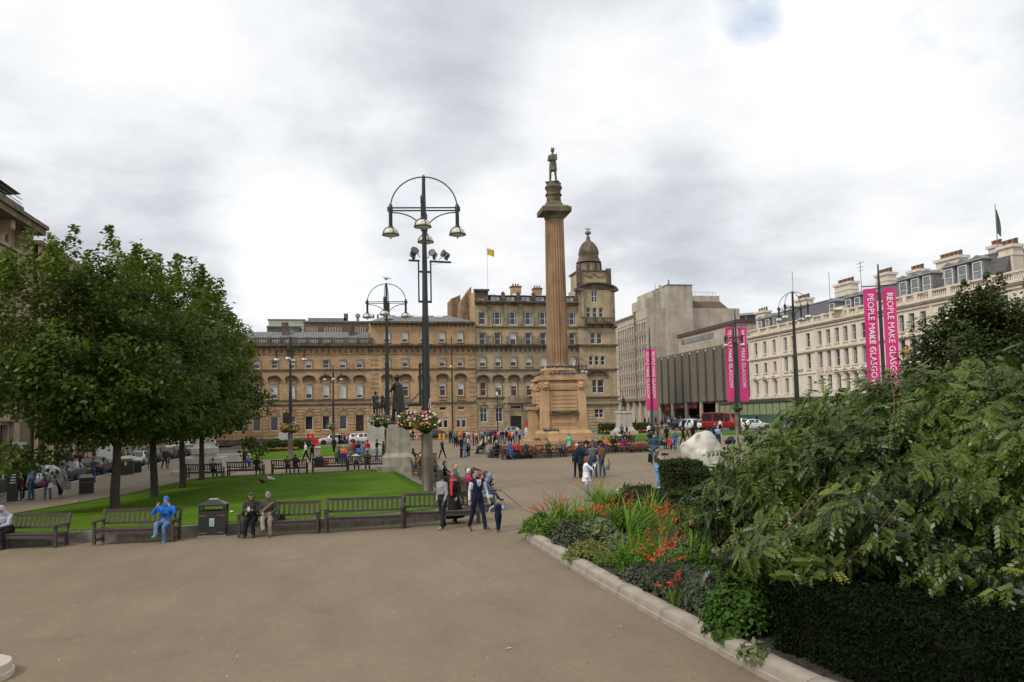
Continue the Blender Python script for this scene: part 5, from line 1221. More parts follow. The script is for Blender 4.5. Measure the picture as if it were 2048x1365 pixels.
def column_monument():
 c=P(1119,880,69);cx,cy=c.x,c.y;z=lambda py,dy=0.0:zat(py,cx,cy+dy)
 T=thing('column_monument',(cx,cy,gz(cx)),'towering fluted sandstone column on a stepped plinth, a dark statue on top','monument',rz=R(-2));g0=gz(cx)
 L=lambda v:v-g0
 hs=[(2.95,L(z(881,-2.95))),(2.32,L(z(861,-2.32)))]
 z0,z1=hs[0][1],hs[1][1]
 MB().box(-2.95,2.95,-2.95,2.95,-.6,z0).build('step',COLST,T)
 b=MB();b.box(-2.32,2.32,-2.32,2.32,z0,z1-.25);b.frustum(-2.32,2.32,-2.32,2.32,z1-.25,-2.15,2.15,-2.15,2.15,z1);b.build('step',COLST,T)
 zd=L(z(760,-2));w0,w1=2.02,1.86
 b=MB();b.frustum(-w0+.22,w0-.22,-w0+.22,w0-.22,z1,-w1+.22,w1-.22,-w1+.22,w1-.22,zd);b.build('dado',COLST,T)
 for sx in(-1,1):
  for sy in(-1,1):
   b=MB();a0,a1,p=w0-.75,w0,w1;xs=sorted((sx*(w0-.72),sx*w0));ys=sorted((sy*(w0-.72),sy*w0));Xs=sorted((sx*(w1-.68),sx*w1));Ys=sorted((sy*(w1-.68),sy*w1))
   b.frustum(xs[0],xs[1],ys[0],ys[1],z1,Xs[0],Xs[1],Ys[0],Ys[1],zd-.003);b.build('corner_pier',COLST,T)
 def face(fn,n):
  b=MB(fn);q=w1+.01
  zl=L(z(827,-2));b.box(-1.28,1.28,-.3,.16,zl-.1,zl+.12);b.build('ledge',MOSS,T)
  b=MB(fn);zb0,zb1=z1+.45,zl-.45;b.box(-1.05,1.05,-.3,-.06,zb0,zb1);b.box(-.9,.9,-.07,-.02,zb0+.14,zb1-.14);b.build('panel',COLST,T)
  b=MB(fn);b.box(-1.2,1.2,-.3,-.06,zl+.25,zd-.95)
  for k in range(4):zz=zl+.5+k*(zd-1.5-zl)/4;b.box(-1.1,1.1,-.07,-.025,zz,zz+.1)
  b.build('inscribed_panel',COLST,T)
  b=MB(fn);b.box(-1.22,1.22,-.3,-.02,zd-.85,zd-.28)
  for k in range(9):u=-1.05+k*.2625;b.box(u-.06,u+.06,-.03,.04,zd-.75,zd-.4)
  b.build('frieze',COLST,T)
  b=MB(fn)
  b.tube([(-1.1+2.2*k/10,.2,zl+.2-.12*math.sin(math.pi*k/10))for k in range(11)],.07,6);b.build('garland',M('mossy_garland',(.10,.11,.04),.9,.4,8),T)
  for s in(-1,1):
   b=MB(fn);u=s*(w1-.34);zz=zd-.5;b.ball((u,.05,zz),.3,10,7,sz=(1,.55,1.05));b.ball((u,.26,zz-.08),.14,8,6,sz=(1,1,.8));b.ball((u,.2,zz+.12),.2,8,5,sz=(1,.5,.5))
   for q in(-1,1):b.ball((u+q*.1,.24,zz+.06),.035,6,4);b.ball((u+q*.22,.08,zz+.22),.08,6,4)
   for k in range(10):a=k*.628;b.ball((u+.3*math.cos(a),.02,zz+.3*math.sin(a)),.1,6,4)
   b.build('lion_mask',COLST,T,smooth=60)
 face(lambda u,d,z_:(u,-(w1+.02)-d,z_),0);face(lambda u,d,z_:(-(w1+.02)-d,-u,z_),1);face(lambda u,d,z_:(w1+.02+d,u,z_),2)
 b=MB();b.box(-w1-.12,w1+.12,-w1-.12,w1+.12,zd,zd+.22);b.box(-w1+.12,w1-.12,-w1+.12,w1-.12,zd+.22,L(z(750,-1.8)));b.build('plinth_cornice',COLST,T)
 zt=L(z(750,-1.8));b=MB();b.box(-1.35,1.35,-1.35,1.35,zt,zt+.3);b.build('plinth_block',COLST,T)
 zw=zt+.3;zs=L(z(735));b=MB();b.lathe([(1.42,zw),(1.48,zw+.12),(1.35,zw+.28),(1.18,zw+.4),(1.2,zw+.55),(1.02,zs)],28)
 for k in range(22):a=k*2*math.pi/22;b.ball((1.38*math.cos(a),1.38*math.sin(a),zw+.16),.17,6,4)
 b.build('wreath_base',COLST,T,smooth=45)
 b=MB();b.box(-w0-.75,-w0+.1,-.75,.75,z0,z0+.5);b.box(-w0-.6,-w0+.1,-.6,.6,z0+.5,z0+2.6);b.box(-w0-.75,-w0+.1,-.75,.75,z0+2.6,z0+2.85)
 for k in range(5):b.box(-w0-.64,-w0-.6,-.5+k*.24,-.42+k*.24,z0+2.0,z0+2.5)
 b.build('side_pier',COLST,T)
 ze=L(z(437));r0,r1=.93,.82;nfl=24
 prof=[(r0*1.04,zs),(r0,zs+.35)]+[(r0+(r1-r0)*(t**1.25),zs+.35+(ze-zs-.6)*t)for t in(.2,.4,.6,.8,1)]+[(r1*.99,ze)]
 def fl(k,zz):q=k%4;return 1.0 if q==0 or zz<zs+.1 else(.925 if q in(1,3)else .88)
 MB().lathe(prof,nfl*4,flute=fl).build('shaft',COLF,T)
 zc=L(z(420));b=MB();b.lathe([(r1,ze-.15),(r1*1.06,ze-.1),(r1*1.06,ze),(r1*1.1,ze+.1),(1.18,zc-.42)],28);b.box(-1.28,1.28,-1.28,1.28,zc-.42,zc);b.frustum(-1.22,1.22,-1.22,1.22,zc,-.95,.95,-.95,.95,zc+.22);b.build('capital',MOSS,T,smooth=40)
 zq=L(z(368));h=zq-zc;b=MB();b.lathe([(.86,zc+.2),(.8,zc+.35),(.78,zc+h*.22),(.62,zc+h*.3),(.66,zc+h*.36),(.62,zc+h*.4),(.62,zc+h*.72),(.72,zc+h*.78),(.78,zc+h*.84),(.68,zc+h*.9),(.6,zq)],26);b.build('drum_pedestal',MOSS,T,smooth=40)
 b=MB();b.tube([(.64*math.cos(a),.64*math.sin(a),zc+h*.56+.06*math.sin(4*a))for a in[k*math.pi/16 for k in range(32)]],.1,6,closed=True);b.build('garland',MOSS,T,smooth=50)
 hh=z(300)-z(368)
 pose=dict(armL=(18,8,62,50),armR=(14,10,75,60),legL=(2,4,4),legR=(8,16,5),head=(-12,4))
 statue(T,'statue',hh-.05,pose,150,(0,0,zq),BRZG,cloak=False,vox=.038,base=.1,bulk=1.0,coat=.34)
 return T,cx,cy,g0,dict(step=z0,tier=z1,ledge=L(z(827,-2))+.12,zd=zt,wz=zw,top=z(300)-g0)
MON,MX,MY,MG,MH=column_monument()
#birds
def pigeon_proto():
 def mk():
  b=MB();b.ball((0,0,.12),.085,9,6,sz=(.85,1.6,.95));b.ball((0,.13,.215),.042,8,5);b.add([(-.012,.165,.215),(.012,.165,.215),(0,.2,.205),(0,.168,.228)],[(0,1,2),(0,2,3),(1,3,2)],1)
  b.tube([(0,.1,.16),(0,.125,.2)],[.06,.045],7);b.frustum(-.05,.05,-.27,-.1,.07,-.04,.04,-.26,-.1,.11)
  for s in(-1,1):b.tube([(s*.03,.01,.05),(s*.03,.015,0)],.008,4,1);b.ball((s*.07,-.03,.13),.06,6,4,sz=(.35,1.9,.8))
  return b.mesh('pigeon',[M('pigeon_grey',(.11,.115,.13),.6,.4,9),M('pigeon_leg',(.3,.1,.08),.6)],60)
 return mesh_once('pigeon',mk)
def bird(loc,rz,label,group,me=None,s=1.0,name='pigeon'):
 o=inst(name,me or pigeon_proto(),None,loc,(0,0,rz),(s,s,s));return tag(o,label,name,group)
rng=random.Random(12)
for k in range(12):u=-1.15+2.3*k/11+rng.uniform(-.08,.08);a=rng.random()*6.28;ang=1.57*0;bird((MX+u,MY-1.55-rng.random()*.2,MG+MH['zd']+.0),a,'grey pigeon standing on the top ledge of the column plinth','pigeons along the plinth top',s=1.15)
for k in range(9):bird((MX-1.75+rng.uniform(-.1,.1),MY-1.3+k*.33,MG+MH['zd']),rng.random()*6.28,'grey pigeon standing on the top ledge of the column plinth','pigeons along the plinth top',s=1.15)
for k in range(16):a=-2.6+k*.2;bird((MX+1.36*math.cos(a)*.92,MY+1.36*math.sin(a)*.92,MG+MH['wz']+.33),rng.random()*6.28,'grey pigeon perched on the carved wreath below the fluted shaft','pigeons on the carved wreath',s=1.1)
for k in range(7):bird((MX+rng.uniform(-1.9,.6),MY-2.13,MG+MH['tier']-.08),rng.random()*6.28,'grey pigeon on the sloping upper step of the column plinth','pigeons on the upper step',s=1.15)
for k in range(6):bird((MX-2.75+rng.uniform(0,.9),MY-2.75+rng.uniform(0,.3),MG+MH['step']),rng.random()*6.28,'grey pigeon clustered at the front corner of the bottom step','pigeons on the bottom step',s=1.15)
for k in range(8):bird((MX-2.02-rng.uniform(0,.6),MY-.6+k*.17,MG+MH['step']+2.85),rng.random()*6.28,'grey pigeon sitting on the side pier of the plinth','pigeons on the side pier',s=1.1)
GULL=mesh_once('gull',lambda:pigeon_proto().copy());GULL.name='gull';GULL.materials[0]=M('gull_white',(.62,.62,.60),.6,.2)
bird((MX,MY,MG+MH['top']+.02),1.2,'white gull standing on the head of the column statue',None,GULL,1.0,'gull')
#lesser statues
def pedestal(T,spec,mat):
 for part,w,d,z0,z1,W2,D2 in spec:MB().frustum(-w/2,w/2,-d/2,d/2,z0,-W2/2,W2/2,-D2/2,D2/2,z1).build(part,mat,T)
def robed_statue():
 p=G(799,946);d=51.0;T=thing('bronze_statue',(p.x,p.y,p.z),'dark bronze robed statesman on a tall pale grey pedestal beside the big lamp','statue');L=lambda py,dy=0:zat(py,p.x,p.y+dy)-p.z
 p.y+=1.2;T.location.y=p.y
 s=[('base_step',2.75,2.5,-.3,L(933,-1.25),2.75,2.5),('plinth',2.02,1.9,L(933,-1.25),L(915,-.9),2.02,1.9),('moulding',2.0,1.88,L(915,-.9),L(907,-.8),1.55,1.45),('dado',1.5,1.4,L(907,-.8),L(856,-.7),1.42,1.32),('cap',1.25,1.15,L(856,-.7),L(849,-.6),1.2,1.1)]
 pedestal(T,s,STONE_G);zt=L(849,-.6)
 pose=dict(armL=(28,10,70,40),armR=(10,8,20),legL=(10,4,4),legR=(-6,6,4),head=(18,3))
 statue(T,'figure',zat(756,p.x,p.y)-p.z-zt,pose,52,(0,0,zt),BRZ,vox=.045,coat=.5)
robed_statue()
def small_statue(px,py,name,label,ptop,stop_,rz,w=1.5,pose=None,seated=False,mat=STONE_L,depth=None,cloak=False,name2='figure'):
 p=G(px,py)if depth is None else Vector((P(px,py,depth).x,P(px,py,depth).y,gz(P(px,py,depth).x)))
 T=thing('bronze_statue',p,label,'statue');L=lambda q:zat(q,p.x,p.y)-p.z;zt=L(ptop)
 pedestal(T,[('base_step',w*1.8,w*1.8,-.3,.45,w*1.8,w*1.8),('plinth',w*1.5,w*1.5,.45,zt*.3,w*1.15,w*1.15),('dado',w*1.08,w*1.08,zt*.3,zt*.9,w,w),('cap',w*1.12,w*1.12,zt*.9,zt,w*1.05,w*1.05)],mat)
 pose=pose or dict(armL=(6,10,30,20),armR=(20,12,70,40),legL=(8,4,4),legR=(-4,6,4),head=(10,2))
 statue(T,name2,L(stop_)-zt if not seated else(L(stop_)-zt)*1.32,pose,rz,(0,0,zt),BRZ,cloak=cloak,vox=.06,base=.1);return T,zt,p
small_statue(752,905,'a','dark bronze standing figure on a pale plinth with dark panel, behind the pink hanging basket',834,786,150,1.75)
T,zt,p=small_statue(573,890,'b','dark bronze seated figure on a low pedestal behind the clipped hedge',850,826,170,2.0,dict(POSES['sit']),True,depth=118)
MB().box(-.5,.5,-.5,.25,zt+.1,zt+.95).box(-.5,.5,-.55,-.35,zt+.95,zt+1.7).build('chair',BRZ,T)
T.children and None
small_statue(1248,851,'c','dark bronze figure on a tall pale pedestal behind the right hand hedge',822,795,200,1.7,depth=112)
def horse_statue():
 q=P(765,900,108);p=Vector((q.x,q.y,gz(q.x)));T=thing('equestrian_statue',p,'dark bronze horse and rider on a stone plinth seen from behind','statue');zt=zat(831,p.x,p.y)-p.z
 pedestal(T,[('base_step',2.8,4.4,-.3,.5,2.8,4.4),('dado',2.0,3.4,.5,zt-.3,1.9,3.3),('cap',2.2,3.6,zt-.3,zt,2.2,3.6)],STONE_G)
 f=Fig();y=lambda*a:Vector(a)
 f.loft([(y(0,-1.0,1.5),y(.2,0,0),y(0,0,.25)),(y(0,-.85,1.5),y(.36,0,0),y(0,0,.38)),(y(0,-.2,1.45),y(.38,0,0),y(0,0,.40)),(y(0,.5,1.5),y(.34,0,0),y(0,0,.42)),(y(0,.85,1.6),y(.2,0,0),y(0,0,.3))],'top')
 f.cap((0,.7,1.75),(0,1.15,2.3),.28,.17,'top');f.cap((0,1.12,2.35),(0,1.5,2.05),.16,.09,'top')
 for s in(-1,1):
  f.cap((s*.2,-.85,1.35),(s*.2,-.7,.95),.2,.11,'top');f.cap((s*.2,-.7,.95),(s*.2,-.95,.55),.1,.07,'top');f.cap((s*.2,-.95,.55),(s*.2,-.9,.08),.065,.06,'top');f.cap((s*.2,-.9,.07),(s*.2,-.82,.06),.08,.07,'top')
  f.cap((s*.19,.65,1.3),(s*.19,.7,.75),.15,.09,'top');f.cap((s*.19,.7,.75),(s*.19,.68,.08),.075,.06,'top');f.cap((s*.19,.68,.07),(s*.19,.76,.06),.08,.07,'top');f.cap((s*.06,1.1,2.48),(s*.06,1.08,2.62),.05,.02,'top')
 f.cap((0,-1.05,1.7),(0,-1.3,1.2),.09,.08,'top');f.cap((0,-1.3,1.2),(0,-1.25,.7),.08,.03,'top');f.b.box(-.8,.8,-1.4,1.5,-.02,.1)
 o=inst('horse',bpy.data.meshes.new('horse'),T,(0,0,zt),(0,0,R(-14)));f.queue(o,[BRZ],{'top':0},.06)
 g,J=body_fig(dict(lean=0,armL=(35,10,60,20),armR=(20,15,60,10),legL=(35,40,32),legR=(35,40,32)),2.0,bulk=1.1);shift_fig(g,J,(0,-.05,2.0))
 r=inst('rider',bpy.data.meshes.new('rider'),T,(0,0,zt),(0,0,R(-14)));g.queue(r,[BRZ],{k:0 for k in('skin','top','bot','shoe','under')},.055)
horse_statue()
def pale_round_pedestal():
 p=G(402,950);p.y+=1.6;T=thing('round_stone_pedestal',p,'pale stone round pedestal on a square base behind the maple trunks','pedestal')
 MB().box(-2.1,2.1,-1.9,1.9,-.3,.28).build('step',STONE_L,T);MB().box(-1.45,1.45,-1.4,1.4,.28,1.2).build('base',STONE_L,T);MB().lathe([(.85,1.2),(.85,1.45),(.98,1.5),(.98,1.9),(.72,2.1),(.66,2.3),(.62,4.6),(.8,4.8),(.8,5.0)],28).build('drum',STONE_L,T,smooth=40)
 q=G(455,934);q.y+=.7;w=thing('stone_block_wall',q,'long low pale stone block wall beside the woman in maroon','wall')
 for k in range(2):MB().box(-1.75+k*1.76,-.01+k*1.76,-.6,.6,-.2,1.05).build('stone_block',STONE_L,w)
 MB().box(-1.85,1.85,-.8,.7,-.3,.08).build('step',STONE_L,w)
 q=G(630,916);q.y+=.5;w=thing('stone_bollard_block',q,'square grey stone block with pale cap on the far lawn edge','stone block')
 MB().box(-.52,.52,-.5,.5,-.2,.98).build('block',STONE_G,w);MB().frustum(-.58,.58,-.56,.56,.98,-.5,.5,-.5,.5,1.1).build('cap',STONE_L,w)
pale_round_pedestal()
#the crouching stone lion
def stone_lion():
 d=37.0;g=P(1415,965,d);p=Vector((g.x,g.y,gz(g.x)));k=d/1600;o=bpy.data.objects.new('lion_sculpture',bpy.data.meshes.new('lion_sculpture'));COL.objects.link(o)
 view=math.atan2(-p.x,p.y);o.location=p;o.rotation_euler=(0,0,view);tag(o,'huge smooth white stone lion with bowed head behind the square yew','sculpture')
 zz=lambda py:zat(py,p.x,p.y)-p.z;xx=lambda px:(px-1413)*k
 f=Fig();q=lambda px,py,y=0:Vector((xx(px),y,zz(py)))
 def el(px,py,y,rx,ry,rz,tilt=0):f.ball(q(px,py,y),1,'top',(rx*k,ry*k,rz*k),Matrix.Rotation(R(tilt),3,'Y'),18)
 el(1414,899,.0,24,30,38,0);el(1422,917,.1,27,32,40,0);el(1428,938,.1,28,34,34);el(1402,902,.0,22,28,30,20)
 f.cap(q(1410,884,-.02),q(1379,899,-.1),21*k,14*k,'top',n=14);f.cap(q(1400,876,0),q(1372,892,-.1),12*k,7*k,'top',n=12);el(1442,957,.1,34,36,26);el(1452,962,.0,24,30,18);el(1425,985,0,45,40,30)
 el(1388,896,-.1,21,24,15,38);el(1381,902,-.12,15,20,20,18);f.cap(q(1383,893,-.1),q(1369,893,-.12),9*k,6.5*k,'top');f.cap(q(1368,893,-.1),q(1372,910,-.1),7.5*k,9*k,'top');f.cap(q(1372,908,-.1),q(1371,916,-.1),8.5*k,7*k,'top');f.cap(q(1382,906,-.1),q(1377,920,-.1),9*k,6*k,'top')
 for s in(-1,1):
  y=s*.42;f.cap(q(1393,886,y),q(1396,871,y*.95),5.5*k,4*k,'top',flat=.55);f.cap(q(1396,871,y*.95),q(1400,866,y*.9),4*k,2*k,'top');f.cap(q(1367,889,s*.2),q(1378,886,s*.3),4.2*k,4*k,'top')
  f.cap(q(1390,900,s*.5),q(1387,925,s*.42),6*k,8*k,'top');f.cap(q(1387,925,s*.42),q(1392,950,s*.45),7*k,6*k,'top');f.cap(q(1398,905,s*.62),q(1402,938,s*.6),6*k,7*k,'top');f.cap(q(1410,905,s*.72),q(1418,945,s*.7),5*k,7*k,'top')
  f.cap(q(1371,901,s*.17),q(1372,907,s*.18),2.6*k,3*k,'top');f.cap(q(1385,950,s*.35),q(1382,990,s*.35),9*k,10*k,'top')
 f.queue(o,[M('white_portland_stone',(.55,.52,.46),.75,.14,1.5,.5,8,streak=.28)],{'top':0},.045,5)
 return o
stone_lion()
#lamp posts
LAMPGL=M('lamp_bowl_glass',(.62,.60,.52),.18,.1,6,spec=.6);SLEEVE=M('stained_steel_sleeve',(.23,.19,.145),.45,.25,1.2,.2,20,metal=.55,streak=.35);GALV=M('galvanised_steel',(.32,.34,.34),.45,.15,4,metal=.6)
def head_meshes():
 arm=1.5
 def m_arm():
  b=MB()
  for dz in(0,-.13):
   for s in(-.045,.045):b.tube([(.1,s,dz),(arm+.1,s,dz)],.022,6)
  b.box(arm-.1,arm+.14,-.07,.07,-.16,.03);b.lathe([(.09,-.16),(.09,.1),(.03,.2)],8,(arm,0,0));return b.mesh('arm',IRON,50)
 def m_hoop():
  b=MB();b.tube([(arm*math.sin(R(a)),0,1.42*math.cos(R(a)))for a in range(0,91,9)],.03,6);return b.mesh('hoop',IRON,60)
 def m_brace():
  b=MB();b.tube([(.12+(arm-.2)*(1-math.cos(R(a))),0,-.22-.85*(1-math.sin(R(a))))for a in range(0,91,10)],.028,6);return b.mesh('brace',IRON,60)
 def m_lan():
  b=MB();b.lathe([(.085,-.85),(.085,0)],10,(arm,0,0));b.lathe([(.1,-.98),(.13,-.9),(.1,-.83)],10,(arm,0,0));
  for k in range(4):a=k*math.pi/2+.4;b.tube([(arm+.37*math.sin(R(q))*math.cos(a),.37*math.sin(R(q))*math.sin(a),-1.24+.36*math.cos(R(q)))for q in range(10,100,15)],.022,5)
  b.tube([(arm+.375*math.cos(k*.524),.375*math.sin(k*.524),-1.24)for k in range(12)],.026,5,closed=True);b.ball((arm,0,-1.4),.035,6,4);return b.mesh('lantern',IRON,50)
 def m_bowl():
  b=MB();b.lathe([(.06,-.92),(.2,-.96),(.31,-1.08),(.345,-1.22),(.3,-1.28),(.12,-1.34),(.02,-1.36)],16,(arm,0,0));return b.mesh('glass_bowl',LAMPGL,60)
 return[mesh_once(k,f)for k,f in(('l_arm',m_arm),('l_hoop',m_hoop),('l_brace',m_brace),('l_lan',m_lan),('l_bowl',m_bowl))]
def lamp_post(p,H,label,rz=0.0,sleeve=2.75,k=1.0,r=.15,arms=4,group='multi armed lamp posts',hook=True):
 T=thing('lamp_post',p,label,'lamp post',group,rz)
 rs=.255*(r/.15);hz=H-1.5*k
 if sleeve:MB().lathe([(rs*1.08,-.2),(rs*1.08,.1),(rs,.14),(rs,sleeve*.62),(rs*1.01,sleeve*.62+.02),(rs,sleeve*.62+.04),(rs*.98,sleeve),(rs*.7,sleeve+.05)],18).build('sleeve',SLEEVE,T,smooth=40)
 MB().lathe([(r*1.25,sleeve*.5),(r*1.2,sleeve+1.2),(r,H*.55),(r,H*.55+.02),(r*.9,H*.55+.1),(r*.62,hz-.4),(r*.62,hz),(r*.5,hz+1.1*k),(r*.55,H-.12),(r*.3,H)],14).build('pole',IRON,T,smooth=40)
 a_,h_,b_,l_,g_=head_meshes()
 for i in range(arms):
  rot=(0,0,i*2*math.pi/arms);sc=(k,k,k)
  a=inst('arm',a_,T,(0,0,hz),rot,sc);inst('hoop',h_,T,(0,0,hz),rot,sc);inst('brace',b_,T,(0,0,hz),rot,sc);l=inst('lantern',l_,T,(0,0,hz),rot,sc);inst('glass_bowl',g_,l)
 return T,hz
p=G(855,992);H=zat(351,p.x,p.y)-p.z
BIGLAMP,hz=lamp_post(p,H,'nearest and tallest lamp post with three floodlights above its flower baskets',R(-8),sleeve=zat(868,p.x,p.y)-p.z)
def floodlights(T,p):
 z=zat(524,p.x,p.y)-p.z;zb=zat(606,p.x,p.y)-p.z;rot=(0,0,R(16))
 b=MB()
 for s in(-1,1):
  b.tube([(s*.28,0,zb),(s*.28,0,z-.02)],.035,6);b.box(min(s*.1,s*.3),max(s*.1,s*.3),-.04,.04,zb,zb+.09);b.box(min(s*.1,s*.3),max(s*.1,s*.3),-.04,.04,z-.5,z-.42)
 b.box(-.72,-.24,-.09,.09,z,z+.06);b.box(.24,1.22,-.09,.09,z,z+.06);b.add([(.3,-.03,z-.12),(.9,-.03,z),(.3,.03,z-.12),(.9,.03,z)],[(0,1,3,2)]);b.build('floodlight_bracket',IRON,T,rot=rot)
 def fl(x,tilt,yaw,s=1.0):
  o=inst('floodlight',MB().lathe([(.09,-.25),(.15,-.2),(.17,.05),(.22,.2),(.215,.22)],14).box(-.05,.05,-.28,-.16,-.22,-.02).mesh('floodlight',M('grey_floodlight',(.10,.105,.105),.45,.2),50),T,(x*math.cos(R(16)),x*math.sin(R(16)),z+.38),(R(tilt),0,R(yaw)),(s,s,s))
  inst('lens',MB().lathe([(.2,.19),(.15,.2),(.02,.21)],14).mesh('lens',M('floodlight_lens',(.34,.36,.37),.1),50),o);inst('yoke',MB().tube([(-.2,0,0),(-.2,-.22,-.2)],.02,5).tube([(.2,0,0),(.2,-.22,-.2)],.02,5).mesh('yoke',GALV),T,(x*math.cos(R(16)),x*math.sin(R(16)),z+.36),(0,0,R(yaw)))
 fl(-.5,58,28,.9);fl(.42,76,-28,.8);fl(.98,70,-60,.8)
 z1,z0=zat(727,p.x,p.y)-p.z,zat(811,p.x,p.y)-p.z;MB().box(-.32,-.22,-.04,.04,z0,z1).box(-.85,-.22,-.05,.05,z0-.04,z0+.06).tube([(-.8,0,z0+.05),(-.27,0,z0+.6)],.03,5).box(-.3,0,-.03,.03,z1-.15,z1-.08).build('banner_arm',IRON,T,rot=rot)
 MB().tube([(.1,-.17,z0-.1),(.16,-.19,z0+.3),(.2,-.2,z0+.05),(.14,-.2,z0-.3)],.012,5).build('loose_cable',WHITE_FR,T)
floodlights(BIGLAMP,p)
def lamp_at(px,py,ptop,label,rz,d=None,sleeve=2.7,**kw):
 p=G(px,py)if d is None else(lambda q:Vector((q.x,q.y,gz(q.x))))(P(px,py,d))
 return lamp_post(p,zat(ptop,p.x,p.y)-p.z,label,R(rz),sleeve,**kw)[0],p
L2,p2=lamp_at(776,932,566,'lamp post with a gull on top behind the robed statue',-9,d=62);bird((p2 .x,p2 .y,zat(562,p2 .x,p2 .y)),.9,'white gull perched on top of the lamp post behind the robed statue',None,GULL,1.6,'gull')
L3,p3=lamp_at(581,918,673,'lamp post on the path beside the far lawn, yellow flower basket round it',-6,k=.9)
L4,p4=lamp_at(667,897,731,'farthest lamp post, by the parked white off-roader, with a small green basket',4,d=124,k=.85)
L6,p6=lamp_at(1597,860,583,'lamp post rising over the bush before the cream hotel',30,d=76,sleeve=2.6,r=.19)
L7,p7=lamp_at(1475,872,652,'lamp post in front of the pink banners by the red minibus',20,k=.85)
L8,p8=lamp_at(1161,870,716,'lamp post half hidden behind the column plinth',10,d=118,k=.8)
def plain_pole(px,d,ptop,label,r=.11):
 q=P(px,860,d);p=Vector((q.x,q.y,gz(q.x)));H=zat(ptop,p.x,p.y)-p.z;T=thing('steel_pole',p,label,'pole')
 MB().lathe([(r*1.6,-.2),(r*1.5,1.2),(r*1.1,1.3),(r,H*.6),(r*.6,H)],10).build('pole',IRON,T,smooth=40);MB().lathe([(r,H),(r*1.3,H+.05),(.02,H+.25)],8).build('finial',IRON,T);return T,H
T,H=plain_pole(905.5,117,677,'tall plain dark pole in front of the stone office range');MB().ball((-.15,0,H*.72),.22,8,6).tube([(0,0,H*.72),(-.15,0,H*.72)],.04,5).build('lamp_globe',LAMPGL,T)
T,H=plain_pole(995.5,116,792,'short slim dark pole before the arched stone windows',.08);MB().lathe([(.1,H),(.2,H+.1),(.15,H+.5),(.03,H+.6)],8).build('lamp_head',LAMPGL,T)
#pink banners
PINK=M('pink_banner_cloth',(.62,.03,.20),.75,.06,1.5,.15,6);WLET=M('white_banner_lettering',(.80,.78,.78),.7,.03)
def banner_post(px,d,ptop,bt,label,turn,group='posts with pink banners',bl=8.5,bw=.95,gap=.26):
 q=P(px,860,d);p=Vector((q.x,q.y,gz(q.x)));H=zat(ptop,p.x,p.y)-p.z;zb=zat(bt,p.x,p.y)-p.z
 T=thing('banner_post',p,label,'banner post',group,R(turn))
 MB().lathe([(.19,-.2),(.19,1.4),(.15,1.5),(.12,H*.7),(.08,H-1.5),(.05,H)],10).build('pole',IRON,T,smooth=40)
 MB().tube([(-bw-gap-.1,0,zb+.18),(bw+gap+.1,0,zb+.18)],.04,6).tube([(-bw-gap,0,zb-bl-.05),(bw+gap,0,zb-bl-.05)],.03,6).build('crossbar',IRON,T)
 for s in(-1,1):
  x0,x1=(gap,gap+bw)if s>0 else(-gap-bw,-gap);nz,nx=14,3;vs=[]
  for j in range(nz+1):
   for i in range(nx+1):t=j/nz;u=i/nx;vs.append((x0+(x1-x0)*u,.10*math.sin(t*6+s)*math.sin(u*3.14)+.07*math.sin(t*9+s*2)*(u-.3),zb-bl*t))
  bn=MB().add(vs,[(j*(nx+1)+i,j*(nx+1)+i+1,(j+1)*(nx+1)+i+1,(j+1)*(nx+1)+i)for j in range(nz)for i in range(nx)]).build('banner',PINK,T,smooth=80)
  tm=mesh_once('banner_text',lambda:text_mesh('lettering','PEOPLE MAKE GLASGOW',.68,WLET,.004,'LEFT'))
  w=max(v.co.x for v in tm.vertices);k=bl*.78/w
  inst('lettering',tm,bn,((x0+x1)/2,-.09,zb-.35),(R(90),R(90),0),(k,k*1.0,1))
  inst('lettering',tm,bn,((x0+x1)/2,.09,zb-.35),(R(90),R(90),R(180)),(k,k,1))
 return T
banner_post(1773,56,529,577,'pink banner post nearest the bush, before the cream hotel',-27,bw=.86,gap=.2)
banner_post(1479,92,619,655,'pink banner post beside the dark ribbed hall, a lamp in front of it',-17,bl=8.6)
banner_post(1305,116,655,699,'pink banner post at the foot of the concrete office, banners almost edge on',-30,bl=8.8,bw=.72,gap=.08)
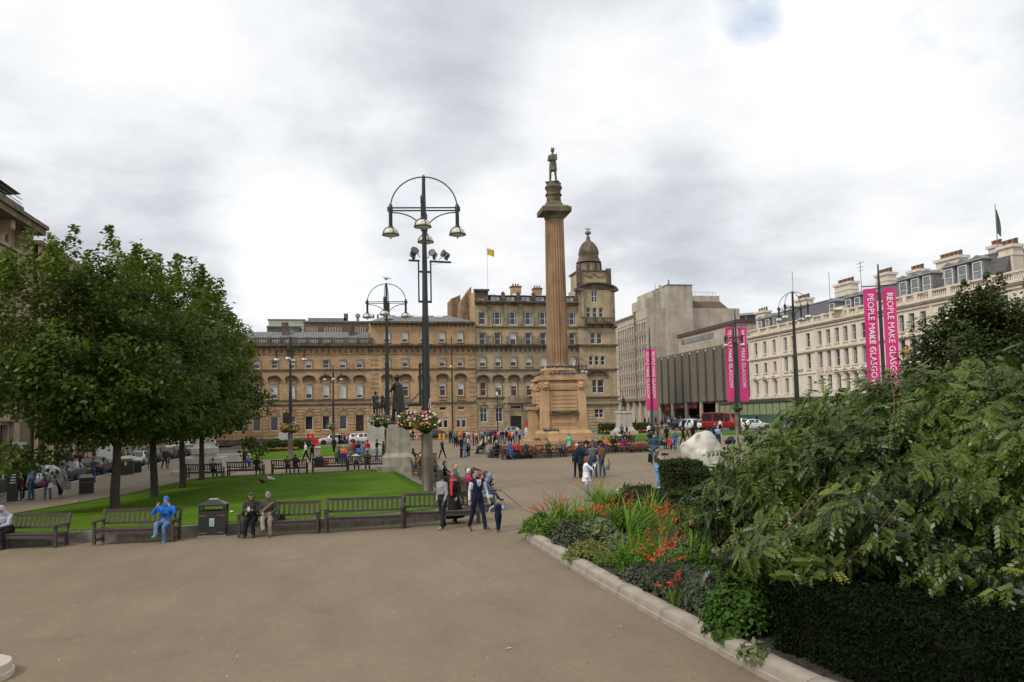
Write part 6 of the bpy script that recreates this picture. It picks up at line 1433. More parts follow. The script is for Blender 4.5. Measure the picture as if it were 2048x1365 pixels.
#hanging baskets
LEAFB=leafmat('basket_leaf',(.045,.10,.012),(.15,.24,.05),.3)
FLOW={n:M('petal_'+n,c,.6,.12,9)for n,c in dict(red=(.62,.025,.01),pink=(.65,.08,.22),white=(.75,.75,.72),yellow=(.70,.42,.03),orange=(.72,.16,.02),purple=(.12,.02,.18),magenta=(.35,.01,.08)).items()}
def basket(loc,r,label,cols,seed,n=900,nf=110,hang=.7):
 rg=np.random.default_rng(seed);T=thing('hanging_basket',loc,label,'flower basket','hanging flower baskets')
 MB().lathe([(r*.25,-r*.75),(r*.55,-r*.55),(r*.7,-.1),(r*.72,0)],12).build('basket',M('dark_basket',(.02,.02,.015),.9),T)
 th=rg.random(n)*6.28;u=rg.random(n);ph=np.arccos(1-1.75*u);rr=r*(.75+.35*rg.random(n));P_=np.c_[rr*np.sin(ph)*np.cos(th),rr*np.sin(ph)*np.sin(th),rr*np.cos(ph)*.8]
 k=P_[:,2]<0;P_[k,2]*=hang*1.2;nrm=P_/np.linalg.norm(P_,axis=1)[:,None]+rg.normal(0,.5,(n,3));V,F,t=leaf_quads(P_,nrm,.075*r/.6,.05*r/.6,rg)
 inst('foliage',soup('foliage',V,F,LEAFB,tint=t),T)['kind']='stuff'
 idx=rg.integers(0,n,nf)
 for ci,cn in enumerate(cols):
  b=MB();cc=rg.normal(0,.6,3)
  sel=[i for i in idx if(i%len(cols))==ci]
  for i in sel:
   q=P_[i]*1.06;s=(.045+.035*rg.random())*r/.6;a=rg.random()*6
   if cn=='white':q=q*1.08+np.array([0,0,.12*r])
   b.ball(q,s,6,3,sz=(1,1,.7))
  b.build('flower',FLOW[cn],T,smooth=60)['kind']='stuff'
 return T
def leaf_quads(P_,N_,L,Wd,rg,droop=0.0,fold=True):
 """kite-shaped leaves, two triangles each, random spin about the normal"""
 n=len(P_);N_=N_/np.linalg.norm(N_,axis=1)[:,None];a=rg.normal(size=(n,3));a[:,2]-=droop
 a=a-N_*np.sum(a*N_,axis=1)[:,None];a/=np.maximum(1e-6,np.linalg.norm(a,axis=1))[:,None];b=np.cross(N_,a)
 l=(L*(.65+.7*rg.random(n)))[:,None];w=(Wd*(.7+.6*rg.random(n)))[:,None]
 tip=P_+a*l-N_*l*.12;base=P_-a*l*.3;m=P_+a*l*.25
 V=np.stack([base,m+b*w+N_*w*.25,tip,m-b*w+N_*w*.25],1).reshape(-1,3);i=np.arange(n)*4
 F=np.concatenate([np.c_[i,i+1,i+2],np.c_[i,i+2,i+3]]);t=rg.random(n);return V,F,np.concatenate([t,t])
lp=BIGLAMP.location
def lb(px,py,d):return P(px,py,d)
basket(lb(850,846,35.0),.58,'lush basket of pink, red and yellow flowers on the nearest lamp post',['pink','red','yellow','white','magenta','yellow'],1,1500,190)
basket(lb(817,843,35.6),.50,'basket of orange and white flowers left of the nearest lamp post',['orange','white','red','purple','white'],2,1200,150)
basket(lb(756,843,61.8),.62,'basket of purple and cream flowers on the lamp post behind the statue, left half',['purple','white','orange'],3,800,90);basket(lb(775,844,61),.62,'basket of orange and pale flowers on the lamp post behind the statue, right half',['orange','white','pink','purple'],4,800,90)
for k,(px,py,d,c)in enumerate(((570,857,79.4,['yellow','orange']),(588,857,79.4,['yellow','orange','white']))):basket(lb(px,py,d),.62,['basket of yellow flowers left of the path lamp post','basket of yellow and orange flowers right of the path lamp post'][k],c,6+k,500,60)
basket(lb(663,853,123.8),.7,'small pale green flower basket on the farthest lamp post',['yellow','white'],9,350,30);basket(lb(1475,816,88.5),.6,'sparse brown green basket on the lamp post by the pink banners',['yellow','purple'],10,350,12)
#benches
def bench_parts(far=False):
 L=2.42;out=[]
 leg=mesh_once('b_leg',lambda:MB().box(-.04,.04,-.04,.04,0,.66).mesh('leg',WOOD));rear=mesh_once('b_rear',lambda:MB().add([(x,y0+(.0),z)for z,y0 in((0,-.04),(.45,-.04))for x,y0 in((-.04,y0),(.04,y0),(.04,y0+.08),(-.04,y0+.08))]+[(x,y,1.0)for x,y in((-.04,-.19),(.04,-.19),(.04,-.11),(-.04,-.11))],[(0,1,5,4),(1,2,6,5),(2,3,7,6),(3,0,4,7),(4,5,9,8),(5,6,10,9),(6,7,11,10),(7,4,8,11),(8,9,10,11)]).mesh('leg',WOOD))
 for s in(-1,1):
  x=s*(L/2-.04);out+=[('leg',leg,(x,.27,0)),('leg',rear,(x,-.27,0)),('arm',mesh_once('b_arm',lambda:MB().box(-.055,.055,-.33,.36,.66,.705).box(-.03,.03,.2,.36,.60,.66).mesh('arm',WOOD)),(x,0,0)),('side_rail',mesh_once('b_side',lambda:MB().box(-.03,.03,-.25,.25,.36,.42).box(-.025,.025,-.24,.24,.1,.15).mesh('side_rail',WOOD)),(x,0,0))]
 out.append(('front_rail',mesh_once('b_front',lambda:MB().box(-L/2+.08,L/2-.08,.25,.29,.30,.41).box(-L/2+.08,L/2-.08,-.28,-.25,.32,.41).mesh('front_rail',WOOD)),(0,0,0)))
 for k in range(5):out.append(('slat',mesh_once('b_seat',lambda:MB().box(-L/2+.03,L/2-.03,-.05,.05,0,.03).mesh('slat',WOOD)),(0,.26-k*.118,.422-.004*k)))
 ax=lambda z:-.27-.15*(z-.45)/.55
 for nm,z0,z1 in(('top_rail',.90,.985),('bottom_rail',.54,.60)):
  out.append((nm,mesh_once('b_'+nm,lambda:MB().box(-L/2+.04,L/2-.04,-.03,.03,0,z1-z0).mesh(nm,WOOD)),(0,ax((z0+z1)/2),z0)))
 n=14;sm=lambda:MB().obox((0,-.0405,.15),(.036,0,0),(0,.009,.002),(0,-.041,.15)).mesh('slat',WOOD)
 if far:
  def jn():
   b=MB()
   for k in range(n):b.obox((-L/2+.2+k*(L-.4)/(n-1),ax(.75),.75),(.034,0,0),(0,.009,0),(0,-.041,.15))
   return b.mesh('back_slats',WOOD)
  out.append(('back_slats',mesh_once('b_far',jn),(0,0,0)))
 else:
  for k in range(n):out.append(('slat',mesh_once('b_back',sm),(-L/2+.2+k*(L-.4)/(n-1),ax(.60),.60)))
 return out
BENCHES={}
def bench(key,c,heading,label,group,far=False,mat=None):
 """heading in degrees: the way a sitter looks; 0 = down the square, 90 = south, 180 = to the camera end"""
 T=thing('park_bench',(c[0],c[1],gz(c[0])),label,'bench',group,R(heading))
 for nm,me,loc in bench_parts(far):
  o=inst(nm,me,T,loc)
  if nm=='back_slats':o['kind']='stuff'
  if mat:o.material_slots[0].link='OBJECT';o.material_slots[0].material=mat
 BENCHES[key]=T;return T
def seat_at(key,t):
 T=BENCHES[key];a=T.rotation_euler.z;return Vector((T.location.x+math.cos(a)*t,T.location.y+math.sin(a)*t,T.location.z)),math.degrees(a)
def row_bench(key,pa,pb,label,group,heading=180):
 a,c=G(*pa),G(*pb);m=(a+c)/2;h=math.atan2(c.y-a.y,c.x-a.x)
 hd=math.degrees(h)+(180 if heading==180 else 0);f=Vector((-math.sin(R(hd)),math.cos(R(hd)),0));return bench(key,m-f*.27*(1 if heading==180 else-1),hd,label,group,False)
FR='front row of wooden benches before the big lawn'
row_bench('f0',(-42,1101),(117,1096),'front wooden bench cut by the picture edge, a pale hooded sitter at one end',FR)
row_bench('f1',(184,1092),(349,1084),'front wooden bench with the blue hooded sitter beside the square black bin',FR)
row_bench('f2',(482,1077),(631,1068),'front wooden bench with the couple looking down',FR)
row_bench('f3',(654,1067),(802,1058),'empty front wooden bench between the couple and the lamp post',FR)
row_bench('f4',(816,1056),(952,1048),'empty front wooden bench behind the walking man and veiled woman',FR)
BK='wooden benches along the back of the big lawn'
for k,(px,py,lb_)in enumerate(((409,957,'bench behind the maple trunks, facing the pale round pedestal'),(491,952,'bench with one dark haired sitter seen from behind, left of the couple'),(579,948,'bench seen from behind with a couple on it before the path lamp'),(660,944.5,'bench seen from behind with a blue and orange bag on it'),(731,940,'bench seen from behind with a man stretching one arm along it'),(838,936,'bench half hidden between the statue pedestal and the nearest lamp post'))):
 p=G(px,py);bench('k%d'%k,(p.x,p.y+.3),[-8,-6,-4,-3,-2,3][k],lb_,BK,True)
DG='weathered benches along the diagonal lawn edge'
for k in range(8):
 Y=29.4+k*2.85;x=4.35-.038*(Y-28.6)+.72
 bench('d%d'%k,(x,Y),-90+(-8 if k==0 else-2),['nearest bench of the diagonal row, its end towards the camera','second bench of the diagonal row, behind the man in the waistcoat','third bench of the diagonal row, with the white haired sitter','fourth bench of the diagonal row, grey green back towards the lawn','fifth bench of the diagonal row, with two dark jacketed sitters','sixth bench of the diagonal row, lichen green back in its middle','seventh bench of the diagonal row, near the lamp sleeve','farthest bench of the diagonal row, behind the lamp sleeve'][k],DG,k>1,WOODG)
MG_='benches round the column flower bed'
for key,px,py,hd,lb_ in(('m0',1037,919,178,'bench before the red flower bed with a man in a blue suit'),('m1',1105,916,180,'bench before the red flower bed with one sitter at its right end'),('m2',1190,909.5,182,'bench under three dark jacketed men, right of the column steps'),('m3',1234,907,184,'bench with the magenta dressed sitter'),('m4',1286,905,182,'empty bench with yellow flowers behind it'),('m5',990,915,86,'bench side on at the corner of the flower bed'),('m6',962,907.5,84,'second side bench, crowded with leaning sitters'),('m7',934,900.5,84,'third side bench, farthest along the flower bed'),('m8',1243,893,2,'bench facing the far lawn seen from behind'),('m9',1330,899,200,'bench behind the man in the teal shirt')):
 p=G(px,py);bench(key,(p.x,p.y+(.3 if hd>90 else 0)),hd,lb_,MG_,True)
p=G(682,924);bench('x0',(p.x,p.y),80,'bench side on where two men bend over, beyond the back row','benches near the far lawn',True)
#bins and boxes
GOLDP=M('gold_band',(.35,.2,.04),.4,.1,metal=.3);NOTE=M('pale_notice',(.5,.58,.55),.6,.05);TEALN=M('teal_notice',(.05,.3,.3),.6)
def big_bin(p,rz):
 T=thing('litter_bin',p,'square black double litter bin with gold bands between the front benches','litter bin',rz=rz);w,d,h=.4,.3,1.0
 b=MB();b.box(-w,w,-d,d,.06,.80);
 for sx in(-1,1):
  for sy in(-1,1):b.box(min(sx*w,sx*(w-.07)),max(sx*w,sx*(w-.07)),min(sy*d,sy*(d-.07)),max(sy*d,sy*(d-.07)),.80,h)
 b.box(-w+.07,w-.07,-d+.005,d-.005,.955,h-.001);b.build('body',BLACK,T)
 MB().frustum(-w-.02,w+.02,-d-.02,d+.02,h,-.16,.16,-.1,.1,h+.13).box(-.14,.14,-.09,.09,h+.13,h+.14).build('lid',BLACK,T);MB().box(-.15,.13,-.09,.08,h+.142,h+.17).build('ashtray_plate',M('pale_metal',(.55,.56,.56),.35,metal=.4),T)
 MB().box(-w-.03,w+.03,-d-.03,d+.03,0,.06).build('base',M('grey_base',(.2,.2,.19),.7),T);MB().box(-w+.08,w-.08,-.2,.2,.801,.82).build('inner_shelf',DARKIN,T)
 for s in(-1,1):
  for z in(.13,.66):MB().box(min(s*.16,s*(w-.01)),max(s*.16,s*(w-.01)),d,d+.006,z,z+.018).build('band',GOLDP,T)
 n=MB().box(-.07,.07,d,d+.006,.34,.58).build('notice',NOTE,T);MB().lathe([(.001,0),(.055,.0005)],14).build('emblem',TEALN,n,(0,d+.008,.49),(R(-90),0,0));MB().box(-.05,.05,0,.001,-.02,.02).build('lettering_band',TEALN,n,(0,d+.0075,.39));MB().lathe([(.001,0),(.03,.0005)],10).build('emblem',NOTE,n,(0,d+.010,.495),(R(-90),0,0))
p=G(424,1075);p.y+=.3;big_bin(p,R(178-0))
def bin2(px,py,label,w=.36,h=1.05,lid=True,cat='litter bin',name='litter_bin',sticker=False,rz=20):
 p=G(px,py);p.y+=.3;T=thing(name,p,label,cat,rz=R(rz));MB().box(-w,w,-w*.9,w*.9,0,h*.86).build('body',BLACK,T)
 MB().frustum(-w-.02,w+.02,-w*.9-.02,w*.9+.02,h*.86,-w*.7,w*.7,-w*.6,w*.6,h).build('lid',M('worn_grey_lid',(.24,.25,.25),.5)if lid else BLACK,T);MB().box(-w-.004,w+.004,-w*.9-.004,w*.9+.004,h*.6,h*.615).build('band',GOLDP if lid else BLACK,T)
 if sticker:MB().box(-.1,.06,-w*.9-.008,-w*.9-.004,h*.6,h*.82).build('notice',M('yellow_notice',(.6,.45,.04),.6),T)
bin2(169,988,'black litter bin with pale lid on the pavement beside the lawn');bin2(251,950,'black street cabinet with yellow notice behind the first maple trunk',.5,1.25,False,'cabinet','street_cabinet',True,8);bin2(272,946,'black pavement bin just right of the street cabinet',.34,1.0,False,rz=14);bin2(428,907,'dark litter bin beyond the pale stone wall',.4,1.3,False,rz=5)
def totem():
 p=G(24,1003);T=thing('parking_totem',p,'black ticket totem with white symbols and a small blue sign plate','ticket machine',rz=R(24))
 MB().box(-.24,.24,-.16,.16,0,1.95).build('cabinet',BLACK,T);MB().lathe([(.05,0),(.05,3.25)],8).build('post',IRON,T,(-.1,.25,0));MB().box(-.05,.65,-.02,.02,2.75,3.1).build('sign_plate',M('pale_sign',(.5,.53,.56),.5),T,(0,.2,0))
 MB().box(.03,.22,-.024,-.021,2.82,3.03).build('sign_emblem',M('blue_sign',(.05,.12,.4),.5),T,(0,.2,0));wl=M('white_marking',(.7,.7,.7),.6)
 inst('lettering',text_mesh('lettering','P',.34,wl),T,(-.02,-.165,1.68),(R(90),0,0))
 for k in range(4):MB().box(-.13+.02*k,.13,-.166,-.161,.95+k*.14,1.0+k*.14).build('lettering',wl,T)
totem()
def red_barriers():
 REDP=M('red_plastic',(.55,.015,.012),.45,.08)
 for k in range(3):
  p=G(606+k*12,893.5-k*.6);T=thing('water_barrier',p,['red plastic barrier, left end of the short row by the hedge','red plastic barrier in the middle of the short row','red plastic barrier, right end of the row by the white car'][k],'barrier','red plastic barriers',R(-5))
  b=MB();b.extr([(-.3,0),(-.3,.2),(-.16,.35),(-.12,1.05),(.12,1.05),(.16,.35),(.3,.2),(.3,0)],-.52,.52);b.build('body',REDP,T)
  for s in(-.3,0,.3):MB().box(s-.05,s+.05,-.2,-.13,.25,.9).build('rib',REDP,T)
  MB().lathe([(.08,1.05),(.08,1.12)],8).build('filler_cap',REDP,T)
 p=G(620,891);T=thing('red_sign_box',p+Vector((0,2.2,0)),'red upright box standing behind the red barriers','box');MB().box(-.55,.5,-.3,.3,0,1.75).build('body',REDP,T);MB().lathe([(.001,0),(.12,.001)],10).build('emblem',WHITE_FR,T,(0,-.302,1.35),(R(90),0,0))
 for k,(px,py)in enumerate(((834.5,881),(880,879.5),(888,879.5))):
  p=G(px,py);T=thing('traffic_cone' if k==0 else 'yellow_bollard',p,['orange traffic cone in front of the dark grey hatchback','yellow road bollard beside the dark grey hatchback','second yellow road bollard, nearer the crowd'][k],'cone' if k==0 else 'bollard')
  if k==0:MB().box(-.3,.3,-.3,.3,0,.06).lathe([(.24,.06),(.05,.95)],12).build('cone',M('orange_plastic',(.65,.1,.02),.5),T);MB().lathe([(.165,.42),(.115,.66)],12,cap=False).build('band',WHT,T)
  else:MB().lathe([(.22,0),(.26,.1),(.22,.6),(.25,.75),(.1,.9)],10).build('body',M('yellow_plastic',(.62,.33,.03),.5),T);MB().lathe([(.235,.35),(.23,.5)],10,cap=False).build('band',M('orange_plastic',(.65,.1,.02),.5),T)
red_barriers()
def kiosk():
 q=P(1058,855,128);p=Vector((q.x,q.y,gz(q.x)));T=thing('red_kiosk',p,'red upright board with a white foot, half hidden by the column plinth','sign board');MB().box(-.5,.5,-.4,.4,.5,2.4).build('body',M('red_plastic',(.55,.015,.012),.45,.08),T);MB().box(-.5,.5,-.4,.4,-.1,.499).build('foot',WHITE_FR,T);MB().lathe([(.001,0),(.25,.001)],10).build('emblem',WHITE_FR,T,(0,-.402,1.7),(R(90),0,0))
kiosk()
#vehicles
TYRE=M('tyre_rubber',(.018,.018,.018),.85,.2,8);RIM=M('alloy_rim',(.38,.39,.40),.35,.1,metal=.7);CARGL=glass('car_glass',(.02,.024,.026),.04,.7);HEADL=M('headlamp_glass',(.6,.62,.62),.12,.1);TAILL=M('tail_lamp',(.42,.015,.012),.2,.1);PLATE_W=M('white_plate',(.68,.68,.65),.5);PLATE_Y=M('yellow_plate',(.65,.42,.04),.5);TRIM=M('black_trim',(.02,.02,.02),.6,.2)
SHAPES={'hatch':(4.1,[(0,.42,.78,.82,.70,.62),(.06,.32,.90,1.02,.84,.66),(.20,.24,.93,1.44,.87,.60),(.45,.22,.92,1.50,.88,.60),(.60,.22,.92,1.42,.88,.58),(.74,.22,.93,.97,.88,.62),(.92,.26,.80,.84,.82,.6),(1,.40,.62,.64,.66,.5)]),'sedan':(4.6,[(0,.42,.80,.86,.70,.60),(.04,.34,.95,.98,.84,.64),(.16,.26,.97,1.02,.88,.64),(.30,.22,.94,1.40,.89,.58),(.48,.22,.92,1.45,.90,.58),(.60,.22,.92,1.36,.90,.57),(.73,.22,.93,.97,.89,.62),(.93,.26,.78,.82,.82,.6),(1,.40,.60,.62,.66,.5)]),'suv':(4.6,[(0,.50,.90,.95,.76,.66),(.05,.42,1.05,1.20,.88,.68),(.14,.34,1.08,1.66,.92,.66),(.42,.32,1.06,1.72,.93,.66),(.60,.32,1.06,1.62,.93,.64),(.73,.32,1.07,1.11,.92,.68),(.94,.36,.96,1.0,.86,.64),(1,.48,.74,.78,.70,.55)]),'van':(5.6,[(0,.45,1.2,2.35,.92,.84),(.02,.40,1.25,2.45,.96,.86),(.3,.36,1.25,2.5,.98,.86),(.62,.36,1.22,2.48,.98,.86),(.78,.36,1.22,2.3,.98,.82),(.885,.36,1.2,1.26,.97,.80),(.97,.40,.98,1.04,.9,.72),(1,.48,.8,.84,.76,.6)]),}
def car_meshes(kind):
 L,st=SHAPES[kind];NS=len(st)
 def ring(s):
  t,z0,z1,z2,w,wr=s;y=(t-.5)*L;zm=(z0+z1)/2
  return[(0,y,z0),(w*.86,y,z0),(w*.98,y,zm*.75+z0*.25),(w,y,z1-.10),(w*.975,y,z1),(wr,y,z2-.03),(wr*.82,y,z2),(0,y,z2+.02)]
 rings=[ring(s)for s in st];body=MB();glass_parts={}
 for i in range(NS-1):
  a,c=rings[i],rings[i+1];cabin=(st[i][3]-st[i][2]>.25)or(st[i+1][3]-st[i+1][2]>.25)
  both=(st[i][3]-st[i][2]>.25)and(st[i+1][3]-st[i+1][2]>.25)
  for sgn in(-1,1):
   f=lambda p:(p[0]*sgn,p[1],p[2])
   for j in range(7):
    q=[f(a[j]),f(c[j]),f(c[j+1]),f(a[j+1])]
    body.add(q,[(0,1,2,3)])
    if j==4 and both and not(kind=='van' and i<0):
     m=[Vector(v)for v in q];ctr=sum(m,Vector())/4
     g=[ctr+(v-ctr)*.86+Vector((sgn*.012,0,.006))for v in m];glass_parts.setdefault('side_window',[]).append(g)
    if j in(5,6)and cabin and not both:pass
  if cabin and not both:
   front=st[i+1][3]-st[i+1][2]<=.25
   a0,c0=(rings[i],rings[i+1])
   lo,hi=(c0,a0)if front else(a0,c0);q=[Vector((-hi[5][0],hi[5][1],hi[5][2])),Vector(hi[5]),Vector((lo[4][0]*.93,lo[4][1],max(lo[4][2],lo[5][2]))),Vector((-lo[4][0]*.93,lo[4][1],max(lo[4][2],lo[5][2])))]
   ctr=sum(q,Vector())/4;n=(q[1]-q[0]).cross(q[2]-q[1]).normalized();n=n if n.z>0 else-n
   glass_parts.setdefault('windscreen' if front else 'rear_window',[]).append([ctr+(v-ctr)*.88+n*.05 for v in q])
 for r_,o in((rings[0],1),(rings[-1],0)):
  vs=r_+[(-p[0],p[1],p[2])for p in r_[1:-1]][::-1];body.add(vs,[tuple(range(len(vs)))])
 me=mesh_once(('car',kind),lambda:body.mesh('body',TRIM,38))
 gm={k:mesh_once(('cg',kind,k),lambda:(lambda b:[b.add(q,[(0,1,2,3)])for q in v]and b)(MB()).mesh(k,CARGL))for k,v in glass_parts.items()}
 return L,st,me,gm
def car(p,heading,kind,paint,label,group=None,plate_back=True,name=None,s=1.0,boot=False):
 L,st,me,gm=car_meshes(kind);T=thing(name or 'parked_car',p,label,'van' if kind=='van' else 'car',group,R(heading));T.scale=(s,s,s)
 o=inst('body',me,T);o.material_slots[0].link='OBJECT';o.material_slots[0].material=paint
 for k,g in gm.items():inst(k,g,T)
 r={'hatch':.31,'sedan':.32,'suv':.37,'van':.36}[kind];w=st[3][4]
 tm=mesh_once(('tyre',r),lambda:MB().lathe([(r*.62,-.11),(r*.94,-.11),(r,-.07),(r,.07),(r*.94,.11),(r*.62,.11)],18).mesh('tyre',TYRE,40));
 def mrim():
  b=MB();b.lathe([(.03,.06),(r*.2,.075),(r*.25,.05)],10);b.lathe([(r*.66,.09),(r*.6,.05),(r*.6,-.05)],16,cap=False)
  for k in range(5):a=k*1.2566;b.obox((r*.4*math.cos(a),r*.4*math.sin(a),.06),(r*.26*math.cos(a),r*.26*math.sin(a),0),(-.05*math.sin(a),.05*math.cos(a),0),(0,0,.015))
  b.lathe([(r*.6,.0),(.01,.0)],12,cap=False);return b.mesh('rim',RIM,40)
 rm=mesh_once(('rim',r),mrim);am=mesh_once(('arch',r),lambda:MB().lathe([(r*1.16,-.02),(r*1.16,.0),(.02,.001)],20).mesh('wheel_arch',TRIM))
 for y in(-L/2+.19*L,L/2-.185*L):
  for sgn in(-1,1):
   inst('wheel_arch',am,T,(sgn*(w-.005),y,r+.02),(0,R(90*sgn),0));wl=inst('wheel',mesh_once(('hub',r),lambda:MB().lathe([(.05,-.08),(.05,.07)],8).mesh('wheel',TRIM)),T,(sgn*(w-.07),y,r),(0,R(90*sgn),0));inst('tyre',tm,wl);inst('rim',rm,wl)
 zf=st[-2][2]-.12;zr=st[1][2]-.16
 for sgn in(-1,1):
  inst('headlight',mesh_once('hl',lambda:MB().ball((0,0,0),.16,8,5,sz=(1.1,.8,.6)).mesh('headlight',HEADL,60)),T,(sgn*st[-2][4]*.78,L/2-.22,zf));inst('tail_light',mesh_once('tl',lambda:MB().ball((0,0,0),.15,8,5,sz=(.9,.7,1.0)).mesh('tail_light',TAILL,60)),T,(sgn*st[1][4]*.86,-L/2+.17,zr))
  inst('door_mirror',mesh_once('dm',lambda:MB().ball((0,0,0),.1,8,5,sz=(1.2,.6,.8)).mesh('door_mirror',TRIM,60)),T,(sgn*(w+.1),L*.17,st[3][2]+.05))
 inst('grille',mesh_once('gr',lambda:MB().box(-.45,.45,-.03,.03,-.07,.07).box(-.55,.55,-.02,.06,-.3,-.18).mesh('grille',TRIM)),T,(0,L/2+.0,st[-1][2]-.02))
 inst('number_plate',mesh_once('pw',lambda:MB().box(-.26,.26,-.015,.015,-.06,.06).mesh('number_plate',PLATE_W)),T,(0,L/2+.035,st[-1][1]+.02));inst('number_plate',mesh_once('py',lambda:MB().box(-.26,.26,-.015,.015,-.06,.06).mesh('number_plate',PLATE_Y)),T,(0,-L/2-.012,st[0][2]-.12))
 if kind=='suv':inst('roof_rail',mesh_once('rr',lambda:MB().tube([(-.55,-1.4,1.72),(-.55,-1.2,1.78),(-.55,.3,1.78),(-.55,.5,1.7)],.025,5).tube([(.55,-1.4,1.72),(.55,-1.2,1.78),(.55,.3,1.78),(.55,.5,1.7)],.025,5).mesh('roof_rail',RIM)),T)
 return T
def paint(n,c,metal=.2):return M('paint_'+n,c,.28,.04,2,spec=.6,metal=metal)
PB,PSV,PG,PW,PDG,PRED=paint('black',(.012,.012,.014)),paint('silver',(.42,.43,.44),.5),paint('grey',(.12,.125,.13),.4),paint('white',(.72,.73,.73),0),paint('charcoal',(.04,.042,.045),.4),paint('dark_red',(.30,.012,.015),.1)
CG='cars parked along the south street'
def kc(Y,x=-19.7):return Vector((x,Y,gz(x)+.005))
bt=car(kc(49.6,-19.5),176,'suv',PB,'black car with its boot open at the picture edge',CG)
inst('boot_lid',MB().obox((0,-2.2,1.95),(.7,0,0),(0,.42,-.2),(0,.015,.04)).mesh('boot_lid',PB),bt);bt.rotation_euler.z=R(2)
for Y,hd,kd,pt,lb_ in((58.2,180,'sedan',PSV,'silver saloon facing the camera, behind the man in the blue shirt'),(64.0,2,'sedan',PG,'grey saloon showing a red tail lamp above the black bin'),(70.5,1,'hatch',PDG,'dark hatchback partly hidden by low maple leaves'),(76.6,0,'van',PW,'white van beside the street cabinet'),(83.5,181,'hatch',PSV,'silver hatchback behind the first maple trunk'),(90.0,1,'suv',PG,'grey estate between the first two maple trunks'),(97.0,0,'hatch',PDG,'charcoal hatchback left of the walking man in a jacket'),(103.5,0,'sedan',PB,'black saloon behind the walking man in a jacket'),(110.5,1,'sedan',PSV,'silver saloon with red tail lamps between the maple trunks'),(118.5,0,'sedan',PW,'white saloon beyond the second maple trunk'),(127,181,'hatch',PW,'small white hatchback farthest down the south street')):
 car(kc(Y),hd,kd,pt,lb_,CG)
def at_d(px,py,d):q=P(px,py,d);return Vector((q.x,q.y,gz(q.x)+.006))
car(at_d(664,886,126),96,'suv',PW,'white off-roader nearer the red barriers','cars before the stone range',s=.92);car(at_d(722,886,125),94,'suv',PW,'white coupe off-roader beside the pale statue plinth','cars before the stone range',s=.9);car(at_d(706,884,130),96,'hatch',PW,'white hatchback mostly hidden behind the white off-roaders','cars before the stone range');car(at_d(868,880,128),92,'hatch',PDG,'dark grey hatchback behind the nearest lamp post','cars before the stone range');car(at_d(1019,872,130),80,'hatch',PSV,'silver hatchback hidden behind the crowd by the column','cars before the stone range')
NG='vehicles before the station'
car(at_d(1386,861,118),200,'suv',PW,'white people carrier before the station entrance',NG,s=.95);car(at_d(1366,861,122),200,'suv',PB,'black cab beside the white people carrier',NG,s=.92);car(at_d(1413,861,118),222,'hatch',PW,'small white hatchback left of the red minibus',NG)
rm_=car(at_d(1447,862,109),214,'van',PRED,'dark red minibus with a raised roof',NG,name='minibus');car(at_d(1488,858,112),235,'hatch',PSV,'silver hatchback hidden behind the banner post',NG);car(at_d(1508,857,106),262,'sedan',PW,'white saloon at the edge of the big bush',NG)
#trees
BARK=M('maple_bark',(.045,.034,.024),.9,.4,8,.8,25)
MAPLE=leafmat('maple_leaf',(.024,.05,.005),(.145,.205,.022),.42,.4,.35)
OLIVE=leafmat('olive_leaf',(.03,.05,.012),(.08,.105,.025),.3,.5)
def limb_tree(T,h0,tips,r0,rng,lean=(0,0),bark=BARK):
 """trunk and limbs in one mesh; tips = list of limb ends"""
 b=MB();top=Vector((lean[0],lean[1],h0))
 b.tube([(0,0,-.2),(.01,.0,.15),(0,0,.8),top*.55,top],[r0*1.45,r0*1.08,r0,r0*.92,r0*.8],12)
 for tp in tips:
  tp=Vector(tp);m=top.lerp(tp,.45)+Vector((rng.uniform(-.3,.3),rng.uniform(-.3,.3),rng.uniform(.0,.5)));s=top*rng.uniform(.8,1.0)
  b.tube([s,s.lerp(m,.5)+Vector((0,0,.2)),m,m.lerp(tp,.5),tp],[r0*.5,r0*.4,r0*.28,r0*.18,r0*.06],7)
  for k in range(3):
   q=m.lerp(tp,rng.uniform(.1,.8));e=q+Vector((rng.uniform(-1,1),rng.uniform(-1,1),rng.uniform(-.1,.9)))*1.1;b.tube([q,q.lerp(e,.5)+Vector((0,0,.1)),e],[r0*.16,r0*.1,r0*.03],5)
 b.build('trunk',bark,T,smooth=60)
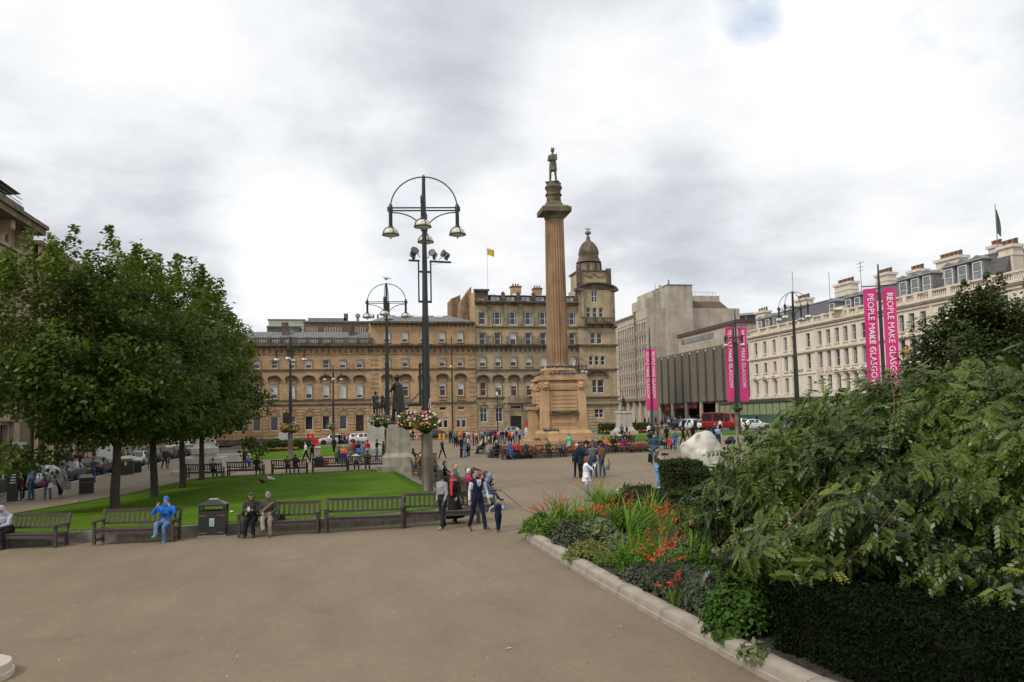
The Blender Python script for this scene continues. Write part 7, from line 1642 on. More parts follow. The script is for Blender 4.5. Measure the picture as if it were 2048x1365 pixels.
def crown(T,mat,nclump,per,R_,zc,zlo,zhi,leaf,seed,shoots=0,droop=.35,name='crown',flat=.6,lowpull=None,csize=.5,cx=0.0):
 rg=np.random.default_rng(seed);C_=[]
 while len(C_)<nclump:
  u=rg.normal(size=3);u/=np.linalg.norm(u);r=rg.random()**.28
  z=zc+u[2]*r*((zhi-zc)if u[2]>0 else(zc-zlo));rad=R_*(.82+.18*math.sin(3*math.atan2(u[1],u[0])+seed)+.12*math.sin(7*math.atan2(u[1],u[0])+u[2]*4))
  C_.append((u[0]*r*rad,u[1]*r*rad,z,r))
 if lowpull:C_+=lowpull
 C_=np.array(C_);n=len(C_)*per;i=np.repeat(np.arange(len(C_)),per);sc=csize*(.7+.6*rg.random(len(C_)))[i]
 off=rg.normal(size=(n,3));off/=np.maximum(1,np.linalg.norm(off,axis=1)/1.6)[:,None];off*=np.c_[sc,sc,sc*flat]
 P_=C_[i,:3]+off;out=P_.copy();out[:,2]-=zc;out/=np.linalg.norm(out,axis=1)[:,None]
 N_=out*.35+np.array([0,0,.75])+rg.normal(0,.42,(n,3));tb=(rg.random(len(C_))*.5)[i]+rg.random(n)*.5
 if shoots:
  for k in range(shoots):
   a=rg.random()*6.28;r=R_*.75*rg.random()**.5;zt=zc+(zhi-zc)*math.sqrt(max(0,1-(r/R_)**2))*.93;h=.7+1.3*rg.random()**1.5;m=int(75*h)
   t=rg.random(m);w=.26*(1-t*.7);q=np.c_[r*math.cos(a)+rg.normal(0,1,m)*w,r*math.sin(a)+rg.normal(0,1,m)*w,zt+h*t];P_=np.r_[P_,q];N_=np.r_[N_,np.c_[rg.normal(0,.5,(m,2)),.8+0*t]];tb=np.r_[tb,.55+.45*rg.random(m)]
 V,F,t=leaf_quads(P_,N_,leaf,leaf*.46,rg,droop);V[:,0]+=cx;o=inst(name,soup(name,V,F,mat,tint=np.concatenate([tb,tb])),T);o['kind']='stuff';return o
rng=random.Random(21)
TR='young maples in a line on the big lawn'
for k,(px,py,w,lab)in enumerate(((229,1030,20,'nearest leafy maple on the lawn, trunk behind the blue hooded sitter'),(308,1001,16,'second maple in the lawn row, trunk leaning slightly right'),(365,980,13,'third maple in the lawn row, beside the pale round pedestal'),(403,963,11,'farthest maple in the lawn row, trunk in front of a bench'))):
 p=G(px,py);d=np.dot(np.array(p)-CAM,FW);p.z=gz(p.x)+lawn_h(p.y)+.04;T=thing('maple_tree',p,lab,'tree',TR)
 top=(10.3,10.4,10.0,8.8)[k]-p.z;Rr=(5.1,4.6,4.3,4.0)[k]
 tips=[(Rr*.72*math.cos(a+k),Rr*.72*math.sin(a+k),rng.uniform(4.2,8.6))for a in[j*.785 for j in range(8)]]+[(.3,.2,9.6)]
 limb_tree(T,2.9+.2*k,tips,w/1600*d/2*.92,rng,(rng.uniform(-.1,.25),0))
 low=[(-1.9,-1.6,2.35,1),(-2.6,-1.3,2.1,1),(-1.2,-1.5,2.0,1),(-3.2,-1.0,2.6,1),(-.6,-1.0,2.5,1),(-2.1,-1.9,1.9,1)]if k==0 else[(2.6,.5,2.3,1),(3.1,.3,2.0,1),(2.9,0,1.7,1)]if k==3 else None
 crown(T,MAPLE,(265,250,240,230)[k],(135,115,100,90)[k],Rr,5.6,2.85,top,(.155,.16,.17,.18)[k],40+k,48 if k<3 else 26,lowpull=low,cx=(-1.0,0,.1,.3)[k])
def right_tree():
 q=P(1990,800,37);p=Vector((q.x,q.y,gz(q.x)));T=thing('broadleaf_tree',p,'dense olive green tree rising behind the big bush before the hotel','tree');zt=zat(588,p.x,p.y)-p.z;rg=random.Random(5)
 limb_tree(T,2.4,[(2.4*math.cos(a),2.4*math.sin(a),rg.uniform(3.5,zt*.85))for a in[j*.9 for j in range(7)]],.24,rg);crown(T,OLIVE,420,130,3.75,zt*.5,1.2,zt,.15,77,14,flat=.75)
right_tree()
#clipped hedges
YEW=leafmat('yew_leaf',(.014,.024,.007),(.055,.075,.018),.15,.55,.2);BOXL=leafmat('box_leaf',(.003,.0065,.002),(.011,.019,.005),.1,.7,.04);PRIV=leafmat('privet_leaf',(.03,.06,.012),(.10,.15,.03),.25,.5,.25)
TWIG=M('twiggy_core',(.018,.017,.011),.95,.4,12,.8,20)
def hedge(name,c,dims,rz,n,leaf,mat,label,lump=.06,cat='hedge',group=None,round_=.0,seed=1,spiky=0.0):
 rg=np.random.default_rng(seed);T=thing(name,c,label,cat,group,rz);lx,ly,lz=dims
 MB().box(-lx/2*.9,lx/2*.9,-ly/2*.9,ly/2*.9,-.05,lz*.93).build('core',TWIG,T)
 A=np.array([ly*lz,ly*lz,lx*lz,lx*lz,lx*ly]);f=rg.choice(5,n,p=A/A.sum());u,v=rg.random(n)*2-1,rg.random(n)
 P_=np.zeros((n,3));N_=np.zeros((n,3))
 for k,(s,ax)in enumerate(((-1,0),(1,0),(-1,1),(1,1))):
  m=f==k;P_[m,ax]=s;P_[m,1-ax]=u[m];P_[m,2]=v[m];N_[m,ax]=s
 m=f==4;P_[m,0]=u[m];P_[m,1]=v[m]*2-1;P_[m,2]=1;N_[m,2]=1
 if round_:
  q=np.c_[P_[:,:2],np.maximum(0,P_[:,2]-.4)/.6];l=np.linalg.norm(q,axis=1);P_[:,:2]*=(1-round_+round_/np.maximum(1,l))[:,None];P_[:,2]=np.where(P_[:,2]>.4,.4+(P_[:,2]-.4)*(1-round_*.7+round_*.7/np.maximum(1,l)),P_[:,2])
 P_=P_*np.array([lx/2,ly/2,lz]);w=lump*(np.sin(P_[:,0]*5.1+seed)+np.sin(P_[:,1]*6.3+2)+np.sin(P_[:,2]*7+1))*.5+rg.normal(0,lump*.5,n);P_+=N_*w[:,None]
 if spiky:P_+=N_*(np.abs(rg.normal(0,spiky,n))*(rg.random(n)<.18))[:,None]
 V,F,t=leaf_quads(P_,N_*.6+rg.normal(0,.6,(n,3))+np.array([0,0,.25]),leaf,leaf*.4,rg);o=inst('foliage',soup('foliage',V,F,mat,tint=t),T);o['kind']='stuff';return T
def gat(px,py,d):q=P(px,py,d);return Vector((q.x,q.y,gz(q.x)))
hedge('yew_block',gat(1364,990,30.5),(1.28,1.4,1.36),R(-6),16000,.065,YEW,'square clipped dark yew block in front of the white lion',.05,spiky=.05,seed=2)
hedge('yew_block',gat(1418,1000,30.0),(1.5,1.3,1.02),R(-6),8000,.065,YEW,'lower yew hedge running right from the square yew towards the bush',.06,spiky=.05,seed=3)
hedge('low_hedge',gat(1281,1030,25.2),(1.55,1.3,.62),R(-6),8000,.06,YEW,'low clipped hedge behind the white flowers, nearest of the clipped blocks',.07,spiky=.06,seed=4)
hedge('low_hedge',gat(1276,1000,27.6),(1.15,1.1,.72),R(-6),6000,.06,YEW,'small rounded yew mound left of the square yew block',.07,round_=.6,spiky=.08,seed=5)
hedge('low_hedge',gat(1352,1030,26.2),(1.5,1.2,.66),R(-6),7000,.06,YEW,'low yew hedge at the foot of the square block',.07,spiky=.06,seed=6)
hedge('clipped_hedge',gat(572,886,105),(6.2,1.6,1.35),R(-3),4500,.16,PRIV,'long clipped green hedge beside the red barriers',.08,seed=7)
hedge('clipped_hedge',gat(1249,862,117),(7.4,1.6,1.45),R(-14),5200,.16,PRIV,'long clipped green hedge before the domed tower, right of the column',.08,seed=8)
def far_flowers(px0,px1,py,d,label,seed):
 rg=np.random.default_rng(seed);b0,b1=gat(px0,py,d),gat(px1,py,d);T=thing('flower_strip',(b0+b1)/2,label,'flower bed');v=b1-b0;n=700
 t=rg.random(n)-.5;P_=np.c_[v.x*t+rg.normal(0,.15,n),v.y*t+rg.normal(0,.35,n),.1+.35*rg.random(n)];V,F,tt=leaf_quads(P_,rg.normal(0,.6,(n,3))+np.array([0,0,.8]),.18,.08,rg);inst('foliage',soup('foliage',V,F,PRIV,tint=tt),T)['kind']='stuff'
 for c in('red','yellow','pink'):
  b=MB()
  for k in range(28):q=rg.random()-.5;b.ball((v.x*q+rg.normal(0,.1),v.y*q-.3+rg.normal(0,.2),.35+.2*rg.random()),.07,5,3)
  b.build('flower',FLOW[c],T)['kind']='stuff'
far_flowers(530,600,893,101,'strip of small mixed flowers at the foot of the long left hedge',1);far_flowers(1200,1296,866,114,'strip of small mixed flowers at the foot of the hedge by the domed tower',2)
#flower ring round the column
def column_bed():
 rg=np.random.default_rng(8);T=thing('column_flower_bed',(MX,MY,gz(MX)),'red and yellow flower bed between the benches and the column steps','flower bed');pts=[]
 for k in range(5200):
  x,y=rg.uniform(-5.6,6.6),rg.uniform(-6.0,3.5)
  if abs(x)<3.1 and y>-3.15:continue
  if x>6.6 or y>3 or(y>-3 and abs(x)<3.2):continue
  pts.append((x,y,.1+.42*rg.random()))
 P_=np.array(pts);n=len(P_);V,F,t=leaf_quads(P_,rg.normal(0,.5,(n,3))+np.array([0,0,.9]),.2,.1,rg);inst('foliage',soup('foliage',V,F,PRIV,tint=t),T)['kind']='stuff'
 for c,f in(('red',lambda x,y:math.sin(x*1.1+.5)+.75),('yellow',lambda x,y:-math.sin(x*1.1+.5)),('orange',lambda x,y:.25)):
  b=MB()
  for i in rg.integers(0,n,1000):
   x,y,z=pts[i]
   if rg.random()<f(x,y):b.ball((x,y,z+.16),.085,5,3)
  b.build('flower',FLOW[c],T)['kind']='stuff'
 MB().box(-5.8,6.9,-6.2,3.8,-.3,.1).build('soil',SOIL,T)
 b=MB();b.box(-6.0,7.1,-6.4,-6.2,-.3,.16).box(-6.0,-5.8,-6.2,3.8,-.3,.16).box(6.9,7.1,-6.2,3.8,-.3,.16);b.build('kerb',KERB_D,T)
column_bed()
#near flower bed with its rounded granite kerb
def spline(pts,n=8):
 out=[];pts=[np.array(p,float)for p in pts];pts=[2*pts[0]-pts[1]]+pts+[2*pts[-1]-pts[-2]]
 for i in range(1,len(pts)-2):
  p0,p1,p2,p3=pts[i-1:i+3]
  for t in np.linspace(0,1,n,endpoint=False):out.append(.5*((2*p1)+(-p0+p2)*t+(2*p0-5*p1+4*p2-p3)*t*t+(-p0+3*p1-3*p2+p3)*t**3))
 out.append(pts[-2]);return out
def coping(T,path,piece,mat,inward,w=.33,h=.225):
 """kerb stones with a rounded top over a narrow plinth course, each stone an object"""
 path=[np.array(p)for p in path];L_=[0]
 for a,c in zip(path[:-1],path[1:]):L_.append(L_[-1]+np.linalg.norm(c-a))
 def at(s):
  s=min(max(s,0),L_[-1]-1e-6);i=max(k for k in range(len(L_))if L_[k]<=s+1e-9);i=min(i,len(path)-2);t=(s-L_[i])/max(1e-9,L_[i+1]-L_[i]);p=path[i]*(1-t)+path[i+1]*t;d=path[i+1]-path[i];d=d/np.linalg.norm(d);return p,d
 n=max(1,round(L_[-1]/piece));prof=[(-.03,0),(-.03,.075),(0,.085),(.0,.15),(.012,.195),(.05,h-.022),(.11,h-.004),(.18,h),(.27,h-.012),(w,h-.05),(w,0)]
 for k in range(n):
  s0,s1=L_[-1]*k/n+.009,L_[-1]*(k+1)/n-.009;m=8;vs=[];rg=random.Random(k)
  org,_=at((s0+s1)/2);dz=rg.uniform(-.003,.003);do=rg.uniform(-.004,.004)
  for i in range(m):
   p,d=at(s0+(s1-s0)*i/(m-1));nm=np.array([-d[1],d[0]])*inward;e=.0 if 0<i<m-1 else .004
   for x,z in prof:q=p+nm*(x+do);vs.append((q[0]-org[0],q[1]-org[1],(z-e*(z>.1))+dz))
  K=len(prof);fs=[(i*K+j,i*K+(j+1)%K,(i+1)*K+(j+1)%K,(i+1)*K+j)for i in range(m-1)for j in range(K)]+[tuple(range(K)),tuple(range((m-1)*K,m*K))[::-1]]
  MB().add(vs,fs).build('kerb_stone',mat,T,(org[0]-T.location.x,org[1]-T.location.y,gz(org[0])-T.location.z),smooth=40)
BEDP=spline([(6.3,22.75),(5.55,22.5),(4.98,21.95),(4.80,21.2),(4.79,19),(4.84,15.2),(4.92,12.3),(5.02,10.6),(5.10,9.2),(5.22,8.3),(5.4,7.4),(5.9,6.3),(6.8,5.3)],6)
def granite_mat():
 m=M('kerb_granite',(.325,.285,.23),.85,.24,2.4,.8,60,detail=10,streak=0);return m
KG=granite_mat()
KT=thing('flower_bed_kerb',(5.5,15,gz(5.5)),'long curved pale granite kerb with rounded top round the near flower bed','kerb');coping(KT,BEDP,1.9,KG,1)
bed=[tuple(p)for p in BEDP]+[(24,5.3),(24,30),(14,30.6),(9.4,27)]
bp=[]
for i,p in enumerate(bed):bp.append((p[0]+(.3 if i<len(BEDP)else 0),p[1]+(.1 if i>len(BEDP)-10 and i<len(BEDP)else 0)))
sheet('flower_bed_soil',bp,SOIL,.16)
rg0=random.Random(3);b=MB()
for k in range(900):
 t=rg0 .random();p=BEDP[int(t*(len(BEDP)-1))];q=(p[0]+.38+rg0 .random()**1.5*1.6,p[1]+rg0 .uniform(-.3,.5));s=rg0 .uniform(.01,.035);b.ball((q[0],q[1],gz(q[0])+.165),s,5,3,sz=(1,1,.6))
tag(b.build('soil_crumbs',SOIL),'dark crumbs of soil and bark under the flowers by the kerb','soil',kind='stuff')
K2=thing('flower_bed_kerb',(-5.6,9.0,gz(-5.6)),'rounded pale stone kerb end cut by the lower left picture corner','kerb')
cx_,cy_=G(-78,1362)[:2];coping(K2,[np.array((cx_+.62*math.cos(a),cy_+.62*math.sin(a)))for a in np.linspace(2.2,-2.2,22)],1.0,M('pale_kerb',(.52,.47,.37),.8,.12,4,.4,90,detail=8),-1)
#plants
BLADE=leafmat('sword_leaf',(.085,.19,.014),(.24,.38,.05),.42,.5,.2);GREYL=leafmat('lavender_leaf',(.055,.075,.042),(.13,.15,.095),.2,.7,.1);GERA=leafmat('geranium_leaf',(.055,.125,.012),(.15,.27,.04),.35,.6,.12);SILV=leafmat('pale_leaf',(.11,.15,.06),(.22,.26,.12),.3,.6)
CROC=M('crocosmia_red',(.70,.028,.012),.5,.12,9);STEM=M('plant_stem',(.07,.10,.03),.7,.3)
def blades(T,n,L_,w,spread,lean,rg,mat=BLADE,name='sword_leaf'):
 V=[];F=[];t=[];seg=6
 for k in range(n):
  a=rg.random()*6.28;l=L_*(.6+.5*rg.random());tilt=spread*(.15+.85*rg.random());base=np.array([rg.normal(0,.09),rg.normal(0,.09),0]);d=np.array([math.cos(a)*tilt+lean[0],math.sin(a)*tilt+lean[1],1.0]);d/=np.linalg.norm(d);p=base.copy();tw=rg.normal(0,.3)
  sd=np.array([-d[1],d[0],0])+1e-4;sd/=np.linalg.norm(sd);sd=sd*math.cos(tw)+np.cross(d,sd)*math.sin(tw);i0=len(V);bend=.16+.22*rg.random()
  for i in range(seg+1):
   q=i/seg;ww=w*(.6+.6*q if q<.4 else 1.0*(1-((q-.4)/.6)**1.8))*.84+.0012;V+=[p-sd*ww,p+sd*ww];d=d+np.array([d[0]*.4,d[1]*.4,-bend*(.4+q)])*.55;d/=np.linalg.norm(d);p=p+d*l/seg
  for i in range(seg):F.append((i0+2*i,i0+2*i+1,i0+2*i+3,i0+2*i+2))
  t+=[rg.random()]*seg
 o=inst(name,soup(name,V,F,mat,tint=t),T);o['kind']='stuff';return o
def croc_flowers(T,n,L_,lean,rg,spread=.5):
 for k in range(n):
  a=rg.random()*6.28;l=L_*(.8+.4*rg.random());d=np.array([math.cos(a)*spread*rg.random()+lean[0],math.sin(a)*spread*rg.random()+lean[1],1.0]);d/=np.linalg.norm(d);p=np.array([0,0,.05]);pts=[p]
  for i in range(7):d=d+np.array([d[0]*.12,d[1]*.12,-.10]);d/=np.linalg.norm(d);p=p+d*l/7;pts.append(p)
  b=MB();b.tube([tuple(q)for q in pts],[.006]*5+[.004,.003,.002],4,1)
  sd=np.array([-d[1],d[0],0])/max(.1,np.hypot(d[0],d[1]))
  for j in range(9):
   q=4.6+j*.26;i=min(6,int(q));c=pts[i]*(1-(q-i))+pts[i+1]*(q-i);c=c+sd*(.022 if j%2 else-.022)+np.array([0,0,.018]);s=.024*(1-.05*j)*rg.uniform(.8,1.25)
   m=Matrix.Rotation(rg.random()*6,3,'Z')@Matrix.Rotation(.6,3,'X')
   for e in range(4):aa=e*1.57;dv=m@Vector((math.cos(aa)*s*1.5,math.sin(aa)*s*1.5,s*.9));sv=m@Vector((-math.sin(aa)*s*.5,math.cos(aa)*s*.5,.2*s));c_=Vector(c);b.add([c_,c_+dv*.6+sv,c_+dv,c_+dv*.6-sv],[(0,1,2,3)],0)
  b.build('flower_spray',[CROC,STEM],T)
BEDZ=.16
def bedp(px,py):p=G(px,py,BEDZ);return p
CR=[(1098,1056,.62,45,6,(-.15,0),'small red crocosmia clump nearest the tip of the bed'),(1158,1050,.8,60,0,(.25,.1),'leafy green sword clump behind the first red flowers'),(1205,1030,1.0,85,3,(.05,.1),'tall upright sword leaved clump in front of the woman in white'),(1186,1062,.75,50,8,(.2,-.1),'red crocosmia clump in the middle of the bed by the pale foliage'),(1262,1085,.95,90,3,(.5,0),'broad arching sword clump leaning right, mid bed'),(1302,1060,1.05,60,0,(.05,.1),'tall narrow sword leaves rising by the low hedge'),(1255,1140,.65,60,0,(-.1,-.2),'low bright green sword clump above the bare soil'),(1335,1100,.8,50,9,(.2,.0),'red crocosmia clump under the edge of the big bush'),(1385,1120,.95,85,2,(.5,-.1),'dark arching sword clump under the big bush, leaning right'),(1322,1165,.7,30,9,(.15,-.05),'bright red crocosmia clump nearest the lavender'),(1430,1165,.85,75,1,(.45,-.15),'low arching sword clump beside the dark hedge'),(1352,1212,.4,8,2,(0,0),'single small red crocosmia spray over the lavender'),(1235,1065,.85,60,4,(.25,-.1),'bright green sword clump with red sprays left of the tall narrow leaves'),(1290,1130,.7,55,2,(.3,-.15),'bright arching sword clump above the purple lavender'),(1120,1040,.7,45,4,(.1,.1),'sword leaved clump with red flowers at the back of the bed tip'),(1400,1140,.9,70,2,(.55,-.1),'long dark sword leaves pressed under the bush edge'),(1470,1150,.7,50,0,(.3,-.2),'sword leaves in the shade right under the bush')]
for k,(px,py,L_,n,nf,lean,lab)in enumerate(CR):
 T=thing('crocosmia',bedp(px,py),lab,'plant','crocosmia clumps in the near bed');rg=np.random.default_rng(100+k);blades(T,int(n*1.5),L_*1.35,.019,.55,lean,rg)
 if nf:croc_flowers(T,int(nf*1.5)+1,L_*1.3,(lean[0]-.15,lean[1]-.15),rg)
def mound(name,p,r,h,n,leaf,mat,label,seed,flowers=None,stems=0,nf=40,fs=.014):
 k_=1.08 if name=='lavender' else 1.25;r*=k_;h*=1.15;n=int(n*1.5)
 rg=np.random.default_rng(seed);T=thing(name,p,label,'plant');a=rg.random(n)*6.28;u=rg.random(n)**.5*(1+.16*np.sin(a*3+seed)+.12*np.sin(a*7+seed*2));u=np.minimum(u,1.2);P_=np.c_[np.cos(a)*u*r,np.sin(a)*u*r,h*np.sqrt(np.maximum(0,1-u*u))*(.35+.65*rg.random(n)**.6)+.02];P_[:,2]*=1+.22*np.sin(P_[:,0]/r*6+seed)*np.sin(P_[:,1]/r*5);P_+=rg.normal(0,r*.085,(n,3));P_[:,2]=np.maximum(P_[:,2],.02)
 N_=P_*np.array([1,1,.8])/r+rg.normal(0,.55,(n,3))+np.array([0,0,.4]);V,F,t=leaf_quads(P_,N_,leaf,leaf*.42,rg);inst('foliage',soup('foliage',V,F,mat,tint=t),T)['kind']='stuff'
 if stems:
  b=MB();f=MB()
  for k in range(stems):
   a=rg.random()*6.28;u=rg.random()**.6;q=Vector((math.cos(a)*u*r,math.sin(a)*u*r,h*.7*math.sqrt(max(0,1-u*u*.8))));e=q+Vector((q.x*.5,q.y*.5,.16+.14*rg.random()));b.tube([q*.6,q,e],.003,3);f.tube([e,e+(e-q).normalized()*.045],[.007,.004],4)
  b.build('stem',STEM,T)['kind']='stuff';f.build('flower',M('lavender_flower',(.075,.05,.10),.8,.3),T)['kind']='stuff'
 if flowers:
  b=MB()
  for k in range(nf):i=rg.integers(0,n);q=P_[i]*1.05;b.ball((q[0],q[1],q[2]+.02),fs*rg.uniform(.7,1.4),5,3)
  b.build('flower',FLOW[flowers],T)['kind']='stuff'
 return T
mound('green_mound',bedp(1082,1068),.42,.42,1500,.06,GERA,'small fresh green mound spilling over the tip of the kerb',1,'purple',nf=14)
mound('lavender',bedp(1135,1090),.36,.40,2600,.055,GREYL,'grey green lavender mound by the kerb near the tip of the bed',2,stems=40);mound('pale_plant',bedp(1195,1080),.42,.40,1100,.085,SILV,'pale variegated plant in the middle of the bed',3)
mound('yellow_mound',bedp(1176,1116),.40,.28,1300,.055,leafmat('yellow_leaf',(.12,.16,.03),(.24,.25,.06),.3),'low yellow green mound with small pink flowers at the kerb',4,'pink',nf=26);mound('red_groundcover',bedp(1222,1130),.32,.16,500,.045,GERA,'low plant with tiny red flowers on bare soil',5,'magenta',nf=60,fs=.011)
mound('green_mound',bedp(1300,1150),.42,.45,1700,.06,GERA,'fresh green leafy mound behind the bright red crocosmia',6);mound('lavender',bedp(1338,1188),.34,.34,2600,.055,GREYL,'purple grey lavender drooping over the kerb below the bright red flowers',7,stems=120);mound('lavender',bedp(1418,1216),.40,.38,3000,.055,GREYL,'large dusky lavender mound with violet flowers beside the geranium',8,'purple',stems=130,nf=26)
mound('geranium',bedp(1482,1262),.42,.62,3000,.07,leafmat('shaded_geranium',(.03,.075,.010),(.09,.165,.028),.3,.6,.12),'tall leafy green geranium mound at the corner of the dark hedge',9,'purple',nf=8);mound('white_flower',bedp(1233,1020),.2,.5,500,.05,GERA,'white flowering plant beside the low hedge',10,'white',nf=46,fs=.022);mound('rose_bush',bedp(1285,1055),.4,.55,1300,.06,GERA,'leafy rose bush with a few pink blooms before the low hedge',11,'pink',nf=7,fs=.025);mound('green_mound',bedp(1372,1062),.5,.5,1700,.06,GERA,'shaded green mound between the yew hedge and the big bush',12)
mound('seedling',bedp(1508,1318),.16,.12,90,.075,SILV,'tiny pale green seedling on the soil beside the kerb',13)
for k,(px,py,r,h,n,leaf,mt,lab,fl)in enumerate(((1250,1062,.38,.5,1100,.06,GERA,'mid green leafy plant between the tall sword clumps',None),(1292,1112,.36,.42,1100,.06,GERA,'leafy green plant below the arching sword clump','red'),(1385,1165,.4,.42,1300,.06,GERA,'leafy green plant between the bright crocosmia and the bush',None),(1282,1166,.3,.28,900,.05,GREYL,'small grey lavender tuft above the kerb',None),(1448,1205,.42,.45,1400,.06,GERA,'shaded leafy plant under the left edge of the bush',None),(1355,1130,.36,.45,1100,.055,SILV,'pale leafy plant among the red crocosmia','red'),(1140,1062,.3,.4,900,.06,GERA,'green leafy plant behind the first lavender','red'),(1420,1085,.5,.6,1500,.06,GERA,'dark leafy plant against the lower yew hedge',None),(1235,1105,.3,.3,800,.055,SILV,'low pale plant beside the yellow green mound','pink'))):
 mound('leafy_plant',bedp(px,py),r,h,n,leaf,mt,lab,30+k,fl,nf=14,fs=.018)
#the big drooping bush and the hedge under it
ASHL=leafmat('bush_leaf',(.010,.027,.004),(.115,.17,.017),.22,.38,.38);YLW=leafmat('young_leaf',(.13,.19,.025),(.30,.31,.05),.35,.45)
def frond(L_,nl,ll,lw,curve,rg):
 """pinnate leaf: pairs of leaflets on an arching stalk, in its own frame (y along, z up)"""
 V=[];F=[]
 def leaflet(p,d,s,l):
  d=d/np.linalg.norm(d);sd=np.cross(d,np.array([0,0,1.]));sd/=max(1e-6,np.linalg.norm(sd));w=l*lw;n=len(V);dr=np.array([0,0,-l*.22])
  V.extend([p,p+d*l*.42+sd*w+dr*.3,p+d*l+dr,p+d*l*.42-sd*w+dr*.3]);F.extend([(n,n+1,n+2),(n,n+2,n+3)])
 for k in range(nl):
  t=.22+.78*k/nl;p=np.array([0,L_*t,-curve*t*t*L_])
  for s in(-1,1):leaflet(p,np.array([s*1.0,.62+.3*t,-.15-curve*t]),s,ll*(1-.25*abs(t-.5)))
 leaflet(np.array([0,L_,-curve*L_]),np.array([0,1,-curve]),0,ll);
 return np.array(V),np.array(F)
def big_bush():
 q=P(1980,1000,13.7);c=np.array([q.x,q.y,gz(q.x)]);T=thing('weeping_bush',tuple(c),'huge drooping dark green bush with feathery leaves filling the right foreground','bush');rg=np.random.default_rng(55);rx,ry,zc,rz=3.75,3.6,1.5,2.22
 n=47000;u=rg.normal(size=(n,3));u[:,2]=np.abs(u[:,2])*1.0-.32;u/=np.linalg.norm(u,axis=1)[:,None]
 az=np.arctan2(u[:,1],u[:,0]);lump=1+.07*np.sin(az*4+u[:,2]*3+.6)+.07*np.sin(az*9-u[:,2]*8+1)+.065*np.sin(az*17+u[:,2]*13)+.05*np.sin(az*29-u[:,2]*21)
 flare=1.25-.33*np.clip(u[:,2],-.4,1);dep=1-.33*rg.random(n)**1.5;up=u[:,2]>0
 P_=np.c_[u[:,0]*rx*lump*dep*flare,u[:,1]*ry*lump*dep*flare,zc+np.where(up,u[:,2]*rz,u[:,2]*1.9)*(lump*dep)]
 P_[:,2]=np.maximum(P_[:,2],np.where(u[:,0]<-.35,.75,1.2)+.25*rg.random(n)+.2*np.sin(az*5))
 outd=np.c_[u[:,0],u[:,1],np.zeros(n)];outd/=np.maximum(1e-3,np.linalg.norm(outd,axis=1))[:,None]
 d=outd*(.55+.3*u[:,2:3])+np.array([0,0,-.45])*(1.25-u[:,2:3])+rg.normal(0,.6,(n,3));d+=np.array([-.18,-.12,0]);d/=np.linalg.norm(d,axis=1)[:,None]
 nr=u*1.0+np.array([0,0,.65])+rg.normal(0,.35,(n,3));x=np.cross(d,nr);x/=np.linalg.norm(x,axis=1)[:,None];z=np.cross(x,d)
 protos=[frond(.22+.025*k,4+(k%2),.094,.30,.2+.12*k,rg)for k in range(5)];VV=[];FF=[];TT=[];o=0;sc=.58+.48*rg.random(n);kind=rg.integers(0,5,n)
 tone=np.clip(.22+.42*u[:,2]+.22*np.sin(az*6+u[:,2]*5)+rg.normal(0,.17,n)+.18*(dep-.9)/.1*.5,0,1)  # frond tone rises towards the top and the outermost fronds
 w=P_+c;dist=np.linalg.norm(w-CAM,axis=1)+(1-dep)*8+np.where(w[:,2]<1.0,2,0);facing=np.sum((w-CAM)*u,axis=1)<0;order=np.argsort(np.where(facing,dist+rg.random(n)*2.5,99));single=set(order[:300].tolist())
 pm=[soup('leaf',V,F,ASHL,tint=np.full(len(F),.62))for V,F in protos];pm2=[soup('leaf',V,F,YLW,tint=np.full(len(F),.4))for V,F in protos[:2]];young=rg.random(n)
 for k in range(5):
  idx=np.array([i for i in np.nonzero(kind==k)[0]if i not in single]);V,F=protos[k];m=len(idx);B_=np.stack([x[idx],d[idx],z[idx]],1)
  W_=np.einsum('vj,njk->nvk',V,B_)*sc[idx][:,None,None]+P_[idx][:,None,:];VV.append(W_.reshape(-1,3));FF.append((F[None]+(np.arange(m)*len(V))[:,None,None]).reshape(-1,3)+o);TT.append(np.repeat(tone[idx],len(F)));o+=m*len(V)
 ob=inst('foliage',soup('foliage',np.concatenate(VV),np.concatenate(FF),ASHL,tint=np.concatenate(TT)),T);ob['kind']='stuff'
 for i in single:
  me=pm[kind[i]]if young[i]>.05 else pm2[kind[i]%2];l=bpy.data.objects.new('leaf',me);COL.objects.link(l);l.parent=T;M3=Matrix((tuple(x[i]),tuple(d[i]),tuple(z[i]))).transposed();l.matrix_basis=Matrix.Translation(Vector(P_[i]+u[i]*.03))@M3 .to_4x4()@Matrix.Scale(float(sc[i]),4)
 for j in range(20):
  i=order[rg.integers(100,6200)];m=9;b=MB();V_=[];F_=[];oo=0
  for e in range(m):
   V,F=protos[e%5];dd=d[i]+rg.normal(0,.5,3);dd/=np.linalg.norm(dd);xx=np.cross(dd,z[i]);xx/=np.linalg.norm(xx);z2=np.cross(xx,dd);p0=P_[i]*1.02+rg.normal(0,.12,3);V_.append(V@np.stack([xx,dd,z2])*.6+p0);F_.append(F+oo);oo+=len(V)
  s=inst('young_shoot',soup('young_shoot',np.concatenate(V_),np.concatenate(F_),YLW,tint=rg.random(sum(map(len,F_)))),T);s['kind']='stuff'
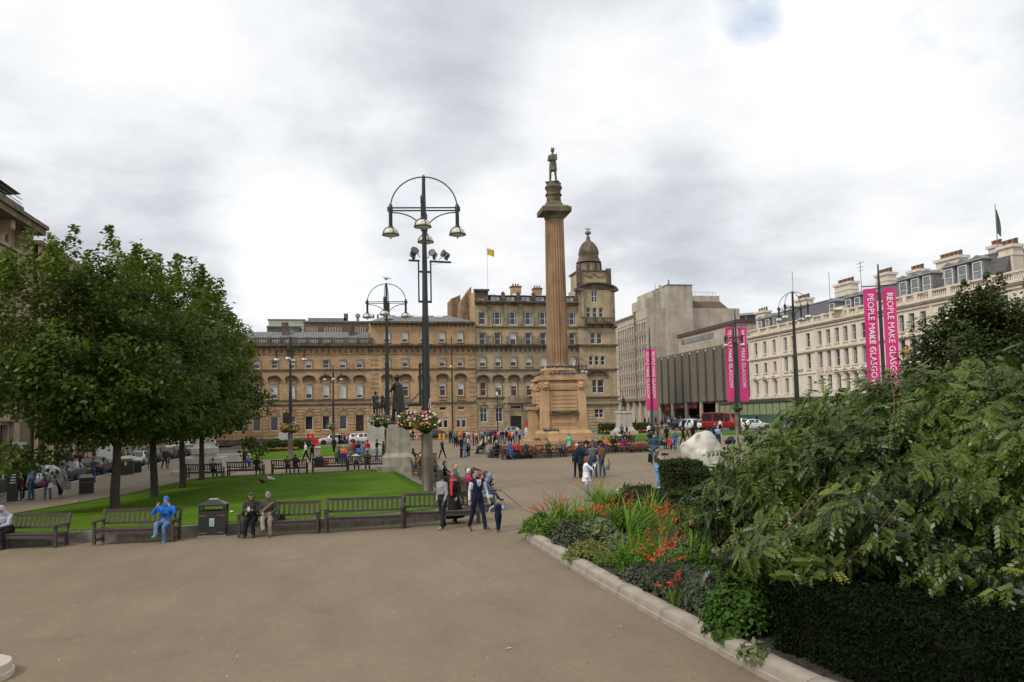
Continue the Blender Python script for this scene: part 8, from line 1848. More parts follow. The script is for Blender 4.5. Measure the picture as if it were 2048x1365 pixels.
 for(px,py,dz)in((1738,735,.35),(1765,745,.25),(1845,760,.3),(1905,748,.35),(1990,750,.3),(1600,800,.2),(1520,850,.2)):
  q=np.array(P(px,py+25,13.6));bb=MB();e=q-c;bb.tube([tuple(e-np.array([.15,0,.5])),tuple(e),tuple(e+np.array([.1,0,dz]))],.008,5);bb.build('twig',STEM,T);V_=[];F_=[];oo=0
  for m in range(9):
   V,F=protos[m%5];a=rg.random()*6.28;dd=np.array([math.cos(a),math.sin(a),.35]);dd/=np.linalg.norm(dd);xx=np.cross(dd,np.array([0,0,1.]));xx/=np.linalg.norm(xx);V_.append(V@np.stack([xx,dd,np.cross(xx,dd)])*.8+e+np.array([0,0,dz*m/9-.1]));F_.append(F+oo);oo+=len(V)
  s=inst('young_shoot',soup('young_shoot',np.concatenate(V_),np.concatenate(F_),ASHL,tint=.6+.4*rg.random(sum(map(len,F_)))),T);s['kind']='stuff'
 b=MB();rr=random.Random(9)
 for k in range(16):
  i=order[rg.integers(0,4000)];p0=Vector(P_[i]*1.035);dv=Vector(d[i]);p1=p0-dv*.5+Vector((0,0,.2));pp=[p1-Vector(u[i])*.25+Vector((rr.uniform(-.1,.1),0,.05)),p1,p0,p0+dv*.4+Vector((rr.uniform(-.1,.1),0,-.08))];pp=[Vector(w_)for w_ in spline([tuple(w_)for w_ in pp],5)];b.tube(pp,[.009-.006*j_/len(pp)for j_ in range(len(pp))],5)
 b.build('twig',M('red_brown_twig',(.15,.075,.05),.7,.2),T)['kind']='stuff'
 b=MB()
 for k in range(9):a=k*.7;b.tube([(.2*math.cos(a),.2*math.sin(a),0),(.5*math.cos(a),.5*math.sin(a),1.6),(1.5*math.cos(a),1.4*math.sin(a),2.7),(2.7*math.cos(a),2.5*math.sin(a),2.6)],[.11,.09,.06,.02],7)
 b.build('branches',BARK,T)
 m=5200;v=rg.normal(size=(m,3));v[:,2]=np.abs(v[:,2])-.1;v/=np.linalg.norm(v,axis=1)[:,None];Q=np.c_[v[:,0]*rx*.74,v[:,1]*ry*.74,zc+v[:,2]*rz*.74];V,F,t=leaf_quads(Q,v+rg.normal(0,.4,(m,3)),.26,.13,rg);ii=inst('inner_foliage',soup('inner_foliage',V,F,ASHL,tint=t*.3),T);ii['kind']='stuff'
big_bush()
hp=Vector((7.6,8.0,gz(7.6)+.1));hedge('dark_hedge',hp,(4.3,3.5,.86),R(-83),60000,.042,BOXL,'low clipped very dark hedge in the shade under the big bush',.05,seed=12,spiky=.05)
#people
NAVY,BLK,DGR,GRY,LGR=(.012,.016,.04),(.012,.012,.013),(.04,.042,.045),(.13,.13,.135),(.34,.34,.36)
WHT_,RED_,PNK,BLU,JEAN,LJEAN=(.68,.68,.70),(.42,.02,.025),(.62,.20,.30),(.03,.12,.42),(.045,.075,.15),(.19,.28,.42)
TAN,KHA,OLV,TEA,GRN=(.33,.23,.13),(.24,.20,.155),(.06,.065,.035),(.03,.12,.15),(.02,.14,.09)
HB,HD,HG,HW,HR,HY=(.05,.028,.016),(.014,.011,.010),(.22,.21,.20),(.58,.57,.55),(.20,.055,.02),(.42,.27,.11)
def sitter(key,t,label,pose='sit',fwd=.02,turn=0,**kw):
 p,a=seat_at(key,t);return person((p.x,p.y,p.z),label,face=a+turn,pose=pose,seat=.45,off=(0,-.12+fwd),**kw)
def box_thing(name,label,cat,c,parts,rz=0):
 T=thing(name,c,label,cat,rz=rz)
 for nm,b,m in parts:b.build(nm,m,T,smooth=50)
 return T
o,J=person((956,1063),'person in navy waistcoat, white shirt and pale tie walking with a small child',212,1.80,NAVY,NAVY,'short',HD,(.13,.045,.02),(.70,.70,.74),dict(lean=2,head=(-48,2),twist=-8,armL=(6,17,6,-4),armR=(-8,9,14),legL=(16,5,3),legR=(-14,10,2),toeR=-14,toeL=8),sleeves='under')
c=J['chest'];b=MB();up,fw,rt=J['up'],J['fw'],J['rt'];b.obox(c+fw*.128-up*-.06,rt*.022,fw*.006,up*.07);b.build('tie',cloth((.42,.55,.68)),o);MB().obox(c+fw*.118+up*.085,rt*.06,fw*.012,up*.055).obox(c+fw*.06+up*.165,rt*.07,fw*.05,up*.018).build('collar',cloth((.70,.70,.74)),o)
HAND_M=carried(o,J['handL'])
person((997,1064),'toddler in navy waistcoat and blue shirt holding the tall walker by the hand',205,.93,NAVY,NAVY,'short',HD,(.16,.06,.03),(.25,.36,.62),dict(lean=0,armR=(8,72,24),armL=(62,8,112,30),legL=(-12,8,2),legR=(16,4,2),head=(8,0)),sleeves='under',child=True,bulk=1.2)
person((886,1059),'person in grey hooded jacket and dark trousers walking left with head down',128,1.70,(.30,.30,.315),(.02,.02,.026),'short',HD,(.30,.30,.31),(.35,.58,.66),dict(lean=3,head=(18,20),armL=(2,9,22,25),armR=(-4,8,16),legL=(12,4,3),legR=(-8,8,3)),skin=2,bulk=1.08)
o,J=person((909,1046),'veiled person in long black dress with red and white head scarf beside the grey jacket',150,1.62,BLK,BLK,'scarf',(.52,.10,.09),(.25,.08,.05),WHT_,dict(lean=4,head=(25,14),armL=(8,12,30,20),armR=(-6,10,20),legL=(14,6,2),legR=(-16,14,2)),skin=1,skirt=.93,bulk=1.08)
MB().tube([J['head']-J['hup']*.16+J['fw']*.09,J['chest']+J['fw']*.14+J['up']*.02,J['chest']+J['fw']*.15-J['up']*.28],[.05,.055,.045],8).build('red_scarf',cloth((.55,.05,.05)),o,smooth=70)
o,J=sitter('f1',-.82,'person in bright blue hooded jacket and jeans holding the hood with both hands',dict(lean=-4,armL=(44,40,128,0,34),armR=(44,40,128,0,34),legL=(84,84,2),legR=(100,60,-14),head=(4,12)),top=(.02,.15,.54),bot=(.11,.18,.33),shoe=(.10,.34,.30),hair='hood',hcol=(.02,.15,.54),bulk=1.12)
cp=carried(o,J['chest']+J['fw']*.17-J['up']*.08);box_thing('camera','black camera hanging on the chest of the blue hooded sitter','camera',cp,[('body',MB().box(-.06,.06,-.03,.03,-.045,.045),BLACK),('lens',MB().lathe([(.04,.03),(.036,.1),(.02,.1)],10,(0,0,0)).__class__(lambda x,y,z:(x,-z,y)).lathe([(.04,.03),(.036,.09),(.01,.092)],10),M('lens_ring',(.2,.2,.21),.3))],R(178))
o,J=sitter('f2',.86,'person with dark curly hair in dark green coat looking down at a phone','phone' if False else dict(lean=10,armL=(34,8,78,32),armR=(34,8,80,32),legL=(84,84,3),legR=(84,80,4),head=(0,26)),top=(.035,.045,.034),bot=BLK,hair='curly',hcol=HB,shoe=(.05,.045,.04),female=True,bulk=1.1)
ph=carried(o,(J['handL']+J['handR'])/2+Vector((0,.05,.03)));box_thing('phone','white phone in the hands of the curly haired sitter','phone',ph,[('body',MB().box(-.035,.035,-.006,.006,-.07,.07),M('white_phone',(.6,.6,.6),.3))],R(178))
o,J=sitter('f2',.36,'grey haired person in olive jacket and khaki trousers with legs crossed','sit_cross',top=(.06,.068,.05),bot=(.27,.23,.19),hair='short',hcol=HG,shoe=(.10,.08,.07),bulk=1.12,adj=dict(lean=6,head=(10,20)))
sp_=carried(o,J['chest']+J['fw']*.15);T=thing('shoulder_bag',sp_,'brown shoulder bag strap across the olive jacket of the grey haired sitter','bag',rz=o.rotation_euler.z);MB().obox((0,0,.02),(.17,0,-.14),(0,.012,0),(.02,0,.03)).build('strap',cloth((.28,.16,.09)),T);MB().obox((-.24,-.03,-.3),(.12,0,0),(0,.05,0),(0,0,.09)).build('bag',cloth((.05,.045,.04)),T)
sitter('f0',.62,'hooded person in pale lilac grey top at the left picture edge','sit_lean',top=(.42,.41,.48),bot=BLK,hair='hood',hcol=(.42,.41,.48),bulk=1.12)
bp_=seat_at('f2',-.05)[0];box_thing('camera_bag','small black bag lying on the seat beside the grey haired sitter','bag',bp_+Vector((0,.02,.45)),[('bag',MB().frustum(-.12,.12,-.08,.08,0,-.10,.10,-.05,.05,.12),cloth(BLK)),('strap',MB().tube([(-.1,0,.11),(0,0,.19),(.1,0,.11)],.01,5),cloth(BLK))])
o,J=sitter('d0',-.30,'person in dark jacket and jeans with a tan shoulder bag on the near bench',dict(lean=8,armL=(60,8,95,40),armR=(40,8,80,30),legL=(80,76,6),legR=(84,82,6),head=(8,4)),top=(.035,.036,.036),bot=(.03,.06,.16),hair='short',hcol=HB,shoe=(.4,.4,.42),bulk=1.08)
bp_=carried(o,J['hip']+Vector((.30,-.06,.16)));T=thing('tote_bag',bp_,'tan shoulder bag hanging beside the dark jacketed bench sitter','bag',rz=o.rotation_euler.z)
MB().loftless if False else MB().tube([(0,0,-.2),(0,0,-.1),(0,0,.05),(0,0,.18)],[.13,.17,.16,.08],10).build('bag',cloth((.42,.28,.15)),T,smooth=60);MB().tube([(-.02,0,.15),(-.10,.02,.42),(-.2,.0,.15)],.018,6).build('strap',cloth((.38,.25,.14)),T)
o,J=sitter('d0',.62,'hooded person in slate blue top and pale jeans with a walking stick','sit_lean',top=(.09,.12,.20),bot=(.30,.42,.52),hair='hood',hcol=(.20,.24,.32),shoe=(.22,.07,.05),adj=dict(lean=16))
st_=carried(o,J['handR']);box_thing('walking_stick','thin brown walking stick held by the hooded bench sitter','walking stick',st_,[('shaft',MB().tube([(0,0,.05),(.75,-.35,-.62)],.014,6),M('stick_wood',(.12,.07,.04),.5))])
for key,t,lab,kw in(('d0',-.95,'red haired person in scarlet coat on the near diagonal benches',dict(top=(.55,.03,.03),hair='curly',hcol=HR,female=True)),('d1',.75,'white haired person in crimson jacket behind the waistcoat',dict(top=(.45,.04,.09),hair='short',hcol=HW)),('d1',.05,'brown haired balding person on the second diagonal bench',dict(top=(.15,.10,.08),hair='balding',hcol=HB)),('d1',-.7,'person with thick dark brown hair on the second diagonal bench',dict(top=DGR,hair='curly',hcol=HB,female=True)),('d3',.55,'person in black jacket leaning an elbow on the fourth diagonal bench',dict(top=BLK,hair='short',hcol=HD,pose='sit_wide')),('d3',-.15,'person in pale grey jacket next to the leaning black jacket',dict(top=LGR,hair='short',hcol=HD)),('d4',.3,'dark haired person in dark leather jacket on the fifth diagonal bench',dict(top=DGR,hair='short',hcol=HD)),('d4',-.45,'person in grey green parka on the fifth diagonal bench',dict(top=OLV,hair='short',hcol=HB)),('d2',.6,'person in teal cardigan on the third diagonal bench',dict(top=(.03,.14,.16),hair='bob',hcol=HY,female=True)),('d2',-.3,'person in grey anorak on the third diagonal bench',dict(top=GRY,hair='short',hcol=HG)),('d5',.5,'person in maroon jumper on the sixth diagonal bench',dict(top=(.2,.03,.04),hair='short',hcol=HB)),('d5',-.5,'person in navy fleece on the sixth diagonal bench',dict(top=NAVY,hair='short',hcol=HD)),('d6',.5,'person in black coat looking down on the seventh diagonal bench',dict(top=BLK,hair='short',hcol=HB)),('d6',-.3,'person in patterned dark scarf and charcoal coat on the seventh bench',dict(top=DGR,hair='bun',hcol=HD,female=True)),('d7',.6,'white haired person in brick red cardigan on the farthest diagonal bench',dict(top=(.35,.08,.05),hair='curly',hcol=HW,female=True)),('d7',-.2,'brown haired person in dark top on the farthest diagonal bench',dict(top=BLK,hair='short',hcol=HB))):
 kw=dict(kw);ps=kw.pop('pose',random.choice(['sit','sit_cross','sit_lean']));sitter(key,t,lab,ps,bot=random.choice([JEAN,BLK,DGR]),**kw)
for key,t,lab,kw in(('k0',.55,'dark haired person in pale shirt on the bench behind the maple trunk',dict(top=LGR,hair='short',hcol=HD)),('k1',.75,'person with black afro hair on the left of an otherwise empty bench',dict(top=BLK,hair='curly',hcol=HD)),('k2',.40,'person in black jacket with one arm spread, on the bench with the blonde companion',dict(top=BLK,hair='short',hcol=HB,pose='sit_wide')),('k2',-.15,'blonde person beside the black jacket on the back bench',dict(top=TAN,hair='bob',hcol=HY,female=True)),('k4',.15,'person in dark top sitting left of the white shirted man on the back row',dict(top=DGR,hair='short',hcol=HD)),('k4',-.62,'person in white shirt stretching one arm along the back bench',dict(top=WHT_,hair='short',hcol=HB,pose='sit_wide')),('k5',.25,'long dark haired person by the statue pedestal, left of two',dict(top=BLK,hair='long',hcol=HD,female=True)),('k5',-.4,'long dark haired person nearer the lamp sleeve, right of two',dict(top=DGR,hair='long',hcol=HD,female=True)),('x0',.45,'dark haired person in pale checked shirt bent over on the side bench',dict(top=LGR,hair='short',hcol=HD,pose='sit_lean')),('x0',-.4,'person in black bent over on the side bench, right of two',dict(top=BLK,hair='short',hcol=HB,pose='sit_lean'))):
 kw=dict(kw);ps=kw.pop('pose','sit');sitter(key,t,lab,ps,bot=random.choice([JEAN,BLK,NAVY]),**kw)
p=seat_at('k3',-.75)[0];box_thing('holdall','dark blue bag standing on the bench by the orange vest','bag',p+Vector((0,-.05,.44)),[('bag',MB().frustum(-.33,.33,-.2,.16,0,-.26,.26,-.12,.1,.62),cloth((.03,.05,.12))),('handle',MB().tube([(-.15,0,.6),(0,0,.76),(.15,0,.6)],.02,5),cloth(BLK))]);box_thing('orange_bag','bright orange bag hanging at the right end of the back bench','bag',p+Vector((.48,-.1,.42)),[('bag',MB().frustum(-.17,.17,-.1,.1,0,-.14,.14,-.06,.06,.42),cloth((.75,.16,.02))),('handle',MB().tube([(-.1,0,.4),(0,0,.58),(.1,0,.4)],.015,5),cloth((.75,.16,.02)))])
for key,t,lab,kw in(('m0',.55,'grey haired person in bright blue suit with crossed legs before the flowers',dict(top=(.04,.08,.28),bot=(.04,.08,.28),hair='balding',hcol=HG,pose='sit_cross',shoe=(.25,.1,.05))),('m0',.0,'person in red jacket sitting next to the blue suit',dict(top=RED_,hair='short',hcol=HD,pose='sit')),('m1',-.75,'person in grey sweater at the right end of the bench before the flowers',dict(top=GRY,bot=NAVY,hair='short',hcol=HB,pose='sit')),('m2',.55,'person in black anorak, left of three on the bench right of the column',dict(top=BLK,hair='short',hcol=HB)),('m2',.0,'person in slate jacket, middle of three on the bench right of the column',dict(top=(.06,.075,.10),hair='short',hcol=HB)),('m2',-.6,'bald person in black jacket and pale jeans with crossed legs',dict(top=BLK,bot=LJEAN,hair='balding',hcol=HG,pose='sit_cross',shoe=WHT_)),('m3',.1,'dark haired person in black with a bag on the lap',dict(top=BLK,bot=BLK,hair='short',hcol=HD)),('m3',-.75,'person in magenta tunic bending forward on the bench',dict(top=(.30,.02,.16),bot=(.24,.03,.12),hair='long',hcol=HD,female=True,pose='sit_lean')),('m0',-.7,'person in charcoal fleece at the right end of the bench with the blue suit',dict(top=DGR,hair='short',hcol=HG)),('m1',.2,'person in dark green coat in the middle of the bench before the flowers',dict(top=(.03,.05,.03),hair='bob',hcol=HB,female=True)),('m3',.75,'person in orange jumper at the left end of the magenta bench',dict(top=(.5,.14,.03),hair='short',hcol=HB)),('m6',.4,'person in white shirt between the pink cardigan and the stretched legs',dict(top=WHT_,hair='short',hcol=HD)),('m7',.9,'person in black leather at the far end of the farthest side bench',dict(top=BLK,hair='short',hcol=HD)),('m7',.1,'person in pale grey scarf between the dark cap and the black jacket',dict(top=LGR,hair='bun',hcol=HD,female=True)),('m8',-.2,'person in white top between the two seen from behind',dict(top=WHT_,hair='short',hcol=HB)),('m8',.8,'person in red top at the left end of the lawn facing bench',dict(top=RED_,hair='short',hcol=HB)),('m8',.3,'dark haired person seen from behind on the bench facing the far lawn',dict(top=NAVY,hair='short',hcol=HD)),('m8',-.7,'blonde person seen from behind on the bench facing the far lawn',dict(top=TAN,hair='long',hcol=HY,female=True)),('m9',.1,'person in grey top half hidden behind the teal shirt',dict(top=GRY,hair='short',hcol=HB)),('m5',.7,'white haired person in black jacket side on at the bed corner',dict(top=BLK,bot=NAVY,hair='short',hcol=HW,pose='sit_back')),('m5',.05,'bald person in black jacket and jeans with legs stretched at the bed corner',dict(top=BLK,bot=JEAN,hair='balding',hcol=HG,pose='sit_back')),('m5',-.75,'person in long black coat nearest the corner of the flower bed',dict(top=BLK,bot=BLK,hair='bun',hcol=HB,female=True)),('m6',.7,'red haired person in pink cardigan on the crowded side bench',dict(top=PNK,bot=LJEAN,hair='curly',hcol=HR,female=True,pose='sit_back')),('m6',.1,'person in black with legs stretched beside the pink cardigan',dict(top=BLK,hair='short',hcol=HD,pose='sit_back')),('m6',-.6,'dark haired person in charcoal between the pink cardigan and the corner',dict(top=DGR,hair='short',hcol=HD,pose='sit')),('m7',.5,'person in navy anorak and dark cap leaning back on the farthest side bench',dict(top=NAVY,hair='cap',hcol=BLK,pose='sit_back')),('m7',-.3,'dark haired person in black, right of the dark cap',dict(top=BLK,hair='short',hcol=HD,pose='sit_lean'))):
 kw=dict(kw);ps=kw.pop('pose','sit');kw.setdefault('bot',random.choice([JEAN,BLK,NAVY]));sitter(key,t,lab,ps,**kw)
S='stand'
ppl=[((62,1001),'person in sky blue T-shirt and jeans with back turned beside the parked cars',60,1.80,S,(.22,.30,.52),(.05,.08,.16),'short',HD,dict(sleeves='short',bulk=1.08,shoe=(.3,.08,.04))),((53,999),'person in black walking next to the sky blue T-shirt',170,1.68,'walk',BLK,BLK,'short',HD,{}),((38,1001),'child with a red and blue top beside the ticket totem',160,1.38,S,(.20,.05,.05),JEAN,'short',HB,{}),((95,999),'grey haired person in lilac top and jeans carrying a purple bundle',185,1.64,'phone',(.30,.29,.32),(.06,.11,.18),'short',HG,dict(female=True,bulk=1.06)),((121,995),'person in long pale grey coat and black trousers on the left pavement',195,1.66,'walk',(.34,.31,.28),BLK,'bob',HB,dict(coat=.34,female=True,bulk=1.25,shoe=LGR)),((186,966),'person in brown coat raising a camera beside the black bin',330,1.72,'photo',(.08,.075,.06),(.05,.08,.16),'short',HD,{}),((329,940),'person in dark jacket and pale blue shirt walking arm in arm',200,1.80,'walk2',(.03,.03,.04),BLK,'short',HB,dict(under=(.4,.5,.75))),((336,939),'bare legged person walking beside the dark jacket',190,1.66,'walk',DGR,(.16,.12,.12),'bob',HB,dict(female=True,legs='short')),((300,938),'far person in grey between the maple trunks',0,1.7,'walk',GRY,JEAN,'short',HD,{}),((489,938),'blonde person in maroon vest top with a blue jacket over the arm',150,1.70,S,(.09,.02,.03),DGR,'bob',HY,dict(female=True,sleeves='none')),((612,927),'person in white waistcoat walking left across the path',110,1.80,'walk',(.62,.62,.66),BLK,'short',HB,dict(sleeves='short')),((624,923),'person in black polo looking at a phone behind the white waistcoat',190,1.80,'phone',BLK,BLK,'short',HD,dict(sleeves='short')),((668,908),'person in black coat walking away past the far lawn',10,1.75,'walk',BLK,BLK,'short',HD,dict(coat=.2)),((676,928),'seated looking person in denim jacket beside the orange vest',80,1.3,S,(.07,.11,.16),JEAN,'short',HD,{}),((688,935),'white haired person in orange vest and blue dress behind the back bench',170,1.62,'folded',(.70,.13,.06),(.03,.05,.25),'bob',HW,dict(female=True,bulk=1.1)),((701,930),'stout person in grey brown jacket and pale cap near the orange vest',200,1.74,S,(.16,.13,.10),KHA,'cap',(.6,.55,.52),dict(bulk=1.2)),((706,922),'person in scarlet and purple striped shirt behind the pale cap',20,1.76,S,(.50,.03,.06),NAVY,'short',HB,{}),((717,924),'youth wearing a bright blue rucksack seen from behind',20,1.76,S,NAVY,BLK,'short',HB,{}),((726,926),'person in grey marl top between the rucksack and the red football shirt',330,1.66,S,(.20,.18,.20),GRY,'short',HB,{}),((735,923),'person in red football shirt seen from behind near the statue',30,1.80,S,(.50,.02,.03),LGR,'short',HB,dict(sleeves='short')),((754,921),'person in black sweater and jeans raising one arm by the statue',300,1.78,'point',BLK,(.08,.13,.26),'short',HD,{}),((767,923),'person in dark green coat with a pale bag beside the pedestal',70,1.66,S,(.035,.035,.022),BLK,'long',HB,dict(female=True,coat=.28)),((486,898),'person in yellow safety vest under the maple branches',180,1.75,S,(.55,.72,.05),NAVY,'short',HD,{}),((492,897),'person in dark red jacket next to the safety vest',120,1.74,S,(.22,.03,.03),BLK,'cap',RED_,{}),((499,897),'person in black top and pale blue jeans left of the long hedge',170,1.7,S,BLK,LJEAN,'short',HD,{}),((509,897),'person in charcoal suit left of the long hedge',190,1.72,S,DGR,DGR,'short',HB,{}),((515,898),'person in blue shirt and dark trousers left of the long hedge',180,1.8,S,(.10,.18,.42),BLK,'short',HD,{}),((523,897),'person in purple coat at the left end of the long hedge',150,1.72,S,(.14,.03,.14),BLK,'bob',HB,dict(female=True,coat=.25)),((551,899),'white haired person in black coat before the hedge, left of a pair',0,1.7,S,BLK,BLK,'short',HW,dict(coat=.3)),((556,899),'white haired person in black coat before the hedge, right of a pair',0,1.72,S,BLK,BLK,'short',HW,dict(coat=.3)),((658,888),'person in navy suit in front of the nearer white off-roader',200,1.78,'walk',NAVY,NAVY,'short',HD,{}),((664,889),'person in black behind the navy suit',180,1.72,'walk2',BLK,BLK,'short',HD,{}),((679,889),'person in dark coat, left of the little group between two white cars',190,1.72,S,DGR,BLK,'short',HD,{}),((684,889),'person in brown coat in the little group between two white cars',90,1.7,S,(.08,.05,.04),BLK,'bob',HB,{}),((689,890),'person in dark red coat in the little group between two white cars',180,1.7,S,(.28,.02,.025),BLK,'bob',HD,dict(female=True)),((696,889),'bald person in grey at the right of the little group',270,1.76,S,GRY,DGR,'balding',HG,{}),((885,919),'red haired youth in dark suit walking along the diagonal benches',130,1.6,'walk',(.02,.022,.03),BLK,'short',HR,{}),((923,917),'tall person in navy suit standing by the side bench',250,1.80,S,NAVY,NAVY,'short',HB,dict(shoe=(.4,.2,.2))),((930,915),'person in emerald coat holding close to the navy suit',250,1.62,S,(.02,.20,.14),LJEAN,'bob',HR,dict(female=True)),((937,913),'person in pink and white stripes with hand on hip by the side bench',120,1.74,'pocket',(.60,.32,.40),BLK,'bob',HB,dict(female=True)),((936,905),'person in dark top standing behind the pink stripes',180,1.74,S,(.15,.05,.05),BLK,'short',HB,{}),((1139,908),'person in long turquoise coat taking a photograph before the column steps',182,1.66,'photo',(.20,.60,.50),BLK,'bob',HB,dict(female=True,coat=.36)),((1155,956),'person in white cap and navy jacket at the left of the close group',20,1.72,S,(.03,.04,.09),BLK,'cap',(.70,.68,.64),dict(shoe=(.1,.3,.55))),((1163,957),'person in dark navy hooded coat in the close group',300,1.72,'phone',(.016,.022,.045),BLK,'short',HD,dict(coat=.22,shoe=(.02,.10,.04),bulk=1.1)),((1173,950),'curly haired person in navy behind the grey hooded top',190,1.64,'folded',(.03,.04,.10),NAVY,'curly',HR,dict(female=True)),((1187,956),'person in grey top with yellow hood seen from behind in the close group',5,1.78,'phone',(.155,.165,.16),(.04,.075,.15),'short',HR,dict(bulk=1.15)),((1205,956),'dark haired person in brown leather jacket and jeans with a pale rucksack',40,1.76,S,(.20,.105,.04),(.04,.075,.14),'bob',(.03,.008,.012),dict(female=True,shoe=LGR)),((1174,1003),'auburn haired person in white tunic photographing with a phone',285,1.66,'photo',(.74,.72,.78),(.22,.27,.36),'curly',HR,dict(female=True,coat=.16,bulk=1.08)),((1316,977),'person in olive waistcoat and dark cap looking through a camera',275,1.72,'photo',(.055,.065,.045),(.16,.30,.50),'cap',BLK,dict(sleeves='none',bulk=1.12,shoe=WHT_)),((1309,928),'stout person in teal checked shirt and jeans holding a black bag',195,1.80,'pocket',(.02,.09,.12),(.08,.13,.22),'short',HB,dict(bulk=1.22)),((1244,878),'person with black rucksack walking away over the far lawn edge',0,1.76,'walk',(.12,.13,.15),(.26,.24,.22),'short',HB,{}),((1299,880),'person in white shirt and black trousers left of a dark coat, walking',5,1.74,'walk2',(.66,.66,.70),BLK,'short',HB,{}),((1307,880),'person in charcoal coat pushing a pushchair across the path',5,1.78,'walk',DGR,BLK,'short',HB,{}),((1316,879),'long haired person in olive coat right of the charcoal coat',350,1.70,'walk2',(.085,.075,.04),JEAN,'long',HB,dict(female=True,coat=.2)),((1334,890),'person all in black with very long black hair on the path',30,1.72,'walk',BLK,BLK,'long',HD,dict(female=True,coat=.3)),((1340,904),'small child in red and white coat and orange shoes',170,1.12,'walk',(.55,.04,.05),BLK,'short',HD,dict(child=True,coat=.12,shoe=(.65,.18,.02))),((1351,904),'person in denim jacket and blue leggings holding the small child by the hand',175,1.60,'walk2',(.06,.11,.20),(.05,.12,.34),'long',HD,dict(female=True,shoe=(.25,.02,.08))),((1367,893),'dark haired person in black coat striding left of the stone lion',120,1.66,'walk',BLK,BLK,'long',HD,dict(female=True,coat=.2)),((1375,881),'person in beige jacket and brown trousers striding on the lawn edge',290,1.74,'walk2',(.40,.33,.24),(.10,.05,.03),'short',HB,{}),((1386,884),'black haired person in black behind the stone lion',190,1.62,S,BLK,BLK,'long',HD,dict(female=True)),((1431,889),'person in dark green coat walking away behind the pale blue shirt',0,1.82,'walk',(.02,.045,.05),BLK,'balding',HG,dict(bulk=1.15)),((1437,898),'person in pale blue shirt pushing a black pushchair',200,1.82,'point',(.30,.38,.55),(.03,.04,.07),'balding',HG,dict(bulk=1.08)),((1489,884),'person in pale pink top half hidden by the edge of the big bush',90,1.60,'folded',(.50,.36,.34),GRY,'short',HG,{}),((1324,859),'person in black and red by the foot of the banner post',180,1.7,S,(.10,.03,.03),BLK,'long',HB,{}),((1338,859),'person in pale mauve jacket walking to the station',0,1.76,'walk',(.36,.32,.32),BLK,'short',HG,{}),((1351,859),'person in royal blue tracksuit walking to the station',0,1.76,'walk2',(.03,.05,.18),(.03,.05,.18),'cap',WHT_,{}),((1367,862),'person in navy sports top in front of the black cab',350,1.8,S,(.02,.03,.10),BLK,'short',HD,{}),((1391,864),'person in navy with a bag in front of the white people carrier',170,1.72,S,NAVY,BLK,'short',HR,{}),((1404,858),'person in dark suit and white shirt between the white cars',60,1.84,'walk',NAVY,NAVY,'short',HD,{}),((1441,866),'person in white shirt in front of the red minibus',180,1.66,S,WHT_,BLK,'short',HB,{}),((1197,858),'person in white shirt and grey trousers by the right hedge end',190,1.72,S,WHT_,GRY,'short',HD,{}),((1254,870),'person crouching in black by the hedge flowers',20,1.2,S,BLK,BLK,'short',HD,{}),((1515,851),'person in navy on the pavement before the teal glass',180,1.75,S,NAVY,BLK,'short',HD,{}),((1532,851),'person in brown coat on the pavement before the teal glass',200,1.7,S,(.10,.05,.04),BLK,'bob',HB,dict(female=True)),]
for pt,lab,face,H,pose,top,bot,hair,hcol,kw in ppl:
 person(pt,lab,face,H,top,bot,hair,hcol,pose=pose,**dict(kw))
def far_row(spec,face_pool,d=None):
 for(px,py,lab,top,bot,hair,hcol,H)in spec:
  person((px,py),lab,random.choice(face_pool),H,top,bot,hair,hcol,pose=random.choice([S,S,'walk','walk2','folded','pocket']),female=hair in('long','bob'))
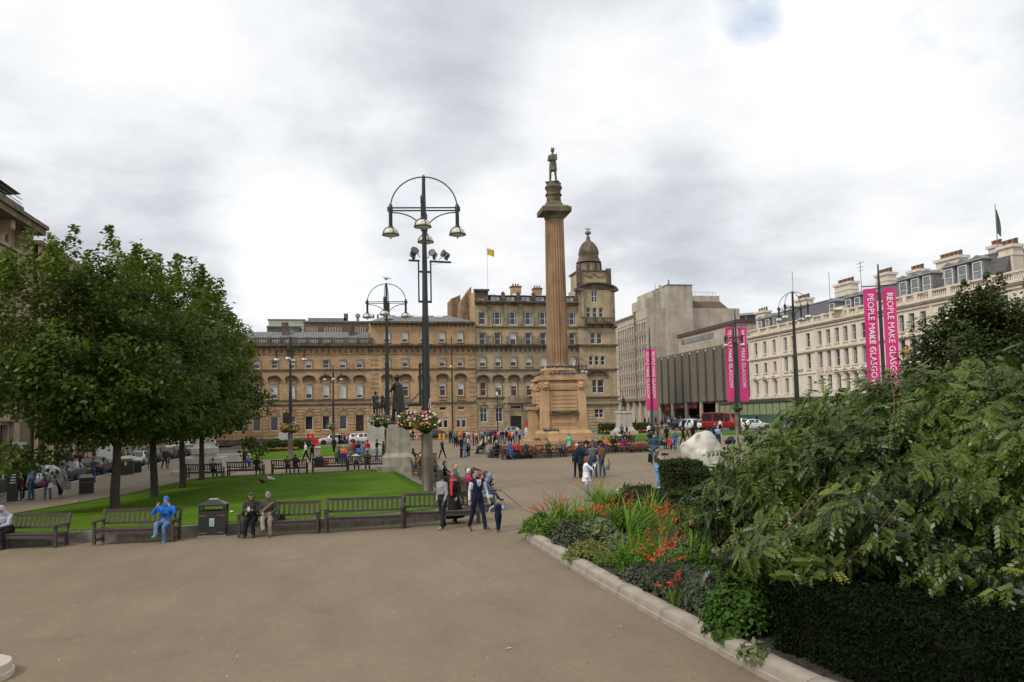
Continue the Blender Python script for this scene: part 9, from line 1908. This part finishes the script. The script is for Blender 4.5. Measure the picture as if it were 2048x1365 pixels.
far_row([(903,888,'person in black jacket at the left end of the crowd before the stone range',BLK,BLK,'short',HD,1.74),(908,888,'person in grey coat third from the left end of the crowd',GRY,BLK,'short',HG,1.72),(913,889,'person in black bonnet and coat among the crowd left',BLK,DGR,'cap',BLK,1.66),(899,887,'person in dark brown coat behind the left end of the crowd',(.06,.04,.03),BLK,'bob',HB,1.68),(915,893,'person in red and orange top in front of the crowd',(.50,.10,.04),BLK,'bob',HB,1.7),(921,891,'person with bright orange rucksack in the crowd',(.65,.17,.03),BLK,'short',HD,1.76),(928,890,'person in charcoal jacket right of the orange rucksack',DGR,BLK,'short',HD,1.72),(934,889,'person in white top with brown hair in the crowd',WHT_,GRY,'bob',HB,1.7),(938,889,'person in pale pink top with a white bag in the crowd',(.6,.42,.42),BLK,'bob',HB,1.68),(943,890,'small child in pale blue in the crowd',(.2,.35,.6),LGR,'short',HY,1.1),(960,889,'person in crimson skirt and grey top in the crowd middle',GRY,(.35,.03,.08),'bob',HB,1.66),(965,888,'person in mint green top in the crowd middle',(.18,.42,.32),BLK,'long',HB,1.64),(970,889,'person in black with white sleeves in the crowd middle',BLK,WHT_,'short',HD,1.7),(976,889,'tall person in steel blue jacket in the crowd middle',(.10,.13,.22),DGR,'short',HD,1.84),(981,888,'person in navy jacket beside the steel blue jacket',NAVY,BLK,'short',HB,1.78),(987,889,'person in black coat and white trousers in the crowd',BLK,(.5,.5,.52),'bob',HD,1.7),(992,889,'person in black jacket pointing in the crowd',BLK,BLK,'short',HB,1.8),(998,889,'person in bright pink top in the crowd',(.65,.18,.32),GRY,'short',HB,1.68),(985,887,'person in dark red scarf deep in the crowd',(.2,.04,.05),BLK,'bob',HD,1.66),(1005,890,'person in black hooded jacket and jeans left of the column steps',(.016,.016,.02),JEAN,'short',HD,1.76),(1014,891,'person in black walking left of the orange top',BLK,BLK,'short',HD,1.76),(1020,891,'person in orange red top walking near the column steps',(.55,.08,.03),BLK,'bob',HB,1.74),(1026,891,'blonde person in pale pink jacket near the column steps',(.55,.36,.33),BLK,'bob',HY,1.70),(1033,887,'person in blue jacket and white cap near the column steps',(.06,.08,.16),GRY,'cap',WHT_,1.74),(1040,890,'person in mauve top and black trousers close to the column steps',(.22,.20,.34),BLK,'short',HB,1.74),(947,893,'person in scarlet jacket in front of the crowd middle',(.45,.03,.03),BLK,'short',HB,1.72),(953,891,'person in cream coat in front of the crowd middle',(.5,.45,.36),BLK,'bob',HY,1.66),(968,892,'person in denim jacket in front of the crowd middle',(.08,.13,.22),BLK,'short',HD,1.74),(978,893,'child in yellow top in front of the crowd middle',(.6,.45,.05),JEAN,'short',HB,1.2),(911,895,'person in teal anorak before the crowd left',(.03,.18,.2),BLK,'short',HG,1.74),(989,893,'person in burgundy coat before the pink top',(.2,.02,.05),BLK,'bob',HB,1.68),(1053,878,'person in white robe beside the red upright board',WHT_,WHT_,'short',HD,1.76)],[150,180,200,0,90,270,30])
far_row([(821,880,'person in white and red top beside the traffic cone',WHT_,BLK,'short',HD,1.72),(826,881,'person in black left of the traffic cone',BLK,BLK,'short',HD,1.74),(1262,848,'person in dark coat by the station corner, left',BLK,BLK,'short',HD,1.7),(1290,852,'person in red jacket by the station corner',(.3,.03,.03),BLK,'short',HD,1.7),(1298,853,'person in charcoal by the pink banner post foot',DGR,BLK,'short',HB,1.74),(1312,851,'person in brown by the station columns',(.1,.06,.04),BLK,'bob',HB,1.68),(1330,850,'person in black under the station canopy',BLK,BLK,'short',HD,1.74),(1344,850,'person in grey hoodie under the station canopy',GRY,BLK,'short',HD,1.74),(1357,849,'person in navy under the station canopy',NAVY,BLK,'short',HD,1.76),(1362,851,'person in dark red under the station canopy',(.2,.03,.03),BLK,'bob',HD,1.66),(1379,848,'person in pale blue behind the white people carrier',(.25,.35,.5),BLK,'short',HB,1.74),(1397,848,'person in black behind the small white hatchback',BLK,BLK,'short',HD,1.74),(1271,852,'person in pale shirt behind the right hedge',LGR,BLK,'short',HB,1.7),(1222,850,'person in navy behind the right hedge near the dark statue',NAVY,BLK,'short',HB,1.7)],[180,0,90,270])
def at_left(x,Y):return(x,Y,gz(x)+.12)
for k,(x,Y,lab,top)in enumerate(((-26.2,79,'person in yellow safety vest on the far south pavement',(.55,.7,.06)),(-26.6,83,'person in navy on the far south pavement',NAVY),(-26.3,88.5,'person in blue and red on the far south pavement',(.45,.06,.05)),(-26.8,86,'person in black on the far south pavement',BLK),(-26.2,93,'person in dark grey farther along the south pavement',DGR))):
 person(at_left(x,Y),lab,20*k,1.72,top,BLK,'short',HD,pose=S)
def near_px(px,py,ppx,ppy,dz=0):
 g=G(ppx,ppy);d=float(np.dot(np.array(g)-CAM,FW));return P(px,py,d-.25)
RS=cloth((.02,.16,.55));bg=near_px(717,903,717,924);box_thing('rucksack','bright blue rucksack on the back of the youth near the statue','rucksack',bg,[('bag',MB().ball((0,0,0),.26,10,7,sz=(.85,.55,1.1)),RS),('pocket',MB().ball((0,-.12,-.1),.15,8,5,sz=(1,.4,.8)),RS)])
bg=near_px(1213,927,1205,956);box_thing('rucksack','pale grey and yellow rucksack slung beside the brown leather jacket','rucksack',bg,[('bag',MB().ball((0,0,-.08),.2,10,7,sz=(.8,.6,1.3)),cloth((.30,.29,.25))),('flap',MB().ball((-.03,-.02,.14),.1,8,5,sz=(.8,.6,1.4)),cloth((.6,.42,.05))),('strap',MB().tube([(.08,0,.2),(.17,.02,0),(.12,0,-.36)],.022,5),cloth(BLK))])
bg=near_px(1244,864,1244,878);box_thing('rucksack','black rucksack of the walker on the far lawn edge','rucksack',bg,[('bag',MB().ball((0,0,0),.27,9,6,sz=(.8,.5,1.1)),cloth(BLK)),('pocket',MB().ball((0,-.12,-.1),.14,7,5,sz=(1,.4,.8)),cloth(DGR))])
bg=near_px(921,878,921,891);box_thing('rucksack','orange rucksack in the crowd before the stone range','rucksack',bg,[('bag',MB().ball((0,0,0),.25,9,6,sz=(.85,.5,1.1)),cloth((.65,.17,.03))),('pocket',MB().ball((0,-.1,-.1),.14,7,5,sz=(1,.4,.8)),cloth((.65,.17,.03)))])
bg=near_px(1300,911,1309,928);box_thing('holdall','black bag hanging from the hand of the teal shirt','bag',bg,[('bag',MB().frustum(-.13,.13,-.07,.07,-.42,-.08,.08,-.04,.04,.1),cloth(BLK)),('handle',MB().tube([(-.06,0,.08),(0,0,.26),(.06,0,.08)],.014,5),cloth(BLK))])
bg=near_px(1327,909,1316,977);box_thing('camera','black camera with long lens raised by the olive waistcoat','camera',bg,[('body',MB().box(-.07,.07,-.05,.05,-.06,.06),BLACK),('lens',MB().tube([(.05,0,0),(.22,.02,0)],[.045,.05],10),BLACK)])
bg=near_px(1187,936,1174,1003);box_thing('phone','dark phone held up by the auburn haired photographer','phone',bg,[('body',MB().box(-.006,.006,-.04,.04,-.075,.075),BLACK)],R(20))
bg=near_px(87,968,95,999);box_thing('handbag','purple bundle carried by the lilac topped pedestrian','bag',bg,[('bag',MB().ball((0,0,0),.17,8,6,sz=(1.1,.7,.9)),cloth((.22,.02,.14))),('strap',MB().tube([(-.1,0,.12),(0,0,.3),(.1,0,.12)],.012,5),cloth(BLK))]);bg=near_px(102,970,95,999);box_thing('handbag','cream handbag of the lilac topped pedestrian','bag',bg,[('bag',MB().frustum(-.13,.13,-.05,.05,-.16,-.1,.1,-.03,.03,.1),cloth((.5,.42,.33))),('strap',MB().tube([(-.08,0,.1),(0,0,.28),(.08,0,.1)],.012,5),cloth((.3,.22,.15)))]);bg=near_px(133,970,121,995);box_thing('shopping_bag','grey shopping bag at the side of the long pale coat','bag',bg,[('bag',MB().frustum(-.19,.19,-.07,.07,-.26,-.21,.21,-.05,.05,.2),cloth((.20,.19,.19))),('handle',MB().tube([(-.1,0,.2),(0,0,.36),(.1,0,.2)],.013,5),cloth(DGR))])
bg=near_px(497,922,489,938);box_thing('jacket','blue jacket hanging over the arm of the maroon top','jacket',bg,[('cloth',MB().tube([(-.05,0,.28),(0,0,.1),(.05,.0,-.15),(.12,0,-.42)],[.12,.19,.16,.08],9),cloth((.05,.12,.5))),('sleeve',MB().tube([(.05,-.05,.1),(.16,-.05,-.3)],[.07,.05],7),cloth((.05,.12,.5)))])
def pushchair(p,label,rz):
 T=thing('pushchair',p,label,'pushchair',rz=R(rz));fr=GALV
 b=MB();b.tube([(-.24,-.45,1.02),(-.24,-.3,.8),(-.24,.35,.2)],.018,6).tube([(.24,-.45,1.02),(.24,-.3,.8),(.24,.35,.2)],.018,6).tube([(-.24,-.45,1.02),(.24,-.45,1.02)],.022,6).tube([(-.24,.1,.45),(-.24,-.38,.15)],.018,6).tube([(.24,.1,.45),(.24,-.38,.15)],.018,6);b.build('frame',fr,T,smooth=60)
 MB().frustum(-.22,.22,-.3,.25,.42,-.24,.24,-.42,.3,.72).build('seat',cloth(BLK),T);h=MB();h.lathe([(.001,.34),(.2,.29),(.31,.14),(.33,0)],14,(0,-.12,.70),sy=1.05,sx=.82,cap=False);h.build('hood',cloth(DGR),T,smooth=60);MB().box(-.2,.2,-.3,.15,.2,.3).build('basket',cloth(DGR),T)
 for x in(-.25,.25):
  for y,r in((.34,.11),(-.38,.15)):MB(lambda a,c,d:(d,a,c)).lathe([(r*.3,-.02),(r,-.025),(r,.025),(r*.3,.02)],14).build('wheel',TYRE,T,(x,y,r))
p=G(1460,900);pushchair(p,'black pushchair pushed by the pale blue shirt',100);p=G(1300,884);pushchair(p,'dark pushchair on the path before the far lawn',0)
CROW=mesh_once('crow',lambda:pigeon_proto().copy());CROW.name='crow';CROW.materials[0]=M('crow_black',(.012,.012,.013),.5,.2)
def on_lawn(px,py):p=G(px,py,.3);return Vector((p.x,p.y,gz(p.x)+lawn_h(p.y)+.06))
bird(on_lawn(525,961),1.2,'dark bird standing alone on the big lawn',None,CROW,1.1,'crow');bird(on_lawn(540,956),2.2,'white gull on the big lawn near the back benches',None,GULL,1.2,'gull')
def litter(px,py,label,c,s=.1):
 p=on_lawn(px,py);T=thing('paper_scrap',p,label,'litter');MB().add([(-s,-s*.6,.01),(s*.8,-s*.5,.04),(s,s*.6,.015),(-s*.7,s*.7,.05)],[(0,1,2,3)]).add([(s*.8,-s*.5,.04),(s*1.3,-s*.2,.07),(s,s*.6,.015)],[(0,1,2)]).build('scrap',M('paper_'+label[:4],c,.8),T)
litter(465,1026,'white paper scrap on the lawn beside the black bin',(.65,.65,.62));litter(717,1004,'white paper scrap on the lawn behind the empty bench',(.66,.66,.64),.08);litter(153,999,'crumpled pale wrapper on the lawn near the first trunk',(.55,.52,.4),.12);litter(288,968,'small cream scrap under the maples',(.55,.52,.4),.08)
p=G(1018,1298);T=thing('torn_leaf',p+Vector((0,0,.005)),'pale green torn leaf lying alone on the buff tarmac','leaf');MB().add([(-.06,-.015,.0),(0,-.03,.008),(.07,0,.0),(.01,.03,.012),(-.04,.02,.002)],[(0,1,2,3,4)]).build('blade',M('pale_leaf_green',(.32,.42,.2),.7),T);p=G(281,1098);T=thing('fallen_leaf',p+Vector((0,0,.005)),'orange fallen leaf in front of the blue hooded sitter','leaf');MB().add([(-.05,-.02,.0),(.02,-.035,.01),(.06,.01,.0),(0,.035,.012)],[(0,1,2,3)]).build('blade',M('orange_leaf',(.5,.2,.03),.7),T)
flush_figures()
